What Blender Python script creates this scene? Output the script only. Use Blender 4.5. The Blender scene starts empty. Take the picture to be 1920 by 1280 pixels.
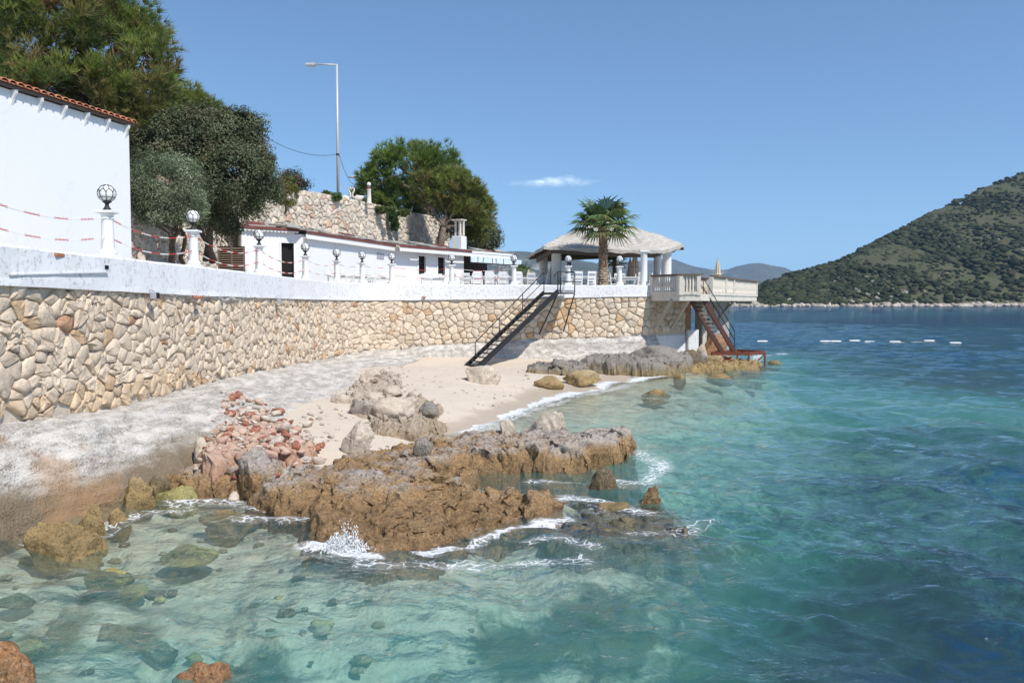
import bpy, bmesh, math, random
import numpy as np
from mathutils import Vector, Matrix

SC = bpy.context.scene
COL = SC.collection
R = math.radians
random.seed(7)
RNG = np.random.default_rng(11)

# ------------------------------------------------------------------ camera, sky, sun
F = 1554.0
CAM_Z = 3.0
PITCH = math.atan(74.0 / F)
cam_d = bpy.data.cameras.new('camera')
cam = bpy.data.objects.new('camera', cam_d)
COL.objects.link(cam)
cam.location = (0, 0, CAM_Z)
cam.rotation_euler = (R(90) - PITCH, 0, 0)
cam_d.sensor_width = 36.0
cam_d.lens = 36.0 * F / 1920.0
cam_d.clip_start = 0.1
cam_d.clip_end = 30000
SC.camera = cam

SUN_DIR = Vector((0.8, -0.9, 1.45)).normalized()
SUN_EL = math.asin(SUN_DIR.z)
SUN_AZ = math.atan2(SUN_DIR.x, SUN_DIR.y)          # clockwise from +Y
world = bpy.data.worlds.new('World')
SC.world = world
world.use_nodes = True
wn = world.node_tree
wn.nodes.clear()
w_out = wn.nodes.new('ShaderNodeOutputWorld')
w_bg = wn.nodes.new('ShaderNodeBackground')
w_sky = wn.nodes.new('ShaderNodeTexSky')
w_sky.sky_type = 'NISHITA'
w_sky.sun_disc = False
w_sky.sun_elevation = SUN_EL
w_sky.sun_rotation = SUN_AZ
w_sky.altitude = 0
w_sky.air_density = 1.0
w_sky.dust_density = 0.0
w_sky.ozone_density = 3.0
w_bg.inputs['Strength'].default_value = 0.114
w_tc = wn.nodes.new('ShaderNodeTexCoord')
w_add = wn.nodes.new('ShaderNodeVectorMath')
w_add.operation = 'ADD'
w_add.inputs[1].default_value = (0, 0, 0.10)                # soften the horizon band
wn.links.new(w_tc.outputs['Generated'], w_add.inputs[0])
w_nrm = wn.nodes.new('ShaderNodeVectorMath')
w_nrm.operation = 'NORMALIZE'
wn.links.new(w_add.outputs[0], w_nrm.inputs[0])
wn.links.new(w_nrm.outputs[0], w_sky.inputs['Vector'])
w_mul = wn.nodes.new('ShaderNodeMix')
w_mul.data_type = 'RGBA'
w_mul.blend_type = 'MULTIPLY'
w_mul.inputs[0].default_value = 1.0
w_mul.inputs[7].default_value = (1.01, 1.135, 1.16, 1)      # clear deep blue air
wn.links.new(w_sky.outputs[0], w_mul.inputs[6])
wn.links.new(w_mul.outputs[2], w_bg.inputs['Color'])
wn.links.new(w_bg.outputs[0], w_out.inputs['Surface'])

sun_d = bpy.data.lights.new('sun', 'SUN')
sun_d.energy = 4.0
sun_d.angle = R(0.53)
sun_d.color = (1.0, 0.955, 0.88)
sun = bpy.data.objects.new('sun', sun_d)
COL.objects.link(sun)
sun.rotation_euler = (-SUN_DIR).to_track_quat('-Z', 'Y').to_euler()
sun.location = (20, -20, 60)

SC.view_settings.view_transform = 'Standard'
SC.view_settings.look = 'None'
SC.view_settings.exposure = 0.30
SC.view_settings.gamma = 1.0
SC.view_settings.use_curve_mapping = False
SC.render.engine = 'CYCLES'
SC.cycles.use_denoising = True
try:
    SC.cycles.denoiser = 'OPENIMAGEDENOISE'
except Exception:
    pass
SC.cycles.max_bounces = 8
SC.cycles.diffuse_bounces = 4
SC.cycles.transparent_max_bounces = 64
SC.cycles.volume_bounces = 0
SC.cycles.sample_clamp_indirect = 6.0


# ------------------------------------------------------------------ helpers
def ray(px, py):
    u = (px - 960.0) / F
    v = (640.0 - py) / F
    return np.array((u, math.cos(PITCH) + v * math.sin(PITCH), -math.sin(PITCH) + v * math.cos(PITCH)))


def atd(px, py, d):                 # survey point at ground distance d
    r = ray(px, py)
    k = d / r[1]
    return Vector((r[0] * k, d, CAM_Z + r[2] * k))


def atz(px, py, z=0.0):             # survey point at height z
    r = ray(px, py)
    k = (z - CAM_Z) / r[2]
    return Vector((r[0] * k, r[1] * k, z))


def smooth01(x):
    x = np.clip(x, 0, 1)
    return x * x * (3 - 2 * x)


def _hash(ix, iy, iz, seed):
    h = (ix.astype(np.int64) * 374761393 + iy.astype(np.int64) * 668265263 + iz.astype(np.int64) * 1274126177 + seed * 974711) & 0xFFFFFFFF
    h = ((h ^ (h >> 13)) * 1274126177) & 0xFFFFFFFF
    h = h ^ (h >> 16)
    return (h & 0xFFFFFF) / float(0xFFFFFF)


def vnoise(P, seed=0):              # value noise in -1..1 on (n,3) points
    P = np.asarray(P, dtype=np.float64)
    I = np.floor(P)
    f = P - I
    I = I.astype(np.int64)
    f = f * f * f * (f * (f * 6 - 15) + 10)
    out = 0
    for dx in (0, 1):
        for dy in (0, 1):
            for dz in (0, 1):
                w = (f[:, 0] if dx else 1 - f[:, 0]) * (f[:, 1] if dy else 1 - f[:, 1]) * (f[:, 2] if dz else 1 - f[:, 2])
                out = out + w * _hash(I[:, 0] + dx, I[:, 1] + dy, I[:, 2] + dz, seed)
    return out * 2 - 1


def fbm(P, oct=4, seed=0, gain=0.5, lac=2.03):
    P = np.asarray(P, dtype=np.float64)
    a, s, out = 1.0, 0.0, 0
    for k in range(oct):
        out = out + a * vnoise(P + k * 17.3, seed + k)
        s += a
        a *= gain
        P = P * lac
    return out / s


def xy3(x, y, z=0.0):
    x = np.asarray(x, float).ravel()
    y = np.asarray(y, float).ravel()
    return np.stack([x, y, np.full_like(x, z)], 1)


class Tps:                          # thin plate spline through scattered heights
    def __init__(self, pts, lam=0.02):
        P = np.array(pts, float)
        self.p = P[:, :2]
        n = len(P)
        K = self.k(self.p) + lam * np.eye(n)
        A = np.zeros((n + 3, n + 3))
        A[:n, :n] = K
        A[:n, n] = 1
        A[:n, n + 1:] = self.p
        A[n:, :n] = A[:n, n:].T
        b = np.zeros(n + 3)
        b[:n] = P[:, 2]
        self.w = np.linalg.solve(A, b)

    def k(self, q):
        d2 = ((q[:, None, :] - self.p[None]) ** 2).sum(2)
        return 0.5 * d2 * np.log(d2 + 1e-9)

    def __call__(self, x, y):
        q = np.stack([np.ravel(x), np.ravel(y)], 1)
        out = np.empty(len(q))
        for i in range(0, len(q), 60000):
            s = q[i:i + 60000]
            out[i:i + 60000] = self.k(s) @ self.w[:-3] + self.w[-3] + s @ self.w[-2:]
        return out


def poly_sdf(x, y, poly):           # positive inside
    x = np.ravel(x)
    y = np.ravel(y)
    d = np.full(len(x), 1e18)
    ins = np.zeros(len(x), bool)
    n = len(poly)
    for i in range(n):
        ax, ay = poly[i][0], poly[i][1]
        bx, by = poly[(i + 1) % n][0], poly[(i + 1) % n][1]
        ex, ey = bx - ax, by - ay
        t = np.clip(((x - ax) * ex + (y - ay) * ey) / (ex * ex + ey * ey + 1e-12), 0, 1)
        d = np.minimum(d, (x - ax - t * ex) ** 2 + (y - ay - t * ey) ** 2)
        c = (ay > y) != (by > y)
        xi = ax + (y - ay) / (by - ay + 1e-12) * ex
        ins ^= c & (x < xi)
    d = np.sqrt(d)
    return np.where(ins, d, -d)


def line_dist(x, y, pts):
    x = np.ravel(x)
    y = np.ravel(y)
    d = np.full(len(x), 1e18)
    for (a, b) in zip(pts[:-1], pts[1:]):
        ex, ey = b[0] - a[0], b[1] - a[1]
        t = np.clip(((x - a[0]) * ex + (y - a[1]) * ey) / (ex * ex + ey * ey + 1e-12), 0, 1)
        d = np.minimum(d, (x - a[0] - t * ex) ** 2 + (y - a[1] - t * ey) ** 2)
    return np.sqrt(d)


def link(o, parent=None):
    COL.objects.link(o)
    if parent is not None:
        o.parent = parent
    return o


def thing(name, label, cat, loc=(0, 0, 0), rz=0.0, group=None):
    o = bpy.data.objects.new(name, None)
    o.empty_display_size = 0.2
    link(o)
    o.location = loc
    o.rotation_euler = (0, 0, rz)
    tag(o, label, cat, group)
    return o


def tag(o, label=None, cat=None, group=None, kind=None):
    if label:
        o['label'] = label
    if cat:
        o['category'] = cat
    if group:
        o['group'] = group
    if kind:
        o['kind'] = kind
    return o


def fast_mesh(name, V, Fc, mat, parent=None, smooth=True, tint=None, attrs=None, mats_idx=None):
    V = np.asarray(V, np.float32)
    Fc = np.asarray(Fc, np.int32)
    me = bpy.data.meshes.new(name)
    n, k = Fc.shape
    me.vertices.add(len(V))
    me.vertices.foreach_set('co', V.ravel())
    me.loops.add(n * k)
    me.loops.foreach_set('vertex_index', Fc.ravel())
    me.polygons.add(n)
    me.polygons.foreach_set('loop_start', np.arange(0, n * k, k, dtype=np.int32))
    me.polygons.foreach_set('loop_total', np.full(n, k, np.int32))
    if smooth:
        me.polygons.foreach_set('use_smooth', np.ones(n, bool))
    for m in (mat if isinstance(mat, (list, tuple)) else [mat]):
        me.materials.append(m)
    if mats_idx is not None:
        me.polygons.foreach_set('material_index', np.asarray(mats_idx, np.int32))
    me.update(calc_edges=True)
    me.validate()
    tint = (1, 1, 1) if tint is None else tint
    if True:
        a = me.attributes.new('tint', 'FLOAT_COLOR', 'POINT')
        c = np.ones((len(V), 4), np.float32)
        c[:, :3] = tint
        a.data.foreach_set('color', c.ravel())
    for key, val in (attrs or {}).items():
        a = me.attributes.new(key, 'FLOAT', 'POINT')
        a.data.foreach_set('value', np.asarray(val, np.float32))
    o = bpy.data.objects.new(name, me)
    return link(o, parent)


def grid_faces(nr, nc):
    i = np.arange(nr - 1)[:, None] * nc + np.arange(nc - 1)[None]
    i = i.ravel()
    return np.stack([i, i + 1, i + nc + 1, i + nc], 1)


class MB:                           # mesh builder: collects shapes, builds ONE mesh object
    def __init__(self, org=(0, 0, 0)):
        self.v, self.f, self.m, self.t = [], [], [], []
        self.org = Vector(org)
        self.s = []

    def add(self, vs, fs, mi=0, tint=(1, 1, 1), smooth=False):
        b = len(self.v)
        self.v += [Vector(v) - self.org for v in vs]
        self.t += [tint] * len(vs)
        for f in fs:
            self.f.append([b + i for i in f])
            self.m.append(mi)
            self.s.append(smooth)
        return self

    def box(self, c, size, rz=0.0, mat=None, mi=0, tint=(1, 1, 1), bev=0.0):
        sx, sy, sz = size[0] / 2, size[1] / 2, size[2] / 2
        M = mat or (Matrix.Translation(Vector(c)) @ Matrix.Rotation(rz, 4, 'Z'))
        if mat is not None:
            M = Matrix.Translation(Vector(c)) @ mat.to_4x4()
        if bev <= 0:
            vs = [M @ Vector((x * sx, y * sy, z * sz)) for z in (-1, 1) for y in (-1, 1) for x in (-1, 1)]
            fs = [(0, 2, 3, 1), (4, 5, 7, 6), (0, 1, 5, 4), (2, 6, 7, 3), (0, 4, 6, 2), (1, 3, 7, 5)]
            return self.add(vs, fs, mi, tint)
        b = bev
        ring = lambda ix, iy, z: [M @ Vector((x, y, z)) for (x, y) in
                                  ((-ix + b, -iy), (ix - b, -iy), (ix, -iy + b), (ix, iy - b), (ix - b, iy), (-ix + b, iy), (-ix, iy - b), (-ix, -iy + b))]
        vs = ring(sx - b, sy - b, -sz) + ring(sx, sy, -sz + b) + ring(sx, sy, sz - b) + ring(sx - b, sy - b, sz)
        fs = [tuple(range(7, -1, -1)), tuple(range(24, 32))]
        for k in range(3):
            for i in range(8):
                j = (i + 1) % 8
                fs.append((k * 8 + i, k * 8 + j, k * 8 + 8 + j, k * 8 + 8 + i))
        return self.add(vs, fs, mi, tint)

    def bar(self, a, b, w, h, mi=0, tint=(1, 1, 1), up=(0, 0, 1)):    # rectangular bar from a to b
        a, b = Vector(a), Vector(b)
        d = (b - a)
        L = d.length
        d.normalize()
        u = Vector(up)
        s = d.cross(u)
        if s.length < 1e-4:
            s = Vector((1, 0, 0))
        s.normalize()
        u = s.cross(d).normalized()
        vs = []
        for p in (a, b):
            for (i, j) in ((-1, -1), (1, -1), (1, 1), (-1, 1)):
                vs.append(p + s * (i * w / 2) + u * (j * h / 2))
        fs = [(0, 1, 2, 3), (7, 6, 5, 4), (0, 4, 5, 1), (1, 5, 6, 2), (2, 6, 7, 3), (3, 7, 4, 0)]
        return self.add(vs, fs, mi, tint)

    def tube(self, pts, rad, n=8, mi=0, tint=(1, 1, 1), cap=True, closed=False):
        pts = [Vector(p) for p in pts]
        if not isinstance(rad, (list, tuple)):
            rad = [rad] * len(pts)
        vs = []
        u = None
        L = len(pts)
        for i, p in enumerate(pts):
            if closed:
                d = pts[(i + 1) % L] - pts[i - 1]
            else:
                d = pts[min(i + 1, L - 1)] - pts[max(i - 1, 0)]
            d.normalize()
            if u is None:
                u = d.orthogonal().normalized()
            u = (u - d * u.dot(d))
            if u.length < 1e-5:
                u = d.orthogonal()
            u.normalize()
            w = d.cross(u)
            for k in range(n):
                a = 2 * math.pi * k / n
                vs.append(p + (u * math.cos(a) + w * math.sin(a)) * rad[i])
        fs = []
        for i in range(L if closed else L - 1):
            for k in range(n):
                a, b = i * n + k, i * n + (k + 1) % n
                c = ((i + 1) % L) * n
                fs.append((a, b, c + (k + 1) % n, c + k))
        if cap and not closed:
            fs.append(tuple(range(n - 1, -1, -1)))
            fs.append(tuple((L - 1) * n + k for k in range(n)))
        return self.add(vs, fs, mi, tint, True)

    def lathe(self, prof, at=(0, 0, 0), n=20, mi=0, tint=(1, 1, 1), smooth=True):
        vs, fs = [], []
        at = Vector(at)
        for (r, z) in prof:
            for k in range(n):
                a = 2 * math.pi * k / n
                vs.append(at + Vector((r * math.cos(a), r * math.sin(a), z)))
        for i in range(len(prof) - 1):
            for k in range(n):
                fs.append((i * n + k, i * n + (k + 1) % n, (i + 1) * n + (k + 1) % n, (i + 1) * n + k))
        fs.append(tuple(range(n - 1, -1, -1)))
        fs.append(tuple((len(prof) - 1) * n + k for k in range(n)))
        return self.add(vs, fs, mi, tint, smooth)

    def prism(self, poly, z0, z1, mi=0, tint=(1, 1, 1)):              # vertical prism of xy polygon
        n = len(poly)
        a = sum(poly[i][0] * poly[(i + 1) % n][1] - poly[(i + 1) % n][0] * poly[i][1] for i in range(n))
        if a < 0:
            poly = poly[::-1]
        vs = [(p[0], p[1], z0) for p in poly] + [(p[0], p[1], z1) for p in poly]
        fs = [tuple(range(n - 1, -1, -1)), tuple(range(n, 2 * n))]
        fs += [(i, (i + 1) % n, n + (i + 1) % n, n + i) for i in range(n)]
        return self.add(vs, fs, mi, tint)

    def build(self, name, mat, parent=None, autosmooth=True):
        me = bpy.data.meshes.new(name)
        me.from_pydata([tuple(v) for v in self.v], [], self.f)
        for m in (mat if isinstance(mat, (list, tuple)) else [mat]):
            me.materials.append(m)
        me.polygons.foreach_set('material_index', self.m)
        me.polygons.foreach_set('use_smooth', self.s)
        a = me.attributes.new('tint', 'FLOAT_COLOR', 'POINT')
        c = np.ones((len(self.v), 4), np.float32)
        c[:, :3] = np.array(self.t, np.float32)
        a.data.foreach_set('color', c.ravel())
        me.update()
        o = bpy.data.objects.new(name, me)
        return link(o, parent)


def dup(root, loc, rz=None, label=None, group=None, scale=None):
    r = root.copy()
    COL.objects.link(r)
    r.location = loc
    if rz is not None:
        r.rotation_euler = (0, 0, rz)
    if scale:
        r.scale = (scale,) * 3
    if label:
        r['label'] = label
    if group:
        r['group'] = group
    for ch in list(root.children):
        c = ch.copy()
        COL.objects.link(c)
        c.parent = r
        for g in list(ch.children):
            d = g.copy()
            COL.objects.link(d)
            d.parent = c
    return r


# ------------------------------------------------------------------ materials
class NT:
    def __init__(self, name):
        self.m = bpy.data.materials.new(name)
        self.m.use_nodes = True
        self.t = self.m.node_tree
        self.t.nodes.clear()
        self.out = self.t.nodes.new('ShaderNodeOutputMaterial')

    def n(self, typ, ins=None, **kw):
        nd = self.t.nodes.new(typ)
        for k, v in kw.items():
            setattr(nd, k, v)
        for k, v in (ins or {}).items():
            s = nd.inputs[k]
            if hasattr(v, 'is_linked') or hasattr(v, 'links'):
                self.t.links.new(v, s)
            else:
                s.default_value = v
        return nd

    def math(self, op, a, b=None, c=None, clamp=False):
        nd = self.t.nodes.new('ShaderNodeMath')
        nd.operation = op
        nd.use_clamp = clamp
        for i, v in enumerate((a, b, c)):
            if v is None:
                continue
            if hasattr(v, 'links'):
                self.t.links.new(v, nd.inputs[i])
            else:
                nd.inputs[i].default_value = v
        return nd.outputs[0]

    def mixc(self, fac, a, b, mode='MIX'):
        nd = self.t.nodes.new('ShaderNodeMix')
        nd.data_type = 'RGBA'
        nd.blend_type = mode
        for s, v in ((nd.inputs[0], fac), (nd.inputs[6], a), (nd.inputs[7], b)):
            if hasattr(v, 'links'):
                self.t.links.new(v, s)
            elif s.type == 'RGBA':
                s.default_value = (v[0], v[1], v[2], 1)
            else:
                s.default_value = v
        return nd.outputs[2]

    def pos(self):
        return self.n('ShaderNodeNewGeometry').outputs['Position']

    def objc(self):
        return self.n('ShaderNodeTexCoord').outputs['Object']

    def noise(self, vec, scale, detail=5.0, rough=0.55, dist=0.0):
        return self.n('ShaderNodeTexNoise', {'Vector': vec, 'Scale': scale, 'Detail': detail, 'Roughness': rough, 'Distortion': dist}).outputs[0]

    def scalev(self, vec, s):
        nd = self.n('ShaderNodeVectorMath', operation='MULTIPLY')
        self.t.links.new(vec, nd.inputs[0])
        nd.inputs[1].default_value = s
        return nd.outputs[0]

    def voro(self, vec, scale, feature='F1'):
        return self.n('ShaderNodeTexVoronoi', {'Vector': vec, 'Scale': scale}, feature=feature).outputs['Distance']

    def ramp(self, fac, stops, interp='LINEAR'):
        nd = self.t.nodes.new('ShaderNodeValToRGB')
        self.t.links.new(fac, nd.inputs[0])
        cr = nd.color_ramp
        cr.interpolation = interp
        while len(cr.elements) < len(stops):
            cr.elements.new(0.5)
        for e, (p, c) in zip(cr.elements, stops):
            e.position = p
            e.color = (c[0], c[1], c[2], 1) if hasattr(c, '__len__') else (c, c, c, 1)
        return nd.outputs[0]

    def maprange(self, v, a, b, c=0.0, d=1.0, smooth=True):
        nd = self.n('ShaderNodeMapRange', {'Value': v, 'From Min': a, 'From Max': b, 'To Min': c, 'To Max': d})
        if smooth:
            nd.interpolation_type = 'SMOOTHSTEP'
        return nd.outputs[0]

    def attr(self, name):
        return self.n('ShaderNodeAttribute', attribute_name=name)

    def bump(self, h, strength, dist, normal=None):
        ins = {'Height': h, 'Strength': strength, 'Distance': dist}
        if normal is not None:
            ins['Normal'] = normal
        return self.n('ShaderNodeBump', ins).outputs[0]

    def principled(self, col, rough=0.8, normal=None, spec=0.3, metal=0.0):
        p = self.n('ShaderNodeBsdfPrincipled')
        for s, v in (('Base Color', col), ('Roughness', rough), ('Specular IOR Level', spec), ('Metallic', metal), ('Normal', normal)):
            if v is None:
                continue
            if hasattr(v, 'links'):
                self.t.links.new(v, p.inputs[s])
            elif s == 'Base Color':
                p.inputs[s].default_value = (v[0], v[1], v[2], 1)
            else:
                p.inputs[s].default_value = v
        return p.outputs[0]

    def done(self, sh):
        self.t.links.new(sh, self.out.inputs['Surface'])
        return self.m


def simple(name, col, rough=0.6, var=0.15, scale=6.0, bump=0.15, bdist=0.01, spec=0.3, metal=0.0, dirt=None, dirt_amt=0.0, tint=True, bscale=None):
    k = NT(name)
    p = k.objc()
    n1 = k.noise(p, scale, 6)
    c = k.mixc(n1, tuple(x * (1 - var) for x in col), tuple(min(1, x * (1 + var)) for x in col))
    if dirt is not None:
        n2 = k.noise(p, scale * 0.7 + 1.7, 9, 0.65)
        c = k.mixc(k.maprange(n2, 0.62 - dirt_amt, 0.75 - dirt_amt * 0.5), c, dirt)
    if tint:
        c = k.mixc(1.0, c, k.attr('tint').outputs['Color'], 'MULTIPLY')
    nb = k.bump(k.noise(p, bscale or scale * 5, 5), bump, bdist) if bump > 0 else None
    return k.done(k.principled(c, rough, nb, spec, metal))


def m_paint(name, base, speck, amount, rough=0.75):
    # old white paint with weathered grey flecks and streaks
    k = NT(name)
    p = k.pos()
    n1 = k.noise(k.scalev(p, (1, 1, 0.9)), 11, 9, 0.72)
    n2 = k.noise(p, 1.1, 4)
    n3 = k.noise(p, 38, 4, 0.6)
    spot = k.math('MULTIPLY', k.maprange(n1, 0.50, 0.60), k.maprange(n2, 0.56 - amount, 0.72 - amount))
    spot = k.math('MULTIPLY', spot, k.maprange(n3, 0.40, 0.55))
    strk = k.noise(k.scalev(p, (1, 1, 0.12)), 5, 5)
    c = k.mixc(k.maprange(strk, 0.5, 0.85, 0, 0.12), base, (base[0] * .88, base[1] * .86, base[2] * .82))
    c = k.mixc(k.maprange(n2, 0.5, 0.75, 0, 0.18), c, (base[0] * .92, base[1] * .89, base[2] * .84))
    c = k.mixc(k.math('MULTIPLY', spot, 0.8), c, speck)
    h = k.math('ADD', k.math('MULTIPLY', n1, 0.6), k.math('MULTIPLY', n3, 0.3))
    return k.done(k.principled(c, rough, k.bump(h, 0.5, 0.02), 0.25))


def m_stone(name, grey=0.0):
    # limestone blocks: colour from tint, mottled, pitted
    k = NT(name)
    p = k.pos()
    t = k.attr('tint').outputs['Color']
    n1 = k.noise(p, 5, 7, 0.6)
    n2 = k.noise(p, 22, 6, 0.65)
    n3 = k.noise(p, 1.6, 4)
    c = k.mixc(k.maprange(n1, 0.3, 0.72), t, k.mixc(1.0, t, (0.84, 0.82, 0.80), 'MULTIPLY'))
    c = k.mixc(k.maprange(n2, 0.50, 0.72, 0, 0.6), c, (0.70, 0.61, 0.505))
    c = k.mixc(k.maprange(n2, 0.28, 0.40, 0.5, 0), c, (0.26, 0.20, 0.15))
    c = k.mixc(k.maprange(n3, 0.58, 0.75, 0, 0.40), c, (0.52, 0.35, 0.20))
    h = k.math('ADD', n1, k.math('MULTIPLY', n2, 0.55))
    return k.done(k.principled(c, 0.9, k.bump(h, 1.0, 0.042), 0.2))


def m_rock(name, top, mid, low, z0, z1, wet=0.05, scale=1.0, fleck=0.5):
    # shore rock: pale dry crust above, golden algae band below, dark pits
    k = NT(name)
    p = k.pos()
    z = k.n('ShaderNodeSeparateXYZ', {0: p}).outputs['Z']
    big = k.noise(p, 1.3 * scale, 5)
    medn = k.noise(p, 5.5 * scale, 8, 0.65)
    fine = k.noise(p, 30 * scale, 6, 0.7)
    pits = k.voro(p, 16 * scale)
    zz = k.math('ADD', z, k.math('MULTIPLY', k.math('SUBTRACT', k.math('ADD', k.math('MULTIPLY', big, 0.6), k.math('MULTIPLY', medn, 0.4)), 0.5), 1.1))
    band = k.maprange(zz, z0, z1)
    cm = k.mixc(k.maprange(medn, 0.35, 0.68), mid, low)
    ct = k.mixc(k.maprange(medn, 0.3, 0.7), top, tuple(x * 0.72 for x in top))
    c = k.mixc(band, cm, ct)
    c = k.mixc(k.maprange(fine, 0.52, 0.62, 0, fleck * 1.2), c, k.mixc(band, (0.50, 0.36, 0.20), (0.56, 0.50, 0.44)))
    c = k.mixc(k.maprange(fine, 0.37, 0.46, 0.75, 0), c, (0.055, 0.040, 0.026))
    c = k.mixc(k.maprange(medn, 0.27, 0.38, 0.75, 0), c, (0.05, 0.038, 0.026))
    wetf = k.maprange(zz, wet - 0.05, wet + 0.25, 1, 0)
    c = k.mixc(k.math('MULTIPLY', wetf, 0.45), c, k.mixc(1.0, c, (0.45, 0.42, 0.36), 'MULTIPLY'))
    rg = k.maprange(wetf, 0, 1, 0.88, 0.42)
    h = k.math('ADD', k.math('MULTIPLY', medn, 1.0), k.math('ADD', k.math('MULTIPLY', fine, 0.32), k.math('MULTIPLY', pits, 0.14)))
    return k.done(k.principled(c, rg, k.bump(h, 1.0, 0.06 / scale), 0.3))


def m_leaf(name, rough=0.55, trans=0.25):
    k = NT(name)
    t = k.attr('tint').outputs['Color']
    d = k.principled(t, rough, None, 0.25)
    tr = k.n('ShaderNodeBsdfTranslucent', {'Color': t}).outputs[0]
    return k.done(k.n('ShaderNodeMixShader', {0: trans, 1: d, 2: tr}).outputs[0])


def m_bark(name, col, scale=1.0):
    k = NT(name)
    p = k.objc()
    n = k.noise(k.scalev(p, (1, 1, 0.25)), 14 * scale, 7, 0.7)
    c = k.mixc(k.maprange(n, 0.3, 0.7), tuple(x * 0.45 for x in col), col)
    return k.done(k.principled(c, 0.9, k.bump(n, 0.9, 0.04), 0.1))


M = {}
M['white_wall'] = m_paint('white_wall_paint', (0.75, 0.75, 0.765), (0.60, 0.59, 0.58), 0.02)
M['parapet'] = m_paint('weathered_white_paint', (0.74, 0.745, 0.755), (0.34, 0.33, 0.31), 0.21)
M['white'] = simple('white_paint', (0.76, 0.755, 0.74), 0.55, 0.04, 5, 0.12, 0.01, dirt=(0.5, 0.47, 0.42), dirt_amt=0.02)
M['white_wood'] = simple('white_wood_paint', (0.78, 0.77, 0.75), 0.5, 0.05, 9, 0.1, 0.005)
M['cream'] = simple('cream_paint', (0.66, 0.60, 0.51), 0.7, 0.10, 5, 0.2, 0.01, dirt=(0.36, 0.30, 0.24), dirt_amt=0.08)
M['stone'] = m_stone('limestone')
M['mortar'] = simple('tan_mortar', (0.60, 0.52, 0.425), 0.95, 0.3, 9, 0.8, 0.03)  # pale tan mortar in its own colour, varied at random
M['tile'] = simple('terracotta_tile', (0.42, 0.16, 0.09), 0.8, 0.25, 7, 0.3, 0.01, dirt=(0.30, 0.17, 0.11), dirt_amt=0.1)
M['black_iron'] = simple('black_iron', (0.028, 0.028, 0.030), 0.55, 0.3, 12, 0.2, 0.004, 0.4, 0.3)
M['rust'] = simple('rusty_red_iron', (0.17, 0.050, 0.030), 0.8, 0.35, 9, 0.5, 0.006, dirt=(0.09, 0.035, 0.022), dirt_amt=0.1)
M['dark_rust'] = simple('brown_iron', (0.082, 0.038, 0.029), 0.7, 0.3, 9, 0.3, 0.005)
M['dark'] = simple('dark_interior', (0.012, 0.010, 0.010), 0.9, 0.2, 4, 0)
M['glass'] = simple('opal_glass', (0.80, 0.81, 0.80), 0.15, 0.03, 4, 0, spec=0.6)
M['maroon'] = simple('maroon_metal', (0.16, 0.052, 0.045), 0.6, 0.25, 5, 0.2, 0.01, dirt=(0.30, 0.22, 0.19), dirt_amt=0.06)
M['sheet'] = simple('grey_roof_sheet', (0.38, 0.36, 0.32), 0.85, 0.2, 2.5, 0.4, 0.02, dirt=(0.20, 0.18, 0.16), dirt_amt=0.12)
M['thatch'] = None
M['brown_wood'] = simple('weathered_brown_wood', (0.15, 0.11, 0.085), 0.85, 0.3, 8, 0.5, 0.01)
M['grey_wood'] = simple('grey_timber', (0.40, 0.36, 0.31), 0.85, 0.25, 8, 0.4, 0.01)
M['bar_brown'] = simple('bar_panel', (0.060, 0.026, 0.019), 0.6, 0.4, 5, 0.1, 0.01)
M['canvas'] = simple('beige_canvas', (0.62, 0.54, 0.41), 0.9, 0.08, 6, 0.2, 0.01)
M['pole_metal'] = simple('pale_metal', (0.56, 0.53, 0.49), 0.45, 0.08, 4, 0.05, 0.004, 0.5, 0.2)
M['wire'] = simple('wire', (0.06, 0.06, 0.065), 0.6, 0.1, 3, 0)
M['red_plastic'] = simple('red_plastic', (0.55, 0.055, 0.035), 0.4, 0.1, 3, 0)
M['white_plastic'] = simple('white_plastic', (0.82, 0.80, 0.77), 0.4, 0.05, 3, 0)
M['grey_plastic'] = simple('grey_plastic', (0.35, 0.36, 0.38), 0.5, 0.1, 3, 0)
M['leaf'] = m_leaf('leaves', 0.5, 0.22)
M['needle'] = m_leaf('pine_needles', 0.5, 0.42)
M['bark'] = m_bark('bark', (0.26, 0.20, 0.155))
M['bark_red'] = m_bark('reddish_bark', (0.20, 0.135, 0.095))
M['rock_ledge'] = m_rock('ledge_rock', (0.44, 0.375, 0.325), (0.34, 0.208, 0.098), (0.195, 0.118, 0.056), 0.22, 0.48, 0.02)
M['rock_gold'] = m_rock('golden_rock', (0.48, 0.37, 0.23), (0.38, 0.265, 0.115), (0.22, 0.155, 0.07), 0.25, 0.7, 0.0, 1.4, 0.4)
M['rock_grey'] = m_rock('grey_rock', (0.27, 0.24, 0.21), (0.30, 0.22, 0.105), (0.12, 0.095, 0.06), 0.10, 0.55, -0.1, 1.2, 0.35)
M['rock_pale'] = m_rock('pale_rock', (0.66, 0.55, 0.435), (0.50, 0.40, 0.29), (0.36, 0.275, 0.19), -0.5, 0.2, -0.6, 1.6, 0.35)
M['rock_tan'] = m_rock('tan_beach_rock', (0.53, 0.44, 0.35), (0.40, 0.31, 0.22), (0.25, 0.19, 0.13), 0.2, 0.7, -0.6, 1.8, 0.45)
M['rock_dark'] = m_rock('dark_brown_rock', (0.17, 0.125, 0.075), (0.13, 0.092, 0.050), (0.07, 0.05, 0.03), 0.1, 0.5, -0.1, 1.6, 0.35)
M['rock_orange'] = m_rock('orange_rock', (0.40, 0.20, 0.085), (0.30, 0.15, 0.07), (0.15, 0.09, 0.05), -0.2, 0.5, -0.3, 1.4, 0.3)
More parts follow.
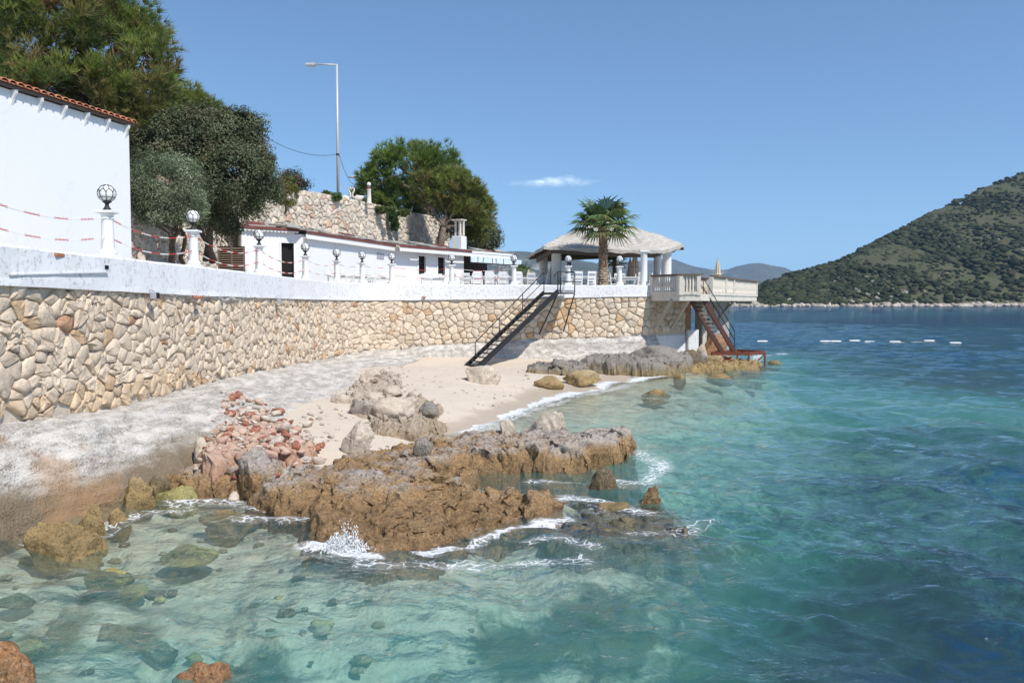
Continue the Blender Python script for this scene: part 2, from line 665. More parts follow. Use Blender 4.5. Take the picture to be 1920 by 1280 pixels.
M['rock_algae'] = m_rock('algae_rock', (0.42, 0.37, 0.14), (0.36, 0.32, 0.12), (0.22, 0.19, 0.08), 0.1, 0.4, -2, 1.4, 0.25)
M['rock_weed'] = m_rock('weedy_rock', (0.20, 0.175, 0.11), (0.18, 0.16, 0.10), (0.10, 0.09, 0.06), 0.1, 0.4, -4, 1.2, 0.2)
M['rubble'] = m_stone('rubble_stone')
M['rubble_earth'] = m_rock('red_earth_rubble', (0.58, 0.41, 0.31), (0.52, 0.33, 0.24), (0.40, 0.21, 0.14), 0.3, 0.75, -1, 2.2, 0.6)

# ------------------------------------------------------------------ shore ground, seabed
def P2(px, py, z=0.0):
    p = atz(px, py, z)
    return (p.x, p.y)


def g3(px, py, z, zs=0.0):          # seen at the surface level zs, ground height z there
    p = atz(px, py, zs)
    return (p.x, p.y, z)


GP = []
for (px, py) in ((870, 800), (940, 775), (1000, 750), (1100, 727), (1150, 712), (1240, 702), (1330, 694), (820, 812)):
    GP.append(g3(px, py, 0.0))
for (px, py, z) in ((750, 730, .50), (800, 705, .58), (860, 700, .34), (960, 722, .22), (1040, 700, .22), (1120, 700, .12), (700, 790, .36), (640, 770, .52),
                    (580, 800, .52), (640, 815, .40), (790, 770, .32), (870, 745, .28), (830, 690, .60), (740, 705, .62), (960, 745, .13), (720, 700, .62), (960, 700, .34)):
    GP.append(g3(px, py, z, z))
for (px, py, z) in ((1250, 725, -.40), (1400, 720, -1.3), (1600, 720, -2.3), (1500, 760, -1.5), (1750, 780, -1.7), (1850, 772, -1.6), (1300, 800, -1.3), (1150, 760, -.45), (1000, 800, -.35),
                    (1150, 800, -.9), (1400, 850, -2.6), (1500, 950, -3.2), (1800, 900, -4.4), (1900, 1150, -4.6), (1600, 1150, -3.4), (1250, 1100, -1.15), (1370, 1070, -1.3), (1200, 1180, -1.2), (1400, 985, -2.0), (1200, 1012, -.5), (1090, 1030, -.5), (1330, 1022, -.75), (1200, 1062, -.85), (1050, 1075, -.7), (1280, 1050, -.9),
                    (1000, 1150, -1.15), (700, 1150, -1.05), (400, 1150, -.95), (100, 1150, -.75), (100, 1050, -.5), (400, 1000, -.45), (600, 1080, -.55), (850, 1080, -.70), (700, 1055, -.42), (850, 1045, -.45), (950, 1015, -.5), (500, 1010, -.38), (1000, 1050, -.75),
                    (1250, 900, -1.5), (1100, 925, -.7), (250, 1000, -.4), (1000, 920, -.5), (1700, 690, -4.5), (1450, 690, -1.9), (1600, 650, -7.5), (1850, 660, -8), (1900, 720, -4.6), (1400, 650, -5.5), (1600, 820, -2.7), (1750, 840, -3.6), (1250, 1270, -1.5), (1500, 1270, -3.2), (700, 1270, -1.5), (200, 1270, -1.0), (1900, 1270, -4.6)):
    GP.append(g3(px, py, z))
GP += [(-6, 5, -.9), (0, 1, -1.6), (6, 1, -3.5), (-7.5, 12, .1), (-6, 12.5, -.1), (-7, 16, .55), (-7, 24, .6), (-7, 32, .6), (-5, 37, .6), (0, 38, .5), (5, 38.5, .2), (8, 40, .1), (10.5, 41.5, -.1), (12, 40.5, -.4), (14, 47, -2), (16, 42, -3), (25, 45, -6), (20, 60, -9), (30, 30, -5), (12, 3, -4.5), (22, 12, -5.5), (12, 55, -4), (0, 60, -2), (-7, 60, -2)]
TPS_G = Tps(GP, 0.05)


def ground(x, y):
    x = np.ravel(x)
    y = np.ravel(y)
    g = TPS_G(x, y)
    far = smooth01((np.hypot(x, y) - 55) / 40.0)
    g = g * (1 - far) + (-15.0) * far
    g = np.clip(g, -15.0, 0.9)
    return g


LEDGES = []     # (bbox, height function)


def ledge_fn(poly, H, ew, seed, rough=1.0, floor=-2.2, slope=(0, 0)):
    cx = sum(p[0] for p in poly) / len(poly)
    cy = sum(p[1] for p in poly) / len(poly)

    def fn(x, y):
        P = xy3(x, y, seed * 3.7)
        d = poly_sdf(x, y, poly) + 0.22 * fbm(P * 1.1, 3, seed) + 0.10 * fbm(P * 4.0, 3, seed + 5)
        d = np.where(d < 0, d * 2.4, d)
        t = smooth01((d + ew * 0.7) / ew)
        t = t ** 0.8
        rid = 1 - np.abs(fbm(P * 1.7, 4, seed + 9)) * 2.2
        top = H + slope[0] * (np.ravel(x) - cx) + slope[1] * (np.ravel(y) - cy) + rough * (0.15 * fbm(P * 0.9, 3, seed + 2) + 0.13 * (rid - 0.5) + 0.12 * fbm(P * 3.4, 4, seed + 3, .6) - 0.09 * (1 - np.clip(np.abs(fbm(P * 2.3, 3, seed + 6)) * 5, 0, 1)) + 0.085 * np.abs(fbm(P * 8, 3, seed + 4)) + 0.06 * fbm(P * 19, 3, seed + 7, .65))
        return floor + (top - floor) * t
    xs = [p[0] for p in poly]
    ys = [p[1] for p in poly]
    LEDGES.append(((min(xs) - 1, max(xs) + 1, min(ys) - 1, max(ys) + 1), fn))
    return fn


def make_ledge(label, poly, H, ew, seed, mat, res=0.028, floor=-2.2, rough=1.0, slope=(0, 0), name='rock_ledge'):
    fn = ledge_fn(poly, H, ew, seed, rough, floor, slope)
    xs = [p[0] for p in poly]
    ys = [p[1] for p in poly]
    gx = np.arange(min(xs) - .8, max(xs) + .8, res)
    gy = np.arange(min(ys) - .8, max(ys) + .8, res)
    X, Y = np.meshgrid(gx, gy)
    h = fn(X, Y)
    V = np.stack([X.ravel(), Y.ravel(), h], 1)
    Fc = grid_faces(len(gy), len(gx))
    keep = (h[Fc] > floor + 0.03).any(1)
    Fc = Fc[keep]
    D3 = np.stack([fbm(V * 3.1 + 9, 3, seed + 20), fbm(V * 3.1 + 31, 3, seed + 21), fbm(V * 5 + 3, 3, seed + 22)], 1)
    V = V + D3 * np.array([0.17, 0.17, 0.06]) + np.stack([fbm(V * 11, 2, seed + 30), fbm(V * 11 + 7, 2, seed + 31), 0 * h], 1) * 0.06
    used = np.unique(Fc)
    mp = -np.ones(len(V), int)
    mp[used] = np.arange(len(used))
    org = np.array([np.mean(xs), np.mean(ys), 0])
    o = fast_mesh(name, V[used] - org, mp[Fc], mat)
    o.location = org
    return tag(o, label, 'rock')


L_front = [P2(478, 935), P2(500, 955), P2(560, 968), P2(590, 1012), P2(690, 1036), P2(780, 1030), P2(880, 1002), P2(960, 980), P2(1050, 955), P2(1055, 925, .1),
           P2(1000, 912, .2), P2(900, 898, .3), P2(800, 885, .4), P2(720, 868, .45), P2(640, 862, .45), P2(560, 868, .42), P2(500, 895, .3)]
L_back = [P2(600, 858, .4), P2(700, 868, .35), P2(780, 884, .2), P2(870, 886, 0), P2(960, 884, 0), P2(1060, 880, 0), P2(1150, 868, 0), P2(1188, 850, 0), P2(1180, 828, .1), P2(1140, 812, .35),
          P2(1080, 806, .45), P2(1000, 800, .45), P2(920, 800, .45), P2(830, 806, .42), P2(740, 815, .42), P2(640, 838, .42)]
L_left = [P2(285, 905, .1), P2(330, 932, 0), P2(420, 926, 0), P2(520, 915, .1), P2(560, 880, .35), P2(520, 850, .45), P2(440, 845, .5), P2(380, 845, .5), P2(300, 880, .3)]
L_sub = [P2(1000, 990), P2(1060, 955), P2(1160, 940), P2(1260, 958), P2(1320, 982), P2(1335, 1003), P2(1200, 1008), P2(1090, 1020)]
make_ledge('large golden brown rock shelf in front, waves breaking against its seaward side', L_front, 0.25, 1.0, 3, M['rock_ledge'], slope=(-.05, .11), rough=.62)
make_ledge('long rough rock ridge behind the front shelf, reaching to the right into the sea', L_back, 0.36, 0.6, 8, M['rock_ledge'], slope=(.045, 0), rough=.75)
make_ledge('low brown rock shelf below the red rubble at the foot of the sea wall', L_left, 0.28, 0.7, 13, M['rock_ledge'], rough=0.8)
L_beach = [P2(632, 772, .5), P2(650, 735, .5), P2(680, 700, .6), P2(742, 698, .6), P2(776, 735, .5), P2(828, 768, .3), P2(824, 796, .25), P2(770, 812, .3), P2(700, 806, .4), P2(660, 790, .45)]
make_ledge('pale broken rock outcrop across the upper beach below the white apron', L_beach, 0.46, 0.7, 23, M['rock_tan'], rough=1.15, slope=(-.06, .02))
L_heap = [P2(412, 768, .6), P2(440, 752, .68), P2(490, 775, .62), P2(560, 800, .55), P2(604, 822, .5), P2(570, 846, .5), P2(470, 852, .5), P2(400, 868, .5), P2(368, 862, .5), P2(374, 836, .55), P2(410, 806, .6)]
make_ledge('heap of red earth and broken stone against the white apron', L_heap, 0.60, 0.5, 29, M['rubble_earth'], rough=0.55, slope=(-.10, .03), name='rubble_heap')
L_dark = [P2(1092, 702, .05), P2(1150, 706, 0), P2(1230, 706, 0), P2(1294, 699, 0), P2(1296, 682, .2), P2(1250, 676, .5), P2(1150, 676, .5), P2(1096, 684, .35)]
make_ledge('long dark grey rock bank along the sea wall footing, below the gazebo', L_dark, 0.72, 0.9, 37, M['rock_grey'], rough=1.1, res=.045, floor=-1.0)
L_gold = [P2(1290, 699, 0), P2(1350, 697, 0), P2(1418, 692, 0), P2(1425, 684, .05), P2(1380, 676, .2), P2(1300, 680, .2)]
make_ledge('low golden brown rocks at the waterline under the deck stairs', L_gold, 0.22, 0.6, 41, M['rock_gold'], rough=1.0, res=.045, floor=-.8)
L_foot = [P2(985, 700, .25), P2(1060, 704, .2), P2(1100, 700, .2), P2(1095, 682, .4), P2(1000, 684, .4)]
make_ledge('layered brown grey rock at the wall footing right of the black stairs', L_foot, 0.48, 0.6, 43, M['rock_grey'], rough=1.0, res=.04)
L_mid = [P2(600, 846, .42), P2(700, 858, .4), P2(780, 874, .3), P2(868, 884, .15), P2(900, 897, .15), P2(800, 892, .3), P2(700, 876, .4), P2(620, 870, .42)]
make_ledge('low saddle of rock joining the front shelf and the ridge', L_mid, 0.24, 0.8, 47, M['rock_ledge'], rough=.6, floor=-1.0)
make_ledge('dark rock tongue washed over by water at the right end of the front shelf', L_sub, -0.09, 0.6, 17, M['rock_weed'], rough=0.55, floor=-2.2)

# sand and seabed: one sheet split at the waterline
sand = NT('pale_sand')
_p = sand.pos()
_z = sand.n('ShaderNodeSeparateXYZ', {0: _p}).outputs['Z']
_n1 = sand.noise(_p, 1.0, 5)
_n2 = sand.noise(_p, 60, 4, 0.7)
_n3 = sand.noise(_p, 9, 6, 0.6)
_c = sand.mixc(_n1, (0.57, 0.475, 0.375), (0.66, 0.565, 0.465))
_c = sand.mixc(sand.maprange(_n2, 0.55, 0.72, 0, 0.7), _c, (0.40, 0.32, 0.25))
_c = sand.mixc(sand.maprange(_n3, 0.58, 0.72, 0, 0.35), _c, (0.72, 0.64, 0.55))
_wz = sand.math('ADD', _z, sand.math('MULTIPLY', sand.math('SUBTRACT', _n1, 0.5), 0.12))
_c = sand.mixc(sand.maprange(_wz, 0.07, 0.15, 0.55, 0), _c, sand.mixc(1.0, _c, (0.62, 0.56, 0.50), 'MULTIPLY'))
M['sand'] = sand.done(sand.principled(_c, sand.maprange(_wz, 0.03, 0.14, 0.35, 0.95), sand.bump(sand.math('ADD', _n2, _n3), 0.6, 0.02), 0.25))

bed = NT('seabed')
_p = bed.pos()
_n1 = bed.noise(_p, 0.42, 4, 0.55, 0.8)
_n2 = bed.noise(_p, 2.6, 7, 0.62, 1.2)
_n3 = bed.noise(_p, 14, 5, 0.65)
_weed = bed.attr('weed').outputs['Fac']
_c = bed.mixc(bed.maprange(_n2, 0.3, 0.7), (0.56, 0.545, 0.445), (0.40, 0.385, 0.30))
_c = bed.mixc(bed.maprange(_n3, 0.55, 0.75, 0, 0.5), _c, (0.26, 0.23, 0.16))
_wf = bed.maprange(bed.math('ADD', bed.math('MULTIPLY', _weed, 0.6), bed.math('ADD', bed.math('MULTIPLY', _n1, 0.45), bed.math('MULTIPLY', _n2, 0.45))), 0.50, 0.70)
_c = bed.mixc(_wf, _c, bed.mixc(_n3, (0.05, 0.06, 0.035), (0.12, 0.11, 0.06)))
M['seabed'] = bed.done(bed.principled(_c, 0.9, bed.bump(bed.math('ADD', _n2, _n3), 0.8, 0.06), 0.1))

WEED = [(P2(1120, 1065), .65, 1.0), (P2(1350, 1210), 0.8, 1.1), (P2(870, 1205), .75, 1.0), (P2(1050, 1225), .8, 1.1), (P2(980, 1080), .5, .8), (P2(1200, 1250), .6, 1.0), (P2(1500, 1260), .8, .9), (P2(1450, 950), 2.0, .8), (P2(1700, 900), 4.5, .9),
        (P2(1750, 1150), 3.0, .9), (P2(1600, 1030), 1.6, .7), (P2(300, 1240), .4, .7), (P2(250, 1090), .4, .4), (P2(60, 1100), .5, .7), (P2(1330, 860), 1.6, .5), (P2(1200, 830), 1.2, .35), (P2(480, 1120), .35, .6), (P2(600, 1180), .3, .5), (P2(1880, 1050), 3.5, .9), (P2(1150, 1130), .5, .6)]


def weedf(x, y):
    w = np.zeros(len(np.ravel(x)))
    for (c, r, s) in WEED:
        d2 = (np.ravel(x) - c[0]) ** 2 + (np.ravel(y) - c[1]) ** 2
        w = np.maximum(w, s * np.exp(-d2 / (r * r)))
    return w


gx = np.concatenate([np.arange(-8.6, 9, 0.085), np.arange(9, 34, 0.5)])
gy = np.concatenate([np.arange(0.5, 30, 0.085), np.arange(30, 62, 0.3)])
GX, GY = np.meshgrid(gx, gy)
gz = ground(GX, GY) + 0.03 * fbm(xy3(GX, GY) * 1.6, 4, 40) + 0.010 * fbm(xy3(GX, GY) * 8, 2, 41)
uw = smooth01((-gz - 0.15) / 0.5)
gz = gz + uw * (0.20 * fbm(xy3(GX, GY) * 1.1, 4, 42) + 0.06 * fbm(xy3(GX, GY) * 4, 3, 43))
GV = np.stack([GX.ravel(), GY.ravel(), gz], 1)
GF = grid_faces(len(gy), len(gx))
dry = gz[GF].mean(1) > -0.05
for (nm, sel, mt) in (('beach', dry, M['sand']), ('seabed', ~dry, M['seabed'])):
    f = GF[sel]
    used = np.unique(f)
    mp = -np.ones(len(GV), int)
    mp[used] = np.arange(len(used))
    o = fast_mesh(nm, GV[used], mp[f], mt, attrs={'weed': weedf(GV[used, 0], GV[used, 1])})
    tag(o, kind='structure')
deep = MB()
B = 12000
for (x0, x1, y0, y1) in ((-B, B, 61.9, B), (-B, B, -B, 0.5), (-B, -8.6, 0.5, 61.9), (33.5, B, 0.5, 61.9)):
    deep.add([(x0, y0, -15.2), (x1, y0, -15.2), (x1, y1, -15.2), (x0, y1, -15.2)], [(0, 1, 2, 3)])
tag(deep.build('deep_seabed', M['seabed']), kind='structure')

# ------------------------------------------------------------------ the sea
th = np.concatenate([np.linspace(-180, -42, 70)[:-1], np.linspace(-42, 42, 520), np.linspace(42, 180, 70)[1:]])
rr = [2.2]
while rr[-1] < 130:
    rr.append(rr[-1] * 1.0074)
while rr[-1] < 11500:
    rr.append(rr[-1] * 1.05)
rr = np.array(rr)
TH, RR = np.meshgrid(np.radians(th), rr)
SX = (RR * np.sin(TH)).ravel()
SY = (RR * np.cos(TH)).ravel()
r_ = RR.ravel()
dep = -ground(SX, SY)
led = np.full(len(SX), -5.0)
for (bb, fn) in LEDGES:
    sel = (SX > bb[0]) & (SX < bb[1]) & (SY > bb[2]) & (SY < bb[3])
    led[sel] = np.maximum(led[sel], fn(SX[sel], SY[sel]))
dep = np.maximum(np.minimum(dep, -led), 0.0)
wr = random.Random(5)
Z = np.zeros(len(SX))
wx = SX + 0.35 * fbm(xy3(SX, SY) * 0.5, 2, 60)
wy = SY + 0.35 * fbm(xy3(SX, SY) * 0.5, 2, 61)
row = np.gradient(rr)
ROW = np.repeat(row, len(th))
for i in range(64):
    lam = 0.22 * (4.6 / 0.22) ** wr.random()
    ang = math.radians(-118 + wr.gauss(0, 34))
    kx, ky = math.cos(ang) * 2 * math.pi / lam, math.sin(ang) * 2 * math.pi / lam
    slope = 0.042 * (0.7 + 0.6 * wr.random()) * (1.75 if 0.3 < lam < 1.3 else 0.85)
    a = slope * lam / (2 * math.pi)
    ph = kx * wx + ky * wy + wr.random() * 6.28
    fade = np.clip((lam / 2.5 - ROW) / (lam / 5), 0, 1)
    s = np.sin(ph)
    Z += a * fade * (s + 0.28 * np.cos(2 * ph))
calm = 0.65 + 0.35 * smooth01((dep - 0.1) / 1.5)
patch = 0.75 + 0.5 * fbm(xy3(SX, SY) * 0.12, 3, 65)
Z = Z * calm * patch - 0.02
FOAM = [  # polyline, width, strength
    ([P2(862, 803), P2(940, 778), P2(1000, 754), P2(1100, 730), P2(1160, 714), P2(1240, 704)], 0.55, 1.0),
    ([P2(890, 812), P2(985, 772), P2(1080, 742), P2(1180, 722)], 0.4, 0.55),
    ([P2(1150, 708), P2(1290, 700), P2(1390, 690)], 0.5, 0.6),
    ([P2(1190, 848), P2(1240, 868), P2(1215, 890), P2(1165, 905)], 0.40, 0.62),
    ([P2(1000, 900), P2(1090, 905), P2(1180, 893)], 0.3, 0.62),
    ([P2(1060, 940), P2(1130, 940), P2(1200, 960)], 0.35, 0.72),
    ([P2(590, 1022), P2(640, 1030), P2(700, 1045)], 0.22, 0.95),
    ([P2(790, 1034), P2(880, 1008), P2(960, 988), P2(1060, 968)], 0.17, 0.85),
    ([P2(1000, 1012), P2(1060, 1008), P2(1110, 1022)], 0.25, 0.62),
    ([P2(340, 945), P2(420, 938), P2(490, 952)], 0.45, 0.66),
    ([P2(460, 978), P2(520, 972), P2(575, 978)], 0.28, 0.7),
    ([P2(190, 990), P2(250, 970), P2(330, 965)], 0.3, 0.58),
    ([P2(690, 1060), P2(800, 1058), P2(960, 1048), P2(1080, 1038)], 0.3, 0.56),
    ([P2(1405, 680), P2(1425, 668), P2(1470, 662)], 0.5, 0.7),
    ([P2(1200, 745), P2(1300, 745)], 0.3, 0.5),
    ([P2(60, 1010), P2(120, 1015), P2(170, 1000)], 0.2, 0.5),
    ([P2(1180, 1000), P2(1280, 985), P2(1340, 975)], 0.3, 0.5),
]
foam = np.zeros(len(SX))
nearm = (r_ < 60) & (np.abs(TH.ravel()) < 0.9)
fx, fy = SX[nearm], SY[nearm]
wob = 0.16 * fbm(xy3(fx, fy) * 2.2, 3, 70)
fm = np.zeros(len(fx))
for (ln, w, s) in FOAM:
    fm = np.maximum(fm, s * (1 - smooth01((line_dist(fx, fy, ln) + wob) / (w * 1.5))))
edge = smooth01(1 - np.abs(dep[nearm] - 0.05) / 0.12) * (fx > -3.6)
fm = np.maximum(fm, 0.50 * edge * (0.6 + 0.6 * fbm(xy3(fx, fy) * 1.5, 2, 71)))
foam[nearm] = fm

sea = NT('sea_water')
_p = sea.pos()
_d = sea.attr('depth').outputs['Fac']
_n0 = sea.noise(_p, 0.16, 3)
_dd = sea.math('MULTIPLY', _d, sea.math('MULTIPLY', sea.maprange(_n0, 0.25, 0.75, 0.82, 1.22, False), sea.maprange(sea.noise(sea.scalev(_p, (1, 1.5, 1)), 1.5, 5, 0.62, 1.5), 0.25, 0.75, 0.70, 1.35, False)))  # noise on optical depth paints in the light and dark mottling of refraction
comb = sea.n('ShaderNodeCombineColor')
for nm, k_ in (('Red', -0.40), ('Green', -0.238), ('Blue', -0.24)):
    sea.t.links.new(sea.math('POWER', math.e, sea.math('MULTIPLY', _dd, k_)), comb.inputs[nm])
_tr = sea.n('ShaderNodeBsdfTransparent', {'Color': comb.outputs[0]}).outputs[0]
_sc = sea.ramp(sea.math('DIVIDE', _dd, 12.0), [(0.0, (.19, .35, .30)), (0.11, (.10, .30, .275)), (0.17, (.050, .190, .183)), (0.25, (.034, .096, .103)), (0.38, (.024, .052, .070)), (0.48, (.014, .050, .105)), (0.65, (.004, .046, .190)), (1.0, (.002, .043, .225))])
_sf = sea.math('SUBTRACT', 1.0, sea.math('POWER', math.e, sea.math('MULTIPLY', _dd, -0.36)))
_up = sea.n('ShaderNodeCombineXYZ', {'Z': 1.0}).outputs[0]
_df = sea.n('ShaderNodeBsdfDiffuse', {'Color': sea.mixc(_sf, (0, 0, 0), _sc), 'Normal': _up}).outputs[0]
_body = sea.n('ShaderNodeAddShader', {0: _tr, 1: _df}).outputs[0]
_w1 = sea.noise(sea.scalev(_p, (1, 1.3, 1)), 2.2, 6, 0.62, 0.6)
_w2 = sea.noise(sea.scalev(_p, (1, 1.4, 1)), 9.0, 4, 0.6, 0.4)
_w3 = sea.noise(sea.scalev(_p, (1, 1.6, 1)), 0.55, 4, 0.6, 0.4)
_h = sea.math('ADD', sea.math('MULTIPLY', _w1, 0.06), sea.math('ADD', sea.math('MULTIPLY', _w2, 0.014), sea.math('MULTIPLY', _w3, 0.15)))
_h = sea.math('MULTIPLY', _h, sea.math('ADD', 1.0, sea.math('MULTIPLY', sea.attr('unresolved').outputs['Fac'], 1.9)))
_nb = sea.bump(_h, 1.0, 1.0)
_fr = sea.n('ShaderNodeFresnel', {'IOR': 1.33, 'Normal': _nb}).outputs[0]
_gl = sea.n('ShaderNodeBsdfGlossy', {'Color': (1, 1, 1, 1), 'Roughness': 0.04, 'Normal': _nb}).outputs[0]
_wat = sea.n('ShaderNodeMixShader', {0: _fr, 1: _body, 2: _gl}).outputs[0]
_wp = sea.n('ShaderNodeVectorMath', {0: _p, 1: sea.n('ShaderNodeVectorMath', {0: sea.n('ShaderNodeTexNoise', {'Vector': _p, 'Scale': 2.0, 'Detail': 3.0}).outputs['Color'], 1: (0.5, 0.5, 0.5)}, operation='MULTIPLY').outputs[0]}, operation='ADD').outputs[0]
_lace = sea.n('ShaderNodeTexVoronoi', {'Vector': sea.scalev(_wp, (1.0, 1.6, 1)), 'Scale': 5.5}, feature='DISTANCE_TO_EDGE').outputs['Distance']
_lace2 = sea.n('ShaderNodeTexVoronoi', {'Vector': sea.scalev(_wp, (1.0, 1.5, 1)), 'Scale': 15.0}, feature='DISTANCE_TO_EDGE').outputs['Distance']
_ln = sea.math('ADD', sea.maprange(_lace, 0.0, 0.16, 0.55, 0.0), sea.math('ADD', sea.maprange(_lace2, 0.0, 0.2, 0.25, 0), sea.math('MULTIPLY', sea.noise(_wp, 7, 6, 0.7), 0.5)))
_ff = sea.maprange(sea.math('ADD', sea.attr('foam').outputs['Fac'], sea.math('MULTIPLY', _ln, 0.62)), 0.84, 1.22)
_ff = sea.math('MULTIPLY', _ff, sea.maprange(sea.attr('foam').outputs['Fac'], 0.05, 0.35))
_milk = sea.math('MULTIPLY', sea.maprange(sea.attr('foam').outputs['Fac'], 0.25, 1.0, 0, 0.42), sea.maprange(sea.noise(_wp, 3.0, 6, .65), .35, .65, .25, 1.0))
_ff = sea.math('MAXIMUM', _ff, _milk)
_fo = sea.principled((0.80, 0.81, 0.82), 0.7, sea.bump(_ln, 0.5, 0.03), 0.3)
M['sea'] = sea.done(sea.n('ShaderNodeMixShader', {0: sea.math('MULTIPLY', _ff, 0.93), 1: _wat, 2: _fo}).outputs[0])
SV = np.stack([SX, SY, Z], 1)
# only the open water and the cove: drop what lies under the terrace and land
SF = grid_faces(len(rr), len(th))
mx = SX[SF].mean(1)
my = SY[SF].mean(1)
land = (mx < -7.6) & (my > -5) & (my < 70)
drym = (dep[SF].max(1) <= 0) & (led[SF].min(1) > 0.25)
drym |= (np.hypot(mx, my) < 60) & (ground(mx, my) > 0.12)
sel = ~(land | drym)
f = SF[sel]
used = np.unique(f)
mp = -np.ones(len(SV), int)
mp[used] = np.arange(len(used))
tag(fast_mesh('sea', SV[used], mp[f], M['sea'], attrs={'depth': dep[used], 'foam': foam[used], 'unresolved': smooth01((r_[used] - 14) / 45.0)}), kind='structure')

# ------------------------------------------------------------------ boulders
_bm = {}
for sd in (2, 3, 4, 5):
    b = bmesh.new()
    bmesh.ops.create_icosphere(b, subdivisions=sd, radius=1.0)
    _bm[sd] = (np.array([v.co[:] for v in b.verts]), np.array([[v.index for v in f.verts] for f in b.faces]))
    b.free()


def boulder_mesh(size, seed, sub=4, facets=7, rough=1.0):
    V, Fc = _bm[sub]
    V = V.copy()
    rg = np.random.default_rng(seed)
    for _ in range(facets):
        n = rg.normal(size=3)
        n /= np.linalg.norm(n)
        h = rg.uniform(0.50, 0.88)
        d = V @ n - h
        V = V - np.maximum(d, 0)[:, None] * n * 0.93
    dr = V / np.linalg.norm(V, axis=1)[:, None]
    V = V + dr * (0.20 * fbm(V * 1.2 + seed, 3, seed) + rough * 0.10 * fbm(V * 3.5 + seed, 4, seed + 1, .6) - rough * 0.08 * np.abs(fbm(V * 8, 3, seed + 2)) - rough * .10 * (1 - np.clip(np.abs(fbm(V * 2 + 5, 2, seed + 3)) * 7, 0, 1)))[:, None]
    V = V / np.abs(V).max(0) * np.array(size) / 2
    return V, Fc


def support(x, y):
    x, y = np.atleast_1d(np.asarray(x, float)), np.atleast_1d(np.asarray(y, float))
    h = np.maximum(ground(x, y), -.35)
    for (bb, fn) in LEDGES:
        h = np.maximum(h, fn(x, y))
    return h


def boulder(label, px, py, w, h, zb, mat, seed, name='boulder', dk=0.8, sub=4, rz=0.0, tilt=(0, 0), sink=0.25, rough=1.0, group=None, facets=11):
    p = atz(px, py, zb)
    s = p.y / F
    W, H = w * s, h * s
    low = min(float(support(p.x + dx * W, p.y + dy * W)[0]) for (dx, dy) in ((0, .3), (.3, .3), (-.3, .3), (0, .05), (0, .6))) if zb > -.2 else zb
    if low < zb - .02:
        H += (zb - low) * .9
        zb = zb - (zb - low) * .9
    size = (W, W * dk, H * (1 + sink))
    V, Fc = boulder_mesh(size, seed, sub, facets, rough)
    Rm = np.array((Matrix.Rotation(rz, 3, 'Z') @ Matrix.Rotation(tilt[0], 3, 'X') @ Matrix.Rotation(tilt[1], 3, 'Y')))
    V = V @ Rm.T
    o = fast_mesh(name, V, Fc, mat)
    o.location = (p.x, p.y + W * dk * 0.4, zb + H * (1 - sink) / 2 - 0.0)
    return tag(o, label, 'rock', group)


K = M
boulder('big pale boulder on the sand before the black stairs', 900, 728, 80, 52, .2, K['rock_pale'], 101, rough=.5, dk=.9, sub=5)
boulder('rounded golden boulder at the wave edge, right of the big pale boulder', 1032, 732, 62, 27, .02, K['rock_gold'], 102)
boulder('double humped olive brown boulder at the wave edge below the sea wall', 1093, 726, 78, 32, .02, K['rock_gold'], 103)
boulder('dark grey boulder leaning on the wall footing, left of the largest one', 1146, 706, 95, 50, -.02, K['rock_grey'], 104, sub=5)
boulder('largest dark grey boulder, smooth and rounded, before the deck pier', 1225, 704, 142, 56, -.05, K['rock_grey'], 105, dk=.7, sub=5, rough=.8)
boulder('slanting slab of rock at the wall footing behind the olive boulder', 1062, 700, 62, 24, .25, K['rock_grey'], 106, tilt=(0, .35), dk=.5)
boulder('tall orange boulder leaning against the pier under the second stairs', 1342, 672, 46, 52, .2, K['rock_orange'], 107, tilt=(0, .35), rough=.4)
boulder('small cream boulder beside the tall orange boulder', 1318, 668, 22, 24, .35, K['rock_pale'], 108, rough=.5)
boulder('dark brown boulder in the shade under the deck', 1293, 690, 44, 36, .05, K['rock_dark'], 109)
boulder('grey brown boulder under the foot of the second stairs', 1315, 688, 36, 28, .05, K['rock_grey'], 110)
boulder('flat golden boulder at the waterline below the orange boulder', 1342, 690, 62, 24, -.02, K['rock_gold'], 111)
boulder('small golden boulder under the rusty landing frame', 1404, 691, 32, 15, -.02, K['rock_gold'], 112)
boulder('reddish rock slab under the rusty landing frame', 1366, 683, 44, 22, .05, K['rock_orange'], 113, dk=.6)
boulder('lone brown rock in the sea right of the rusty landing', 1453, 683, 30, 15, -.04, K['rock_gold'], 114, sub=3)
boulder('small golden rock in the shallows before the dark boulder', 1276, 713, 26, 11, -.04, K['rock_gold'], 115, sub=3)
boulder('low wide rock just breaking the turquoise shallows', 1232, 742, 58, 17, -.06, K['rock_gold'], 116, dk=.5)
boulder('thin flat rock in the shallows right of the small golden rock', 1355, 711, 56, 10, -.05, K['rock_gold'], 117, dk=.5, sub=3)
boulder('round dark brown boulder standing off the tip of the ridge', 1133, 926, 60, 52, -.05, K['rock_dark'], 118, sub=5, facets=0, rough=.9)
boulder('pointed dark rock with golden base right of the round boulder', 1218, 950, 42, 48, -.06, K['rock_ledge'], 119, sub=5, tilt=(0, .3))
boulder('low golden rock washed by foam between the two dark rocks', 1152, 966, 70, 26, -.07, K['rock_gold'], 120, dk=.7)
boulder('pinkish grey peaked boulder on top of the rock ridge', 1024, 806, 98, 50, .40, K['rock_pale'], 121, sub=5, dk=.7)
boulder('small pinkish stone on the ridge left of the peaked boulder', 948, 806, 36, 18, .45, K['rock_pale'], 122, sub=3)
boulder('two toned boulder at the sand edge on the left end of the ridge', 668, 834, 68, 46, .40, K['rock_pale'], 123, sub=5, rough=.6)
boulder('dark stone lying on the ridge right of the two toned boulder', 790, 838, 42, 18, .45, K['rock_grey'], 124, sub=3)
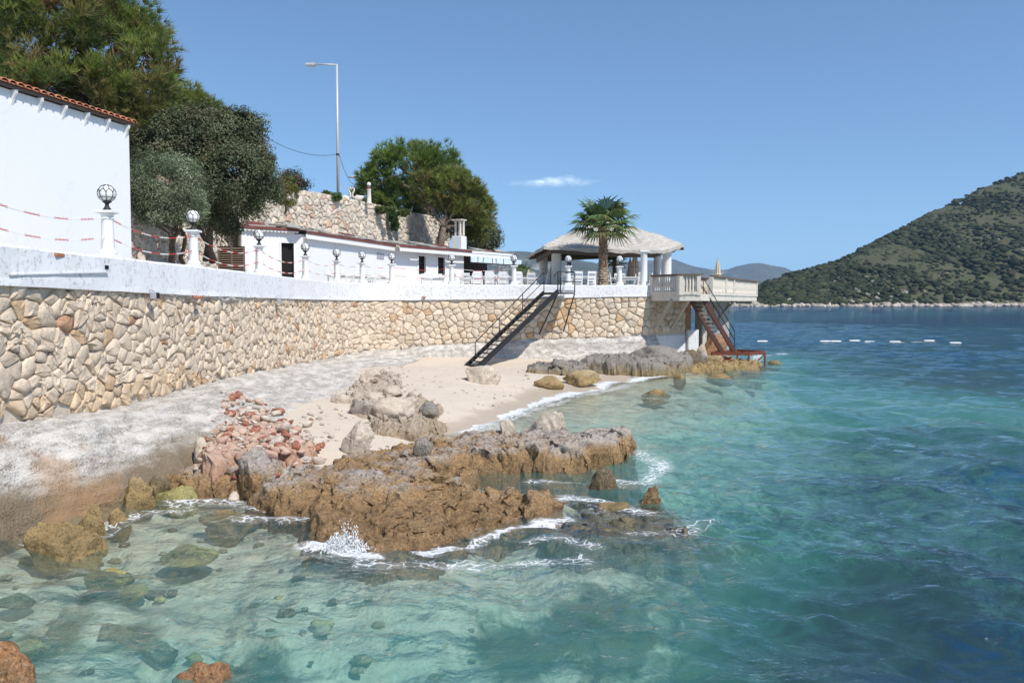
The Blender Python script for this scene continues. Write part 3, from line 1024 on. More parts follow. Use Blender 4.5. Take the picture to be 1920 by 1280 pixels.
boulder('brown boulder with dark underside below the red rubble', 466, 884, 92, 44, .38, K['rock_ledge'], 125, sub=5)
boulder('pale block beside the brown boulder below the red rubble', 372, 850, 44, 32, .45, K['rock_pale'], 126)
boulder('upper pale boulder where the apron meets the beach', 694, 722, 44, 30, .55, K['rock_pale'], 127)
boulder('long brown rock on the upper beach left of the mossy one', 688, 782, 70, 36, .42, K['rock_ledge'], 128, dk=.6)
boulder('broad pale rock in the middle of the beach rocks', 735, 790, 88, 44, .35, K['rock_pale'], 129)
boulder('mossy grey boulder at the seaward end of the beach rocks', 803, 790, 40, 36, .24, K['rock_grey'], 130)
boulder('low cream rock behind the mossy grey boulder', 765, 765, 50, 26, .38, K['rock_pale'], 131)
boulder('flat cream rock on the upper beach, highest of the beach rocks', 738, 744, 46, 20, .48, K['rock_pale'], 132, sub=3)
boulder('grey rock tucked under the edge of the white apron', 640, 762, 44, 26, .50, K['rock_pale'], 133)
boulder('big golden boulder in the water at the lower left under the wall', 88, 1040, 165, 62, -.08, K['rock_gold'], 134, sub=5, rough=.7, dk=.6)
boulder('wedge of golden rock beside the big golden boulder', 168, 996, 56, 52, -.02, K['rock_gold'], 135, dk=.6)
boulder('upright golden boulder against the footing, left of the yellow one', 252, 956, 70, 62, 0, K['rock_gold'], 136, dk=.6)
boulder('smooth yellow boulder at the waterline below the low shelf', 322, 952, 86, 40, -.05, K['rock_algae'], 137, dk=.7)
boulder('grey boulder on the footing above the yellow one', 288, 920, 44, 42, .12, K['rock_grey'], 138)
boulder('small stones pinched beneath the footing edge, brown and wet', 212, 985, 54, 32, -.04, K['rock_gold'], 139)
boulder('golden brown rock half awash in the cove before the low shelf', 420, 990, 120, 36, -.10, K['rock_gold'], 140, dk=.7)
boulder('yellow and brown rock under clear water in the left cove', 335, 1058, 122, 33, -.24, K['rock_algae'], 141, dk=.7, sink=.5)
boulder('bright yellow green rock under the water, leftmost of the two in the cove', 196, 1100, 96, 35, -.30, K['rock_algae'], 142, dk=.6, sink=.5)
boulder('dark oval rock lying on the seabed near the lower left corner', 205, 1206, 78, 35, -.60, K['rock_weed'], 143, dk=.6)
boulder('dark streaked rock on the seabed left of the bottom middle', 290, 1248, 82, 36, -.66, K['rock_weed'], 144, dk=.7)
boulder('olive stone on the seabed left of the dark oval rock', 40, 1236, 64, 34, -.62, K['rock_algae'], 145)
boulder('small yellow stone on the seabed right of the dark streaked rock', 358, 1246, 40, 20, -.66, K['rock_algae'], 146, sub=3)
boulder('olive rock on the seabed before the bright yellow green one', 240, 1128, 60, 28, -.45, K['rock_algae'], 147, sub=3)
boulder('submerged brown rock in the middle of the shallow left water', 410, 1164, 82, 24, -.72, K['rock_weed'], 148, dk=.6)
boulder('dark rock on the seabed at the left edge', 20, 1150, 82, 32, -.45, K['rock_weed'], 149)
boulder('wide weedy rock on the turquoise seabed below the dark tongue', 1130, 1110, 190, 60, -1.25, K['rock_weed'], 150, dk=.8)
boulder('wide weedy rock on the seabed at the bottom middle', 870, 1240, 220, 60, -1.30, K['rock_weed'], 151, dk=.7)
boulder('weedy rock on the seabed at the bottom, right of the middle', 1350, 1270, 220, 60, -1.7, K['rock_weed'], 152, dk=.7)
boulder('red brown rock top rising at the bottom edge of the view', 352, 1318, 170, 64, -.15, K['rock_orange'], 153, sub=5, rough=1.6, dk=.8)
boulder('orange rock in the bottom left corner', -40, 1345, 190, 120, -.1, K['rock_orange'], 154, sub=5, dk=.7)


# pebbles strewn over the beach
pr_ = np.random.default_rng(31)
PV, PF = [], []
V0, F0 = _bm[2]
cnt = 0
while cnt < 420:
    px, py = pr_.uniform(560, 1080), pr_.uniform(690, 830)
    q = atz(px, py, .35)
    z = float(ground(np.array([q.x]), np.array([q.y]))[0])
    if z < .07:
        continue
    r = pr_.choice([.015, .02, .03, .04, .06], p=[.35, .3, .2, .1, .05])
    PV.append(V0 * (1 + pr_.uniform(-.15, .15, (len(V0), 1))) * np.array([r * 1.3, r, r * .7]) + np.array([q.x, q.y, z + r * .25]))
    PF.append(F0 + cnt * len(V0))
    cnt += 1
tag(fast_mesh('beach_pebbles', np.concatenate(PV), np.concatenate(PF), M['rubble'], tint=np.repeat(np.array([(.55, .47, .38)]) * pr_.uniform(.5, 1.15, (cnt, 1)), len(V0), 0)), kind='stuff')

# stones lying on the shallow seabed
SVs, SFs = [], []
cnt = 0
while cnt < 170:
    px, py = pr_.uniform(-60, 900), pr_.uniform(1000, 1300)
    if pr_.random() < (px / 1100):
        continue
    q = atz(px, py, -.5)
    z = float(ground(np.array([q.x]), np.array([q.y]))[0])
    if z > -.15:
        continue
    r = pr_.choice([.03, .045, .06, .09], p=[.3, .3, .25, .15])
    n1 = np.clip(V0, -.75, .8) * (1 + .5 * fbm(V0 * 1.5 + cnt, 3, cnt))[:, None]
    SVs.append(n1 * np.array([r * pr_.uniform(1, 1.7), r, r * .6]) + np.array([q.x, q.y, z + r * .2]))
    SFs.append(F0 + cnt * len(V0))
    cnt += 1
pals = np.array([(.20, .17, .10), (.34, .30, .14), (.12, .10, .07), (.40, .36, .27)])
tag(fast_mesh('seabed_stones', np.concatenate(SVs), np.concatenate(SFs), M['rubble'], tint=np.repeat(pals[pr_.choice(4, cnt)] * pr_.uniform(.7, 1.2, (cnt, 1)), len(V0), 0)), kind='stuff')

# ------------------------------------------------------------------ sea walls
class Path:
    def __init__(self, pts):
        # Catmull-Rom, resampled
        P = [np.array(p, float) for p in pts]
        P = [2 * P[0] - P[1]] + P + [2 * P[-1] - P[-2]]
        out = []
        for i in range(1, len(P) - 2):
            for k in range(24):
                t = k / 24
                a, b, c, d = P[i - 1], P[i], P[i + 1], P[i + 2]
                out.append(0.5 * ((2 * b) + (-a + c) * t + (2 * a - 5 * b + 4 * c - d) * t * t + (-a + 3 * b - 3 * c + d) * t ** 3))
        out.append(P[-2])
        self.p = np.array(out)
        self.s = np.concatenate([[0], np.cumsum(np.hypot(*np.diff(self.p, axis=0).T))])
        self.L = self.s[-1]

    def at(self, s):
        s = np.clip(s, 0, self.L)
        return np.array([np.interp(s, self.s, self.p[:, 0]), np.interp(s, self.s, self.p[:, 1])])

    def nrm(self, s):
        t = self.at(s + 0.05) - self.at(s - 0.05)
        t /= np.hypot(*t) + 1e-9
        return np.array([t[1], -t[0]])

    def w(self, s, z, d):
        q = self.at(s) + self.nrm(s) * d
        return Vector((q[0], q[1], z))


NEAR = Path([(-7.5, 8.0), (-7.5, 14), (-7.5, 20), (-7.5, 26), (-7.45, 30.5), (-7.2, 33), (-6.5, 35.2), (-5.6, 36.3), (-4.85, 36.75)])
FAR = Path([(-4.85, 36.75), (-3.6, 37.05), (-1, 37.55), (2.5, 38.05), (5.4, 38.2), (6.3, 38.45), (6.75, 39.1)])
ALLW = Path([(-7.5, 8.0), (-7.5, 14), (-7.5, 20), (-7.5, 26), (-7.45, 30.5), (-7.2, 33), (-6.5, 35.2), (-5.6, 36.3), (-4.85, 36.75), (-3.6, 37.05), (-1, 37.55), (2.5, 38.05), (5.4, 38.2), (6.3, 38.45), (6.75, 39.1)])


def clip_poly(poly, a, b, c):       # keep a*x+b*y <= c
    out = []
    n = len(poly)
    for i in range(n):
        p, q = poly[i], poly[(i + 1) % n]
        dp, dq = a * p[0] + b * p[1] - c, a * q[0] + b * q[1] - c
        if dp <= 0:
            out.append(p)
        if (dp < 0 < dq) or (dq < 0 < dp):
            t = dp / (dp - dq)
            out.append((p[0] + t * (q[0] - p[0]), p[1] + t * (q[1] - p[1])))
    return out


def stone_cells(L, zb, zt, w, h, rnd, gap, jit=0.42, aniso=1.15, vary=0.0):
    seeds = []
    z_lo = min(zb(s) for s in np.linspace(0, L, 60))
    z_hi = max(zt(s) for s in np.linspace(0, L, 60))
    r = 0
    z = z_lo - h
    while z < z_hi + h:
        s = -w + (r % 2) * w * 0.5
        while s < L + w:
            seeds.append((s + rnd.uniform(-jit, jit) * w, z + rnd.uniform(-jit, jit) * h))
            s += w * rnd.uniform(0.78, 1.3)
        z += h
        r += 1
    if vary > 0:
        for q in list(seeds):
            if rnd.random() < vary:
                a_ = rnd.uniform(0, 6.28)
                seeds.append((q[0] + .55 * w * math.cos(a_), q[1] + .55 * h * math.sin(a_)))
    S = np.array(seeds)
    S[:, 1] *= aniso
    cells = []
    for i in range(len(S)):
        s, z = S[i, 0], S[i, 1] / aniso
        if s < -0.05 or s > L + 0.05:
            continue
        lo, hi = zb(s), zt(s)
        if z < lo + 0.02 or z > hi - 0.02:
            continue
        poly = [(s - 2 * w, (z - 2 * h) * aniso), (s + 2 * w, (z - 2 * h) * aniso), (s + 2 * w, (z + 2 * h) * aniso), (s - 2 * w, (z + 2 * h) * aniso)]
        d = ((S - S[i]) ** 2).sum(1)
        for j in np.argsort(d)[1:16]:
            e = S[j] - S[i]
            l = math.hypot(*e)
            if l < 1e-6:
                continue
            a, b = e / l
            poly = clip_poly(poly, a, b, a * (S[i, 0] + S[j, 0]) / 2 + b * (S[i, 1] + S[j, 1]) / 2 - gap * rnd.uniform(0.6, 1.5))
            if len(poly) < 3:
                break
        if len(poly) < 3:
            continue
        poly = [(p[0], p[1] / aniso) for p in poly]
        lz, hz = zb(s), zt(s)
        ds = (zb(s + .1) - zb(s - .1)) / .2
        poly = clip_poly(poly, ds, -1, ds * s - lz)
        poly = clip_poly(poly, 0, 1, hz)
        poly = clip_poly(poly, -1, 0, 0)
        poly = clip_poly(poly, 1, 0, L)
        if len(poly) < 3:
            continue
        ar = 0.5 * abs(sum(poly[k][0] * poly[(k + 1) % len(poly)][1] - poly[(k + 1) % len(poly)][0] * poly[k][1] for k in range(len(poly))))
        if ar < 0.0025:
            continue
        cells.append((s, z, ar, poly))
    return cells


def stone_geo(W, poly, prj, rnd, rag=0.12):
    # chaikin-rounded outline, three rings and a crown point
    n = len(poly)
    ring = []
    for i in range(n):
        p, q = poly[i], poly[(i + 1) % n]
        L = math.hypot(q[0] - p[0], q[1] - p[1])
        if L < 0.03:
            ring.append(((p[0] + q[0]) / 2, (p[1] + q[1]) / 2))
        else:
            t = rnd.uniform(.06, .2)
            ring.append((p[0] + (q[0] - p[0]) * t, p[1] + (q[1] - p[1]) * t))
            t = rnd.uniform(.8, .94)
            ring.append((p[0] + (q[0] - p[0]) * t, p[1] + (q[1] - p[1]) * t))
    n = len(ring)
    cx = sum(p[0] for p in ring) / n
    cz = sum(p[1] for p in ring) / n
    tilt = (rnd.uniform(-.5, .5), rnd.uniform(-.55, .35))
    vs = []
    for (k, dd, jj) in ((1.0, -0.02, 0), (0.97, 0.70, .20), (0.74, 1.0, .26)):
        for p in ring:
            x, z = (p[0] - cx) * k, (p[1] - cz) * k
            d = dd * prj
            if dd > 0:
                d *= 1 + rnd.uniform(-jj, jj)
                d += (tilt[0] * x + tilt[1] * z) * min(1, prj * 6) * 0.6
                x *= 1 + rnd.uniform(-rag, rag) * .5
                z *= 1 + rnd.uniform(-rag, rag) * .5
            vs.append(W(cx + x, cz + z, max(d, -0.05)))
    vs.append(W(cx, cz, prj * (1.0 + rnd.uniform(-.05, .18))))
    fs = []
    for r in range(2):
        for i in range(n):
            j = (i + 1) % n
            fs.append((r * n + i, r * n + j, (r + 1) * n + j, (r + 1) * n + i))
    for i in range(n):
        fs.append((2 * n + i, 2 * n + (i + 1) % n, 3 * n))
    return vs, fs


def stone_wall(root, W, cells, rnd, pal, prj, limit=300, key=None, name='stone', rag=0.12, smooth=True):
    cells = sorted(cells, key=key)
    org = root.location
    rest = MB(org)
    for i, (s, z, ar, poly) in enumerate(cells):
        vs, fs = stone_geo(W, poly, prj * rnd.uniform(.75, 1.3), rnd, rag)
        c = pal(s, z, rnd)
        sm = smooth and rnd.random() < .6
        if i < limit:
            b = MB(org)
            b.add(vs, fs, 0, c, sm)
            b.build(name, M['stone'], root)
        else:
            rest.add(vs, fs, 0, c, sm)
    if len(cells) > limit:
        tag(rest.build('smaller_stones', M['stone'], root), kind='stuff')


def pal_near(s, z, r):
    t = r.random()
    if t < 0.05:
        c = (0.62, 0.43, 0.26)
    elif t < 0.065:
        c = (0.48, 0.27, 0.16)
    elif t < 0.32:
        c = (0.69, 0.565, 0.43)
    else:
        c = (0.71, 0.585, 0.45)
    k = r.uniform(.84, 1.10)
    if z < 1.5 and s < 12:
        c = tuple(a * b for a, b in zip(c, (.97, .90, .80)))
    return tuple(min(.8, x * k) for x in c)


def pal_far(s, z, r):
    t = r.random()
    c = (0.72, 0.61, 0.475) if t < .62 else ((0.68, 0.545, 0.40) if t < .96 else (0.62, 0.42, 0.25))
    if abs(s - 7.2) < .5:
        c = (0.64, 0.45, 0.26) if r.random() < .6 else c
    k = r.uniform(.88, 1.08)
    return tuple(x * k for x in c)


def strip(mb, path, prof, s0, s1, n, mi=0, wob=0.0, seed=0, tint=(1, 1, 1)):
    # sweep a profile [(depth, z)] (functions of s allowed) along the path
    vs = []
    k = len(prof)
    S = np.linspace(s0, s1, n)
    for i, s in enumerate(S):
        for j, (d, z) in enumerate(prof):
            d = d(s) if callable(d) else d
            z = z(s) if callable(z) else z
            if wob:
                q = np.array([[s * 1.7, j * 1.3, 0.0]])
                d += wob * float(fbm(q, 3, seed)[0])
                z += wob * 0.6 * float(fbm(q + 50, 3, seed)[0])
            vs.append(path.w(s, z, d))
    fs = []
    for i in range(n - 1):
        for j in range(k - 1):
            a = i * k + j
            fs.append((a, a + k, a + k + 1, a + 1))
    fs.append(tuple(range(k)))
    fs.append(tuple((n - 1) * k + j for j in range(k - 1, -1, -1)))
    mb.add(vs, fs, mi, tint, False)


def itp(xs, ys):
    return lambda s: float(np.interp(s, xs, ys))


sN = lambda y: float(np.interp(y, NEAR.p[:, 1], NEAR.s))
zbN = itp([0, sN(12.4), sN(15.3), sN(20.8), sN(32), NEAR.L], [1.32, 1.21, 1.0, 1.0, .76, .90])
ztN = itp([0, sN(12.4), sN(20), sN(35), NEAR.L], [3.27, 3.26, 3.16, 3.09, 3.10])
zbF = itp([0, 1.3, 5, 10.3, FAR.L], [.90, 1.05, 1.25, 1.40, 1.42])
ztF = itp([0, 4, 10, FAR.L], [3.10, 3.14, 3.26, 3.28])
topA = itp([0, 14, 28, 33, FAR.L + NEAR.L], [3.845, 3.84, 3.80, 3.78, 3.765])
offF = NEAR.L

concrete = NT('rough_concrete')
_p = concrete.pos()
_z = concrete.n('ShaderNodeSeparateXYZ', {0: _p}).outputs['Z']
_a = concrete.noise(_p, 26, 6, 0.7)
_b = concrete.noise(concrete.scalev(_p, (1, .45, 2.2)), 3.2, 7, 0.65)
_e = concrete.noise(_p, 0.7, 4)
_v = concrete.voro(_p, 34)
_c = concrete.mixc(concrete.maprange(_a, 0.38, 0.62), (0.27, 0.245, 0.215), (0.60, 0.55, 0.49))
_c = concrete.mixc(concrete.maprange(_b, 0.40, 0.62, 0.0, 0.75), _c, (0.76, 0.71, 0.65))
_c = concrete.mixc(concrete.maprange(_a, 0.31, 0.39, 0.9, 0), _c, (0.16, 0.14, 0.12))
_zz = concrete.math('ADD', _z, concrete.math('MULTIPLY', concrete.math('SUBTRACT', _e, 0.5), 0.7))
_zz = concrete.math('ADD', _zz, concrete.math('MULTIPLY', concrete.math('SUBTRACT', _b, 0.5), 0.4))
_brown = concrete.mixc(_a, (0.10, 0.075, 0.05), (0.36, 0.28, 0.19))
_yy = concrete.n('ShaderNodeSeparateXYZ', {0: _p}).outputs['Y']
_low = concrete.math('MULTIPLY', concrete.maprange(_zz, 0.30, 0.72, 1, 0), concrete.maprange(_yy, 15.5, 18.5, 1, 0))
_c = concrete.mixc(_low, _c, _brown)
_or = concrete.math('MULTIPLY', concrete.maprange(_e, 0.55, 0.68), concrete.maprange(_yy, 12.4, 13.4, 0.5, 0))
_c = concrete.mixc(_or, _c, (0.42, 0.235, 0.11))
_h = concrete.math('ADD', concrete.math('MULTIPLY', _b, 1.3), concrete.math('ADD', concrete.math('MULTIPLY', _a, 1.1), concrete.math('MULTIPLY', _v, 0.5)))
M['concrete'] = concrete.done(concrete.principled(_c, 0.92, concrete.bump(_h, 1.0, 0.030), 0.15))

# near wall: rubble masonry running away from the camera
wr1 = random.Random(21)
nw = thing('sea_wall', 'rubble stone sea wall with white top running along the left side', 'wall', (-7.5, 20, 1.0), 0, 'sea walls')
mb = MB(nw.location)
strip(mb, NEAR, [(0.0, ztN), (0.0, lambda s: zbN(s) - .3), (-0.5, lambda s: zbN(s) - .3), (-0.5, ztN)], 0, NEAR.L, 90)
mb.build('mortar_core', M['mortar'], nw)
cells = stone_cells(NEAR.L, zbN, ztN, 0.42, 0.235, wr1, 0.003, 0.62, 1.3, .55)
stone_wall(nw, NEAR.w, cells, wr1, pal_near, 0.068, 300, key=lambda c: -c[2] / (c[0] + 5.0) ** 2 * (1 if c[0] > 2.2 else 1e-6), rag=.3)
mb = MB(nw.location)
strip(mb, ALLW, [(-.02, lambda s: ztN(s) - .03), (.13, lambda s: ztN(s) - .02), (.115, lambda s: ztN(s) + .10), (.10, lambda s: topA(s) - .04), (.06, topA), (-.36, topA), (-.38, 3.2)], 0, NEAR.L, 150, wob=.022, seed=3)
mb.build('parapet', M['parapet'], nw)

# rough grey cement smeared between the parapet and the stones
M['cement'] = simple('grey_cement', (0.44, 0.41, 0.375), 0.95, 0.4, 11, 1.0, 0.03, dirt=(0.24, 0.22, 0.20), dirt_amt=0.06)


def cement(path, root, s0, s1, zt, hh, seed, dep=.09):
    ns, nz = int((s1 - s0) / .03), 14
    V = []
    for i in range(ns):
        s = s0 + (s1 - s0) * i / (ns - 1)
        e = math.sin(math.pi * i / (ns - 1)) ** .5
        q = np.array([[s * 2.1, 0, seed]])
        h = hh * e * (.75 + .6 * float(fbm(q, 3, seed)[0]))
        for j in range(nz):
            t = j / (nz - 1)
            p = np.array([[s * 5, t * h * 6, seed]])
            d = dep * (math.sin(math.pi * min(1, .12 + t * .88)) ** .6) * (.8 + .7 * float(fbm(p, 3, seed + 1)[0])) - .02
            V.append(path.w(s, zt(s) + .03 - t * h, d))
    V = np.array([tuple(v) for v in V]) - np.array(root.location)
    fast_mesh('cement_repair', V, grid_faces(ns, nz), M['cement'], root)


cement(NEAR, nw, sN(17.2), sN(24.5), ztN, .30, 5, .16)
cement(NEAR, nw, sN(12.5), sN(15.0), ztN, .10, 6, .12)
cement(NEAR, nw, sN(28), NEAR.L - .1, ztN, .16, 7, .11)

# apron of rough concrete below it
AY = [8, 10.8, 12.5, 13.6, 15, 17, 20, 24, 28, 32, 34.5, 36.5]
AX = [-6.95, -6.45, -5.6, -5.3, -4.9, -4.15, -4.05, -4.1, -4.2, -4.3, -4.2, -3.9]
AZ = [-.3, -.22, -.15, .0, .28, .44, .48, .50, .54, .60, .62, .64]
NA, MA = 560, 46
SS = np.linspace(0, NEAR.L, NA)
AV = np.zeros((NA, MA, 3))
for i, s in enumerate(SS):
    a = NEAR.at(s)
    y = a[1]
    ex, ez = np.interp(y, AY, AX), np.interp(y, AY, AZ)
    ey = y if y < 33 else 33 + (y - 33) * 0.55
    zt0 = zbN(s) + .02
    pw = np.interp(y, [8, 13, 16, 22], [2.6, 2.4, 1.5, 1.0])
    for j in range(MA):
        t = j / (MA - 7)
        if t <= 1:
            z = zt0 + (ez - zt0) * (t ** pw)
            x = a[0] + .02 + (ex - a[0]) * t
            yy = y + (ey - y) * t
        else:
            q = (t - 1) * (MA - 7)
            z = ez - 0.13 * q
            x = ex + .02 - 0.05 * q
            yy = ey
        AV[i, j] = (x, yy, z)
V = AV.reshape(-1, 3)
near_ = smooth01((19 - V[:, 1]) / 5)
nz = 0.085 * fbm(V * np.array([1.2, .8, 2.5]), 4, 80) + 0.045 * fbm(V * 6, 3, 81) + 0.025 * np.abs(fbm(V * 18, 2, 82))
nz = nz + near_ * (0.10 * fbm(V * np.array([2.5, .9, 3.5]), 4, 86) - 0.05 * np.clip(fbm(V * 4.5, 3, 87) * 3 - .9, 0, 1))
lay = 0.02 * np.sin(V[:, 2] * 55 + 4 * fbm(V * 1.5, 2, 84))
V = V + (nz + lay)[:, None] * np.array([.7, -.15, .7])
org = np.array(nw.location)
V_AP = V
o = fast_mesh('apron', V - org, grid_faces(NA, MA)[:, ::-1], M['concrete'], nw)

# red and cream rubble spilled from the footing
rub = random.Random(3)
RUB_LAB = {0: 'broken brick red stone in the rubble heap at the foot of the apron', 1: 'cream stone in the red rubble heap at the foot of the apron', 2: 'pale pink stone in the red rubble heap at the foot of the apron'}
RUB_COL = {0: [(0.34, 0.12, 0.075), (0.40, 0.16, 0.09), (0.28, 0.09, 0.06)], 1: [(0.60, 0.52, 0.44), (0.52, 0.45, 0.38)], 2: [(0.55, 0.36, 0.28), (0.58, 0.42, 0.33)]}
rub_meshes = {}
for c in range(3):
    for j in range(4):
        V, Fc = boulder_mesh((1, .7, .55), 300 + c * 10 + j, 2, 14, 0.5)
        col = RUB_COL[c][j % len(RUB_COL[c])]
        o = fast_mesh('rubble_stone', V, Fc, M['rubble'], tint=col, smooth=False)
        rub_meshes[(c, j)] = o.data
        bpy.data.objects.remove(o)
RUBZ = [((430, 770), (590, 830)), ((380, 820), (560, 860)), ((360, 850), (440, 880))]
nr = 0
AW = V_AP
while nr < 290:
    t = rub.random()
    if rub.random() < 0.7:
        px = 425 + 175 * t + rub.gauss(0, 12)
        py = 765 + 62 * t + rub.gauss(6, 17)
        z = 0.62 - 0.1 * t
    else:
        px = rub.uniform(365, 540)
        py = 828 + rub.gauss(8, 14)
        z = 0.5
    if py < 758 + max(0, px - 430) * 0.22:
        continue
    p = atz(px, py, z)
    k_ = np.argmin(((AW[:, :2] - np.array([p.x, p.y])) ** 2).sum(1))
    z = max(float(support(p.x, p.y)[0]), AW[k_, 2] if (AW[k_, 0] - p.x) ** 2 + (AW[k_, 1] - p.y) ** 2 < .02 else -1)
    sz = rub.choice([.06, .07, .08, .10, .12, .15, .19, .24]) * rub.uniform(.8, 1.2)
    c = rub.choices([0, 1, 2], [.26, .42, .32])[0]
    o = bpy.data.objects.new('rubble_stone', rub_meshes[(c, rub.randrange(4))])
    link(o)
    o.location = (p.x, p.y, z + rub.uniform(-.03, .05) + 0.02)
    o.rotation_euler = (rub.uniform(-.6, .6), rub.uniform(-.6, .6), rub.uniform(0, 6.3))
    o.scale = (sz * 1.3, sz * 1.3, sz * 1.3)
    tag(o, RUB_LAB[c], 'stone', 'rubble stones below the sea wall apron')
    nr += 1


# far wall: squarer blocks, facing the camera
wr2 = random.Random(5)
fw = thing('sea_wall', 'pale block stone sea wall behind the black stairs at the end of the beach', 'wall', (0, 37.6, .5), 0, 'sea walls')
mb = MB(fw.location)
strip(mb, FAR, [(0.0, ztF), (0.0, lambda s: zbF(s) - .2), (-0.5, lambda s: zbF(s) - .2), (-0.5, ztF)], 0, FAR.L, 60)
mb.build('mortar_core', M['mortar'], fw)
cells = stone_cells(FAR.L, zbF, ztF, 0.36, 0.28, wr2, 0.006, 0.38, 1.05)
stone_wall(fw, FAR.w, cells, wr2, pal_far, 0.075, 300, key=lambda c: -c[2])
mb = MB(fw.location)
topF = lambda s: topA(s + offF)
strip(mb, FAR, [(-.02, lambda s: ztF(s) - .03), (.13, lambda s: ztF(s) - .02), (.115, lambda s: ztF(s) + .10), (.10, lambda s: topF(s) - .04), (.06, topF), (-.36, topF), (-.38, 3.2)], 0.002, FAR.L, 70, wob=.022, seed=4)
mb.build('parapet', M['parapet'], fw)
NA, MA = 200, 24
V = np.zeros((NA, MA, 3))
for i, s in enumerate(np.linspace(-0.4, FAR.L, NA)):
    for j in range(MA):
        t = j / (MA - 1)
        z = (zbF(s) + .02) * (1 - t) + (-.25) * t
        p = FAR.w(s, z, 0.03 + 0.16 * min(1, t * 8) + 0.75 * t ** 1.7 * (1.2 if s < 2 else .8))
        V[i, j] = p
V = V.reshape(-1, 3)
V = V + (0.09 * fbm(V * 1.5, 4, 90) + 0.03 * fbm(V * 7, 3, 91))[:, None] * np.array([.15, -1, .25])
cement(FAR, fw, .05, 2.6, ztF, .24, 9, .12)
cement(FAR, fw, 6.6, 10.5, ztF, .10, 10, .10)
fast_mesh('footing', V - np.array(fw.location), grid_faces(NA, MA)[:, ::-1], M['concrete'], fw)

# wall fittings
p = NEAR.w(sN(15.05), 3.56, .10)
t = thing('wall_slot', 'dark slot with a thin ledge cut in the white parapet at left', 'opening', p)
b = MB(p); b.box(NEAR.w(sN(15.15), 3.63, .11), (.03, .12, .07), tint=(.3, .25, .25)); b.build('slot', M['dark'], t)
b = MB(p); b.bar(NEAR.w(sN(15.15), 3.545, .14), NEAR.w(sN(12.2), 3.40, .125), .035, .02); b.build('ledge', M['parapet'], t)
p = NEAR.w(sN(16.9), 3.13, .22)
t = thing('floodlight', 'small grey floodlight box fixed to the sea wall under the parapet', 'light', p)
b = MB(p); b.box(p, (.13, .17, .15), bev=.015); b.build('housing', M['grey_plastic'], t)
b = MB(p); b.box(p + Vector((.072, 0, 0)), (.012, .13, .11)); b.build('lens', M['dark'], t)
b = MB(p); b.tube([p + Vector((-.2, .0, .1)), p + Vector((-.12, 0, .13)), p + Vector((0, 0, .085))], .012, 6); b.build('bracket', M['grey_plastic'], t)
p = NEAR.w(sN(26), 3.05, .2)
o = MB(p).box(p, (.1, .14, .16), bev=.012).build('junction_box', M['grey_plastic'])
o.location = p
tag(o, 'grey junction box on the sea wall, smaller and farther than the floodlight', 'box')
for (px, py, d, lab) in ((372, 557, 19.3, 'red brick end showing under the parapet beside the floodlight'), (795, 557, 36.9, 'red brick end showing under the parapet at the wall corner'), (105, 478, 13.6, 'red brick chip on top of the white parapet at left')):
    q = atd(px, py, d)
    o = MB(q).box(q, (.16, .30, .06), rz=.1, bev=.01).build('brick', M['tile'])
    o.location = q
    tag(o, lab, 'brick')

# terrace floor behind the parapet
tp = [tuple(ALLW.at(s) - ALLW.nrm(s) * 0.3) for s in np.linspace(0, ALLW.L, 70)]
mb = MB()
mb.add([(x, y, 3.42) for (x, y) in tp] + [(7.0, 62, 3.42), (-16, 62, 3.42), (-16, 8, 3.42)], [tuple(range(len(tp) + 3))])
tag(mb.build('terrace', simple('terrace_floor', (0.50, 0.46, 0.41), 0.85, 0.12, 3, 0.2, 0.01)), kind='structure')

# ------------------------------------------------------------------ white building at the left
def wall_quad(mb, a, b, z0, z1, th=0.25, mi=0):
    # vertical wall slab from a to b (xy), thickness to the left of a->b
    a, b = np.array(a, float), np.array(b, float)
    t = (b - a) / np.hypot(*(b - a))
    n = np.array([-t[1], t[0]])
    mb.prism([tuple(a), tuple(b), tuple(b + n * th), tuple(a + n * th)], z0, z1, mi)


WB1 = np.array([-8.46, 18.5])
WB0 = WB1 + (np.array([-.218, -1.0]) * 10.5)
t_ = (WB1 - WB0) / np.hypot(*(WB1 - WB0))
n_ = np.array([t_[1], -t_[0]])
wb = thing('white_building', 'plain white building with a terracotta tiled eave at the left edge', 'building', (WB1[0], WB1[1], 3.4))
mb = MB(wb.location)
mb.prism([tuple(WB0), tuple(WB1), tuple(WB1 - n_ * 5), tuple(WB0 - n_ * 5)], 2.6, 6.86)
mb.build('wall', M['white_wall'], wb)
mb = MB(wb.location)
e0, e1 = WB0 + n_ * .10, WB1 + n_ * .10 + t_ * .08
q0, q1 = WB0 - n_ * 5, WB1 - n_ * 5 + t_ * .08
mb.add([(e0[0], e0[1], 6.87), (e1[0], e1[1], 6.87), (q1[0], q1[1], 7.9), (q0[0], q0[1], 7.9), (e0[0], e0[1], 6.93), (e1[0], e1[1], 6.93), (q1[0], q1[1], 7.96), (q0[0], q0[1], 7.96)],
       [(0, 3, 2, 1), (4, 5, 6, 7), (0, 1, 5, 4), (1, 2, 6, 5), (2, 3, 7, 6), (3, 0, 4, 7)])
mb.build('roof', M['brown_wood'], wb)
L_ = np.hypot(*(WB1 - WB0))
s_ = L_ - 0.03
rt = random.Random(2)
k_ = 0
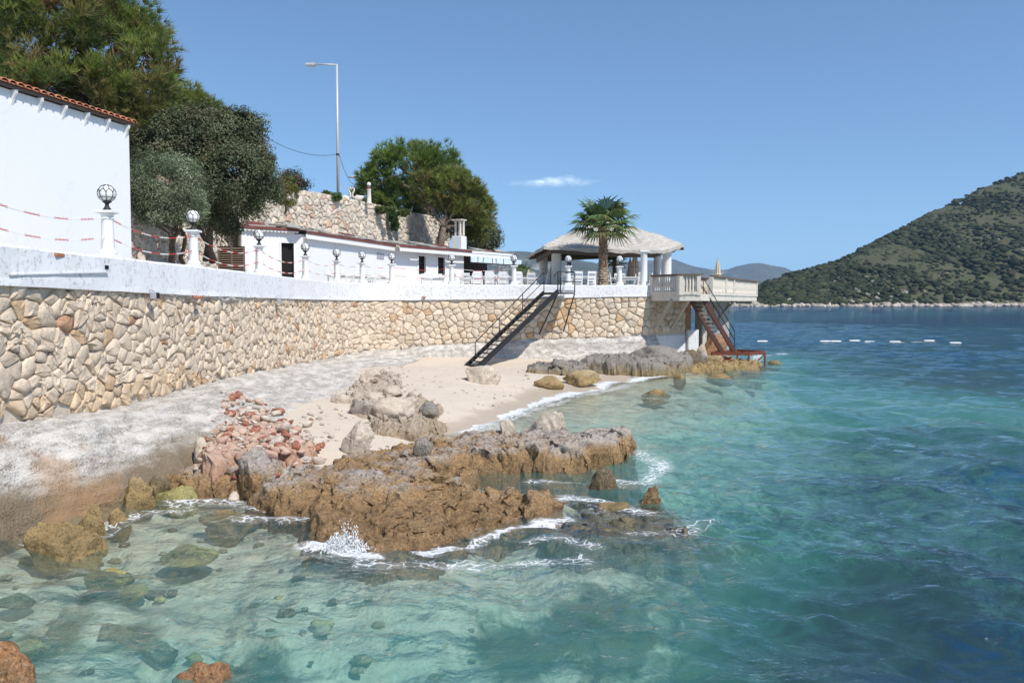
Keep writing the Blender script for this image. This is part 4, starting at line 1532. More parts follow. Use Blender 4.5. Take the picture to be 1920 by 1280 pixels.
while s_ > L_ - 9.5:
    base = WB0 + t_ * s_
    vs, fs = [], []
    for i, (dd, zz) in enumerate(((.17, 6.93), (-.9, 7.11))):
        for k in range(9):
            a = math.pi * k / 8
            r = (.082, .070)[i]
            q = base + n_ * dd + t_ * (r * 1.15 * math.cos(a))
            vs.append((q[0], q[1], zz + r * .9 * math.sin(a) + rt.uniform(-.003, .003)))
        for k in range(9):
            a = math.pi * k / 8
            r = (.066, .055)[i]
            q = base + n_ * dd + t_ * (r * 1.15 * math.cos(a))
            vs.append((q[0], q[1], zz + r * .9 * math.sin(a)))
    for k in range(8):
        fs.append((k, k + 1, 18 + k + 1, 18 + k))
        fs.append((9 + k + 1, 9 + k, k, k + 1)[::-1])
    m_ = MB(wb.location)
    v = rt.uniform(.75, 1.2)
    m_.add(vs, fs, 0, (v, v, v * .95), True)
    m_.build('roof_tile', M['tile'], wb)
    s_ -= 0.185
# pans between the covers
m_ = MB(wb.location)
a0, a1 = WB0 + n_ * .15, WB1 + n_ * .15
c0, c1 = WB0 - n_ * .9, WB1 - n_ * .9
m_.add([(a0[0], a0[1], 6.935), (a1[0], a1[1], 6.935), (c1[0], c1[1], 7.115), (c0[0], c0[1], 7.115), (a0[0], a0[1], 6.955), (a1[0], a1[1], 6.955), (c1[0], c1[1], 7.135), (c0[0], c0[1], 7.135)],
       [(0, 3, 2, 1), (4, 5, 6, 7), (0, 1, 5, 4), (1, 2, 6, 5), (2, 3, 7, 6), (3, 0, 4, 7)])
m_.build('pan_tile_course', M['tile'], wb)
for k in range(9):
    q = WB0 + t_ * (L_ - .12 - k * .62)
    m_ = MB(wb.location)
    p0, p1 = q - t_ * .025, q + t_ * .025
    vs = []
    for p in (p0, p1):
        for (d, z) in ((.003, 6.60), (.003, 6.865), (.115, 6.865), (.10, 6.80), (.05, 6.72)):
            r = p + n_ * d
            vs.append((r[0], r[1], z))
    m_.add(vs, [(0, 1, 2, 3, 4), (9, 8, 7, 6, 5)] + [(i, i + 5, (i + 1) % 5 + 5, (i + 1) % 5) for i in range(5)])
    m_.build('bracket', M['white'], wb)

# ------------------------------------------------------------------ lamp pillars on the parapet
LAMPS = [(222, 15.75), (379, 20.0), (497, 25.2), (582, 30.6), (647, 33.8), (698, 35.3), (740, 36.4), (846, 37.5), (962, 38.0), (1066, 38.2), (1161, 38.45)]
LAMP_LAB = ['nearest white lamp pillar, standing before the plain white building', 'white lamp pillar in front of the dark trees, second from the left', 'white lamp pillar beside the dark doorway, before the shuttered gate side',
            'white lamp pillar before the corner of the long building, right of the doorway', 'white lamp pillar before the long white wall, left end of the first tables', 'white lamp pillar before the long white wall, between two table sets',
            'white lamp pillar at the bend of the sea wall parapet', 'white lamp pillar beside the two dark windows', 'white lamp pillar at the right end of the long building, before the bar sign',
            'white lamp pillar behind the top of the black stairs', 'white lamp pillar right of the tall palm trunk']
lp = thing('lamp_pillar', LAMP_LAB[0], 'lamp', (0, 0, 0), 0, 'lamp pillars along the parapet')
b = MB()
b.box((0, 0, .03), (.34, .34, .06), bev=.012)
b.lathe([(.165, .06), (.17, .085), (.15, .11), (.135, .13), (.13, .15)], n=20)
nfl = 40
prof = [(.122, .15), (.112, .45), (.104, .72)]
vs, fs = [], []
for (r, z) in prof:
    for k in range(nfl):
        a = 2 * math.pi * k / nfl
        rr_ = r * (1.0 if k % 2 else .945)
        vs.append((rr_ * math.cos(a), rr_ * math.sin(a), z))
for i in range(2):
    for k in range(nfl):
        fs.append((i * nfl + k, i * nfl + (k + 1) % nfl, (i + 1) * nfl + (k + 1) % nfl, (i + 1) * nfl + k))
b.add(vs, fs, 0, (1, 1, 1), True)
b.lathe([(.108, .715), (.122, .73), (.122, .745), (.106, .755), (.108, .79), (.128, .815), (.15, .83)], n=20)
b.build('shaft', M['white'], lp)
b = MB()
b.box((0, 0, .855), (.315, .315, .05), bev=.008)
b.build('capital', M['white'], lp)
b = MB()
b.lathe([(.085, .881), (.08, .90), (.045, .95), (.032, .99), (.045, 1.02), (.085, 1.045), (.088, 1.06)], n=14)
b.build('lamp_base', M['black_iron'], lp)
GZ, GR = 1.205, .152
b = MB()
b.lathe([(GR * math.sin(math.pi * i / 14), GZ - GR * math.cos(math.pi * i / 14)) for i in range(1, 14)], n=22)
b.build('globe', M['glass'], lp)
b = MB()
CR = GR + .010
sp = lambda th_, ph_: (CR * math.sin(th_) * math.cos(ph_), CR * math.sin(th_) * math.sin(ph_), GZ + CR * math.cos(th_))
NM = 8
for k in range(NM):
    ph = 2 * math.pi * k / NM
    b.tube([sp(R(8 + 50 * i / 5), ph) for i in range(6)], .0062, 5)
    b.tube([sp(R(85 + 62 * i / 5), ph + math.pi / NM) for i in range(6)], .0062, 5)
    for sg in (-1, 1):
        b.tube([sp(R(58 + 27 * i / 4), ph + sg * math.pi / NM * (i / 4) ** 0.7) for i in range(5)], .0062, 5)
b.tube([sp(R(118), 2 * math.pi * i / 24) for i in range(24)], .005, 5, closed=True)
b.build('cage', M['black_iron'], lp)
lamp_tops = []
for i, (px, D) in enumerate(LAMPS):
    q = atd(px, 566, D)
    # stand it on the parapet crest
    s = min(np.linspace(0, ALLW.L, 900), key=lambda s: np.hypot(*(ALLW.at(s) - np.array([q.x, q.y]))))
    c = ALLW.w(s, topA(s) - .004, -.15)
    nn = ALLW.nrm(s)
    rz = math.atan2(nn[1], nn[0])
    if i == 0:
        lp.location, lp.rotation_euler = c, (0, 0, rz)
    else:
        dup(lp, c, rz, LAMP_LAB[i])
    lamp_tops.append((c, s))

# red and white plastic chains between the pillars
ch_lab = ['chain from the left edge to the nearest lamp pillar', 'chain between the first and second lamp pillars', 'chain between the second and third lamp pillars', 'chain before the dark doorway', 'chain before the first white tables', 'chain before the second white tables',
          'chain left of the parapet bend', 'chain right of the parapet bend', 'chain before the bar at the end of the building']


def chain(a, b_, sag, label, lod):
    a, b_ = Vector(a), Vector(b_)
    L = (b_ - a).length
    root = thing('barrier_chain', label, 'chain', a, 0, 'red and white plastic chains between the pillars')
    pt = lambda u: a + (b_ - a) * u + Vector((0, 0, -sag * 4 * u * (1 - u)))
    runs = max(4, int(L / .42))
    for r in range(runs):
        m_ = MB(root.location)
        u0, u1 = r / runs, (r + 1) / runs
        if lod == 0:
            nl = max(4, int(L / runs / .055))
            for i in range(nl):
                p, q = pt(u0 + (u1 - u0) * i / nl), pt(u0 + (u1 - u0) * (i + 1.15) / nl)
                d = (q - p)
                l = d.length
                d.normalize()
                side = d.cross(Vector((0, 0, 1))).normalized() if i % 2 else Vector((0, 0, 1))
                c = (p + q) / 2
                ring = []
                for k in range(8):
                    t = 2 * math.pi * k / 8
                    ring.append(c + d * (math.cos(t) * l * .52) + side * (math.sin(t) * .014))
                m_.tube(ring, .0050, 4, closed=True)
        else:
            m_.tube([pt(u0 + (u1 - u0) * i / 3) for i in range(4)], .009, 5)
        m_.build('red_run' if r % 2 == 0 else 'white_run', M['red_plastic'] if r % 2 == 0 else M['white_plastic'], root)


for i in range(9):
    for (zz, nm) in ((.74, 'upper'), (.38, 'lower')):
        if i == 0:
            c1 = lamp_tops[0][0]
            a = NEAR.w(lamp_tops[0][1] - 4.4, topA(0) + zz + .02, -.15)
            b2 = c1 + Vector((0, -.11, zz))
        else:
            c0, c1 = lamp_tops[i - 1][0], lamp_tops[i][0]
            d = (c1 - c0).normalized()
            a, b2 = c0 + d * .11 + Vector((0, 0, zz)), c1 - d * .11 + Vector((0, 0, zz))
        chain(a, b2, .20 * (b2 - a).length / 4.5, nm + ' red and white ' + ch_lab[i], 0 if i < 4 else 1)

# ------------------------------------------------------------------ long white building with corrugated roof
rb = thing('restaurant_building', 'long low white building with patched grey roof and scalloped eave boards', 'building', (-7, 44, 3.42))
Q0, Q1 = (-11.5, 35.4), (-9.62, 36.9)
A_, B_ = (-9.35, 37.0), (-6.66, 46.0)
Cp, Ce = (-2.98, 51.4), (-.35, 55.26)
mb = MB(rb.location)
# doorway wall (door opening between u0,u1)
q0, q1 = np.array(Q0), np.array(Q1)
du = (q1 - q0)
dl = np.hypot(*du)
dt = du / dl


def at_line(px, a, b):
    # where the sight line at px crosses the plan line a-b
    a, b = np.array(a, float), np.array(b, float)
    k = ray(px, 566)
    k = k[0] / k[1]
    e = b - a
    t = (k * a[1] - a[0]) / (e[0] - k * e[1])
    return a + e * t


d0, d1 = at_line(527, Q0, Q1), at_line(553, Q0, Q1)
wall_quad(mb, Q0, d0, 3.3, 6.05, .2)
wall_quad(mb, d0, d1, 5.62, 6.05, .2)
wall_quad(mb, d1, Q1, 3.3, 6.05, .2)
wall_quad(mb, Q1, A_, 3.3, 6.0, .2)
w = {}
for k, px in enumerate((784, 799, 820, 835)):
    w[k] = at_line(px, B_, Cp)
wall_quad(mb, A_, B_, 3.3, 6.0, .2)
wall_quad(mb, B_, w[0], 3.3, 6.0, .2)
wall_quad(mb, w[0], w[1], 3.3, 4.6, .2)
wall_quad(mb, w[0], w[1], 5.68, 6.0, .2)
wall_quad(mb, w[1], w[2], 3.3, 6.0, .2)
wall_quad(mb, w[2], w[3], 3.3, 4.6, .2)
wall_quad(mb, w[2], w[3], 5.68, 6.0, .2)
wall_quad(mb, w[3], Cp, 3.3, 6.0, .2)
wall_quad(mb, Cp, (-5.5, 53.2), 3.3, 6.0, .2)
wall_quad(mb, (-12.5, 37.4), Q0, 3.3, 6.05, .2)
mb.build('wall', M['white_wall'], rb)
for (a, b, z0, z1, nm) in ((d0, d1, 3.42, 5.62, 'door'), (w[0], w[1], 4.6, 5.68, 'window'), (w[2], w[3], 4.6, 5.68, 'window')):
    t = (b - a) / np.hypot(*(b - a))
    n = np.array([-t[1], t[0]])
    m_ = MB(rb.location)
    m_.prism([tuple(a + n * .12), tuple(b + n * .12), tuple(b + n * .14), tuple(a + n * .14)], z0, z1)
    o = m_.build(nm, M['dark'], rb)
    m_ = MB(rb.location)
    for (c, e) in (((a, z0), (a, z1)), ((b, z0), (b, z1)), ((a, z1), (b, z1))):
        m_.bar((c[0][0] - n[0] * .012, c[0][1] - n[1] * .012, c[1]), (e[0][0] - n[0] * .012, e[0][1] - n[1] * .012, e[1]), .06, .06, up=(0.3, .2, 1))
    m_.build('frame', M['white_wood'], o)
# small grey hatch and pilaster on the long wall
h0, h1 = at_line(707, A_, B_), at_line(720, A_, B_)
t = (h1 - h0) / np.hypot(*(h1 - h0))
nO = np.array([t[1], -t[0]])
m_ = MB(rb.location)
m_.prism([tuple(h0 + nO * .004), tuple(h1 + nO * .004), tuple(h1 + nO * .03), tuple(h0 + nO * .03)], 5.3, 5.6)
m_.build('vent_hatch', M['grey_plastic'], rb)
m_ = MB(rb.location)
pp = np.array(B_) - t * .15
m_.prism([tuple(pp), tuple(np.array(B_) + nO * .05), tuple(np.array(B_) + nO * .12), tuple(pp + nO * .12)], 3.42, 5.99)
m_.build('pilaster', M['white'], rb)


def eave(a, b, over, z, name_m='maroon', scall=True, r=.11, slat=.16):
    a, b = np.array(a, float), np.array(b, float)
    t = (b - a) / np.hypot(*(b - a))
    n = np.array([t[1], -t[0]])
    a2, b2 = a + n * over, b + n * over
    L = np.hypot(*(b2 - a2))
    m_ = MB(rb.location)
    nsc = int(L / (2 * r))
    for i in range(nsc):
        c0 = a2 + t * (L * i / nsc)
        c1 = a2 + t * (L * (i + 1) / nsc)
        vs = []
        for off in (0, .02):
            top = [c0 + n * off, c1 + n * off]
            vs += [(top[0][0], top[0][1], z), (top[1][0], top[1][1], z)]
            for k in range(7):
                f_ = 1 - k / 6
                q = c0 + (c1 - c0) * f_ + n * off
                vs.append((q[0], q[1], z - slat - r * .62 * math.sin(math.pi * f_)))
        m_.add(vs, [tuple(range(8, -1, -1)), tuple(range(9, 18))] + [(k, k + 1, k + 10, k + 9) for k in range(8)] + [(8, 0, 9, 17)])
    m_.build('scalloped_board', M['white_wood'], rb)
    m_ = MB(rb.location)
    m_.bar((a2[0] + n[0] * .03, a2[1] + n[1] * .03, z + .075), (b2[0] + n[0] * .03, b2[1] + n[1] * .03, z + .075), .05, .13)
    m_.build('fascia', M[name_m], rb)


eave(A_, B_, .22, 6.02)
eave(B_, Cp, .60, 6.00)
eave(np.array(Q0) - dt * .3, np.array(Q1) + dt * .1, .16, 6.10, slat=.03, r=.08)
# roof sheets, each its own slab, lapped and uneven, rising to the retaining wall behind
rr1 = random.Random(4)


def sheet(a, b, c, d, th=.035, mt='sheet', nm='roof_sheet'):
    m_ = MB(rb.location)
    vs = [Vector(v) for v in (a, b, c, d)]
    m_.add([v for v in vs] + [v + Vector((0, 0, th)) for v in vs], [(0, 3, 2, 1), (4, 5, 6, 7), (0, 1, 5, 4), (1, 2, 6, 5), (2, 3, 7, 6), (3, 0, 4, 7)])
    return m_.build(nm, M[mt], rb)


def roof_run(a, b, over, depth, z0, z1, n):
    a, b = np.array(a, float), np.array(b, float)
    t = (b - a) / np.hypot(*(b - a))
    nn = np.array([t[1], -t[0]])
    for i in range(n):
        p = a + (b - a) * (i / n) - t * .06
        q = a + (b - a) * ((i + 1) / n) + t * .06
        ov = over + rr1.uniform(-.12, .04)
        dz = rr1.uniform(-.01, .05) + (i % 2) * .04
        sheet((*(p + nn * ov), z0 + dz), (*(q + nn * ov), z0 + dz + rr1.uniform(-.02, .03)), (*(q - nn * depth), z1 + dz), (*(p - nn * depth), z1 + dz))
        if rr1.random() < .6:
            k = rr1.uniform(.2, .6)
            sheet((*(p + nn * (ov - k)), z0 + dz + .09), (*(q + nn * (ov - k) - t * .3), z0 + dz + .10), (*(q - nn * (.8 - k) - t * .3), z0 + dz + .22), (*(p - nn * (.8 - k)), z0 + dz + .23), .04, rr1.choice(['sheet', 'maroon', 'sheet']))


roof_run(np.array(Q0) - dt * .6, Q1, .2, 3.2, 6.17, 6.75, 3)
roof_run(np.array(A_) - np.array([.25, .6]), B_, .28, 3.4, 6.16, 6.62, 8)
roof_run(B_, Cp, .66, 3.0, 6.15, 6.50, 5)
roof_run(Cp, Ce, .55, 3.0, 6.13, 6.40, 4)
eave(Cp, Ce, .50, 6.0, 'white_wood')
# bar: recess, counter, sign strip
bt = (np.array(Ce) - np.array(Cp)) / np.hypot(*(np.array(Ce) - np.array(Cp)))
bn = np.array([bt[1], -bt[0]])
m_ = MB(rb.location)
wall_quad(m_, np.array(Cp) - bn * 1.6, np.array(Ce) - bn * 1.6, 3.4, 6.0, .1)
m_.build('bar_back', M['bar_brown'], rb)
m_ = MB(rb.location)
wall_quad(m_, np.array(Cp) + bt * .1, np.array(Ce) - bt * .9, 3.4, 4.5, .15)
m_.build('bar_counter', M['bar_brown'], rb)
m_ = MB(rb.location)
for f_ in (.80, .90, .985):
    q = np.array(Cp) + (np.array(Ce) - np.array(Cp)) * f_ + bn * .1
    m_.box((q[0], q[1], 4.7), (.14, .14, 2.5))
m_.build('bar_post', M['white'], rb)
sg = NT('blue_sign_strip')
_p = sg.objc()
_v = sg.n('ShaderNodeTexBrick', {'Vector': _p, 'Scale': 1.4}).outputs[0]
_n = sg.noise(sg.scalev(_p, (3, 3, 5)), 1.6, 4, 0.6)
_c = sg.mixc(sg.maprange(_n, 0.40, 0.60), (0.50, 0.66, 0.76), (0.74, 0.78, 0.80))
_c = sg.mixc(sg.maprange(_n, 0.66, 0.70), _c, (0.05, 0.08, 0.10))
M['sign'] = sg.done(sg.principled(_c, 0.5))
m_ = MB(rb.location)
s0, s1 = np.array(Cp) + bn * .55, np.array(Ce) + bt * .9 + bn * .55
m_.bar((s0[0], s0[1], 5.62), (s1[0], s1[1], 5.62), .06, .34)
sgn = m_.build('sign_strip', M['sign'], rb)
m_ = MB(rb.location)
for f_ in (.12, .22, .40, .47, .62, .80):
    q = s0 + (s1 - s0) * f_ + bn * .035
    m_.box((q[0], q[1], 5.62), (.03, .05, .32), rz=math.atan2(bt[1], bt[0]))
m_.build('sign_divider', M['black_iron'], sgn)
m_ = MB(rb.location)
m_.bar((s0[0], s0[1], 5.42), (s1[0], s1[1], 5.42), .09, .06)
m_.build('sign_rail', M['black_iron'], sgn)

# masonry chimney on the roof
cq = atd(861, 468, 51.5)
cn = thing('chimney', 'cream barbecue chimney with two posts and a slab top on the grey roof', 'chimney', (cq.x, cq.y, 6.2))
b = MB(cn.location); b.box((cq.x, cq.y, 6.6), (.72, .62, .9), rz=-.5, bev=.03); b.build('base', M['white'], cn)
for (dx, dy) in ((-.22, .08), (.08, -.2), (.27, -.06), (0, .22)):
    b = MB(cn.location)
    b.lathe([(.08, 7.04), (.085, 7.2), (.07, 7.25), (.075, 7.6), (.065, 7.9), (.085, 7.95), (.085, 8.0)], (cq.x + dx, cq.y + dy, 0), 10)
    b.build('post', M['cream'], cn)
b = MB(cn.location); b.box((cq.x, cq.y, 8.04), (.74, .64, .07), rz=-.5, bev=.01); b.build('slab', M['cream'], cn)

# ------------------------------------------------------------------ upper retaining wall
UP = Path([(-11.2, 21.0), (-11.5, 27), (-12.2, 34), (-11.9, 39), (-10.75, 43.7), (-8.6, 49.5), (-5.95, 57.0), (-4.6, 61)])
sU = lambda y: float(np.interp(y, UP.p[:, 1], UP.s))
zbU = itp([0, sU(34), sU(44), sU(57), UP.L], [3.3, 3.3, 6.1, 6.2, 6.2])
ztU = itp([0, sU(34), sU(39), sU(43.2), sU(44.5), sU(57), UP.L], [6.0, 7.5, 8.1, 8.75, 8.85, 8.95, 9.0])
wr3 = random.Random(8)
uw_ = thing('retaining_wall', 'rough stone retaining wall rising behind the long white building', 'wall', (-10, 42, 6))
mb = MB(uw_.location)
strip(mb, UP, [(0.0, ztU), (0.0, lambda s: zbU(s) - .3), (-0.5, lambda s: zbU(s) - .3), (-0.5, ztU)], 0, UP.L, 90)
mb.build('mortar_core', M['mortar'], uw_)
cells = stone_cells(UP.L, zbU, ztU, 0.46, 0.33, wr3, 0.006, 0.58, 1.15, .4)


def pal_up(s, z, r):
    t = r.random()
    c = (0.70, 0.60, 0.49) if t < .75 else ((0.66, 0.58, 0.49) if t < .965 else (0.58, 0.40, 0.29))
    k = r.uniform(.8, 1.08)
    return tuple(x * k for x in c)


stone_wall(uw_, UP.w, cells, wr3, pal_up, 0.085, 300, key=lambda c: 0 if sU(41.5) < c[0] < sU(57.5) else 1, rag=.2)
# ground behind it
hp = [tuple(UP.at(s) - UP.nrm(s) * 0.4) for s in np.linspace(0, UP.L, 50)]
hz = [ztU(s) - .08 for s in np.linspace(0, UP.L, 50)]
NV = 14
V = []
for (x, y), z in zip(hp, hz):
    for j in range(NV):
        f_ = j / (NV - 1)
        V.append((x - 60 * f_ ** 1.5, y + 25 * f_ ** 1.5, z + 9 * f_ ** 1.2))
V = np.array(V)
V[:, 2] += 0.25 * fbm(V * .6, 3, 99) * smooth01((hp[0][0] - V[:, 0]) / 2 + .5)
M['earth'] = simple('dry_earth', (0.22, 0.17, 0.11), 0.95, 0.4, 1.5, 0.5, 0.05)
tag(fast_mesh('hillside', V, grid_faces(50, NV)[:, ::-1], M['earth']), kind='structure')

# louvred gate
gq = atd(434, 505, 32.5)
gt = thing('louvred_gate', 'dark brown louvred shutter gate beside the long white building', 'gate', (gq.x, gq.y, 3.42))
gw, gh = .98, 1.72
gz0 = 3.45
for sx in (-gw / 2, 0.02, gw / 2):
    b = MB(gt.location); b.box((gq.x + sx, gq.y, gz0 + gh / 2), (.075, .06, gh)); b.build('stile', M['brown_wood'], gt)
b = MB(gt.location); b.box((gq.x, gq.y + .06, gz0 + gh / 2), (gw, .02, gh)); b.build('backing', M['dark'], gt)
for half in (0, 1):
    for k in range(19):
        b = MB(gt.location)
        cx = gq.x - gw / 4 + half * gw / 2 + .01
        b.box((cx, gq.y, gz0 + .06 + k * (gh - .1) / 18.5), (gw / 2 - .09, .065, .016), mat=Matrix.Rotation(R(38 + wr3.uniform(-6, 6)), 3, 'X'), tint=(1.3, 1.25, 1.2))
        b.build('slat', M['brown_wood'], gt)

# ------------------------------------------------------------------ thatched gazebo
th_ = NT('pale_reed_thatch')
_p = th_.objc()
_n1 = th_.noise(th_.scalev(_p, (1.2, 1.2, 9)), 3.0, 8, 0.7)
_n2 = th_.noise(_p, 0.9, 4)
_c = th_.mixc(th_.maprange(_n1, 0.3, 0.7), (0.36, 0.32, 0.28), (0.68, 0.63, 0.57))
_c = th_.mixc(th_.maprange(_n2, 0.55, 0.72, 0, 0.5), _c, (0.36, 0.33, 0.30))
_hh = th_.math('ADD', _n1, th_.math('MULTIPLY', th_.noise(th_.scalev(_p, (1, 1, 3)), 26, 4), .5))
M['thatch'] = th_.done(th_.principled(_c, 0.95, th_.bump(_hh, 0.9, 0.06), 0.1))
gz_ = thing('gazebo', 'open gazebo with a pale thatched hip roof on white columns', 'gazebo', (4.9, 44.5, 3.42))
EV = [atd(1019, 461, 41.2), atd(1134, 467, 41.4), atd(1244, 470, 41.6), atd(1281, 458, 43.0), atd(1283, 462, 46.0), atd(1225, 472, 49.0), atd(1060, 478, 49.0), atd(988, 481, 46.8)]
RG = [Vector((4.2, 44.6, 7.05)), Vector((5.6, 44.6, 7.05))]
apex = Vector((4.95, 44.6, 7.22))
n8 = len(EV)
rings = 12
vs = []
cen = Vector((4.95, 44.6, 0))
NS = 10
loop = []
for i in range(n8):
    for k in range(NS):
        loop.append(EV[i].lerp(EV[(i + 1) % n8], k / NS))
rg_ = np.random.default_rng(3)
for j in range(rings + 1):
    f_ = j / rings
    for p in loop:
        tgt = Vector((4.95 + max(-.55, min(.55, (p.x - 4.95) * .3)), 44.6 + max(-.3, min(.3, (p.y - 44.6) * .2)), 7.1))
        q = p.lerp(tgt, f_)
        q.z += 0.20 * math.sin(math.pi * f_) ** 1.0 * .6 + (.05 if (j % 4 == 0 and 0 < j < rings) else 0) + float(rg_.normal(0, .018))
        vs.append(q)
nl = len(loop)
fs = []
for j in range(rings):
    for k in range(nl):
        fs.append((j * nl + k, j * nl + (k + 1) % nl, (j + 1) * nl + (k + 1) % nl, (j + 1) * nl + k))
b0 = len(vs)
for p in loop:
    vs.append(p + Vector((0, 0, -.17 + float(rg_.normal(0, .025)))))
for k in range(nl):
    fs.append((k, b0 + k, b0 + (k + 1) % nl, (k + 1) % nl))
m_ = MB(gz_.location)
m_.add(vs, fs)
m_.build('thatch', M['thatch'], gz_)
m_ = MB(gz_.location)
m_.lathe([(.85, 7.0), (.62, 7.14), (.45, 7.30), (.46, 7.5), (.3, 7.56), (.05, 7.62)], (4.95, 44.6, 0), 14)
m_.build('thatch_cap', M['thatch'], gz_)
# dark underside of boards and rafters
m_ = MB(gz_.location)
lo = [p + (Vector((4.95, 44.6, p.z)) - p).normalized() * .1 + Vector((0, 0, -.10)) for p in EV]
m_.add(lo + [Vector((4.95, 44.6, 6.75))], [(i, n8, (i + 1) % n8) for i in range(n8)])
m_.build('ceiling', M['brown_wood'], gz_)
for i in range(n8):
    m_ = MB(gz_.location)
    a, c = lo[i] + Vector((0, 0, -.03)), lo[(i + 1) % n8] + Vector((0, 0, -.03))
    d = Vector((4.95, 44.6, a.z)) - a
    a2, c2 = a + d.normalized() * .55 + Vector((0, 0, -.08)), c + (Vector((4.95, 44.6, c.z)) - c).normalized() * .55 + Vector((0, 0, -.08))
    m_.bar(a2, c2, .10, .24)
    m_.build('beam', M['brown_wood'], gz_)
    for k in range(4):
        f_ = (k + .5) / 4
        m_ = MB(gz_.location)
        e = a.lerp(c, f_)
        m_.bar(e + Vector((0, 0, .02)), e.lerp(Vector((4.95, 44.6, 6.6)), .5), .06, .09)
        m_.build('rafter', M['brown_wood'], gz_)
for (px, D, r, mt) in ((1019, 46.4, .24, 'white'), (1043, 42.3, .26, 'white'), (1250, 42.8, .235, 'white'), (1232, 47.8, .22, 'white')):
    q = atd(px, 566, D)
    m_ = MB(gz_.location)
    m_.lathe([(r * 1.15, 3.42), (r * 1.15, 3.5), (r, 3.55), (r * .96, 5.5), (r * 1.05, 5.55), (r * 1.05, 5.72)], (q.x, q.y, 0), 18)
    m_.build('column', M['cream' if px < 1100 else 'white'], gz_)

wq = atd(1207, 540, 38.6)
wc = thing('white_column', 'single white column standing at the parapet end beside the deck', 'column', (wq.x, wq.y, 3.42))
b = MB(wc.location); b.lathe([(.21, 3.42), (.19, 3.6), (.165, 3.65), (.155, 5.2), (.165, 5.22), (.15, 5.25), (.19, 5.3)], (wq.x, wq.y, 0), 18); b.build('shaft', M['white'], wc)
b = MB(wc.location); b.box((wq.x, wq.y, 5.34), (.44, .44, .08), bev=.01); b.build('capital', M['white'], wc)

# ------------------------------------------------------------------ deck over the water
dk = thing('deck', 'balustraded deck on struts reaching out over the sea', 'deck', (9, 41, 3.2))
DP = [(6.45, 38.35), (7.42, 36.75), (8.30, 36.65), (9.25, 38.6), (10.55, 41.1), (11.6, 43.6), (14.3, 48.6), (13.0, 51.5), (8.5, 46), (6.6, 41.0)]
DZ = 3.30
m_ = MB(dk.location); m_.prism(DP, DZ - .17, DZ); m_.build('slab', M['grey_wood'], dk)
m_ = MB(dk.location)
for (a, c) in zip(DP[:7], DP[1:7]):
    m_.bar((a[0], a[1], DZ - .10), (c[0], c[1], DZ - .10), .06, .30)
m_.build('edge_beam', M['cream'], dk)
BAL = [(.035, .0), (.05, .02), (.05, .06), (.03, .09), (.045, .22), (.055, .32), (.04, .48), (.028, .60), (.04, .64), (.04, .70)]
bal_proto = MB(); bal_proto.lathe(BAL, (0, 0, 0), 8)


def balustrade(a, c, open_, solid=False):
    a, c = np.array(a), np.array(c)
    L = np.hypot(*(c - a))
    t = (c - a) / L
    n = np.array([t[1], -t[0]])
    m_ = MB(dk.location); m_.bar((a[0], a[1], DZ + .90), (c[0], c[1], DZ + .90), .20, .08); m_.build('handrail', M['brown_wood'], dk)
    m_ = MB(dk.location); m_.bar((a[0], a[1], DZ + .09), (c[0], c[1], DZ + .09), .14, .14); m_.build('plinth', M['cream'], dk)
    for p in (a + t * .06, c - t * .06):
        m_ = MB(dk.location); m_.box((p[0], p[1], DZ + .44), (.16, .16, .86), rz=math.atan2(t[1], t[0])); m_.build('newel', M['cream'], dk)
    k = max(3, int(L / .155))
    for i in range(k):
        p = a + t * (.17 + (L - .34) * i / (k - 1))
        m_ = MB(dk.location); m_.lathe(BAL, (p[0], p[1], DZ + .155), 8); m_.build('baluster', M['cream'], dk)
    if not open_:
        m_ = MB(dk.location); m_.bar((a[0] - n[0] * .07, a[1] - n[1] * .07, DZ + .50), (c[0] - n[0] * .07, c[1] - n[1] * .07, DZ + .50), .03, .70); m_.build('back_panel', M['cream'], dk)


balustrade(DP[0], DP[1], True)
balustrade(DP[1], DP[2], False)
balustrade(DP[3], DP[4], False)
balustrade(DP[4], DP[5], False)
balustrade(DP[5], DP[6], False)
balustrade(DP[6], DP[7], True)
balustrade((8.6, 39.6), (9.9, 42.2), True)
b = MB(dk.location); b.box((8.4, 37.7, DZ + .955), (.5, .4, .05)); b.build('rail_shelf', M['brown_wood'], dk)
# struts and piers below
for (a, c) in (((7.15, 37.1, DZ - .2), (6.62, 38.35, 1.75)), ((7.9, 37.0, DZ - .2), (7.5, 39.0, 1.75)), ((11.0, 43.2, DZ - .2), (9.9, 43.6, 1.9)), ((12.4, 46.2, DZ - .2), (10.7, 45.6, 1.2))):
    b = MB(dk.location); b.bar(a, c, .11, .11); b.build('strut', M['grey_wood'], dk)
b = MB(dk.location); b.bar((6.5, 38.5, DZ - .24), (9.2, 38.7, DZ - .24), .14, .14); b.build('joist', M['grey_wood'], dk)
b = MB(dk.location); b.bar((9.3, 42.5, DZ - .24), (12.6, 46.9, DZ - .24), .14, .14); b.build('joist', M['grey_wood'], dk)

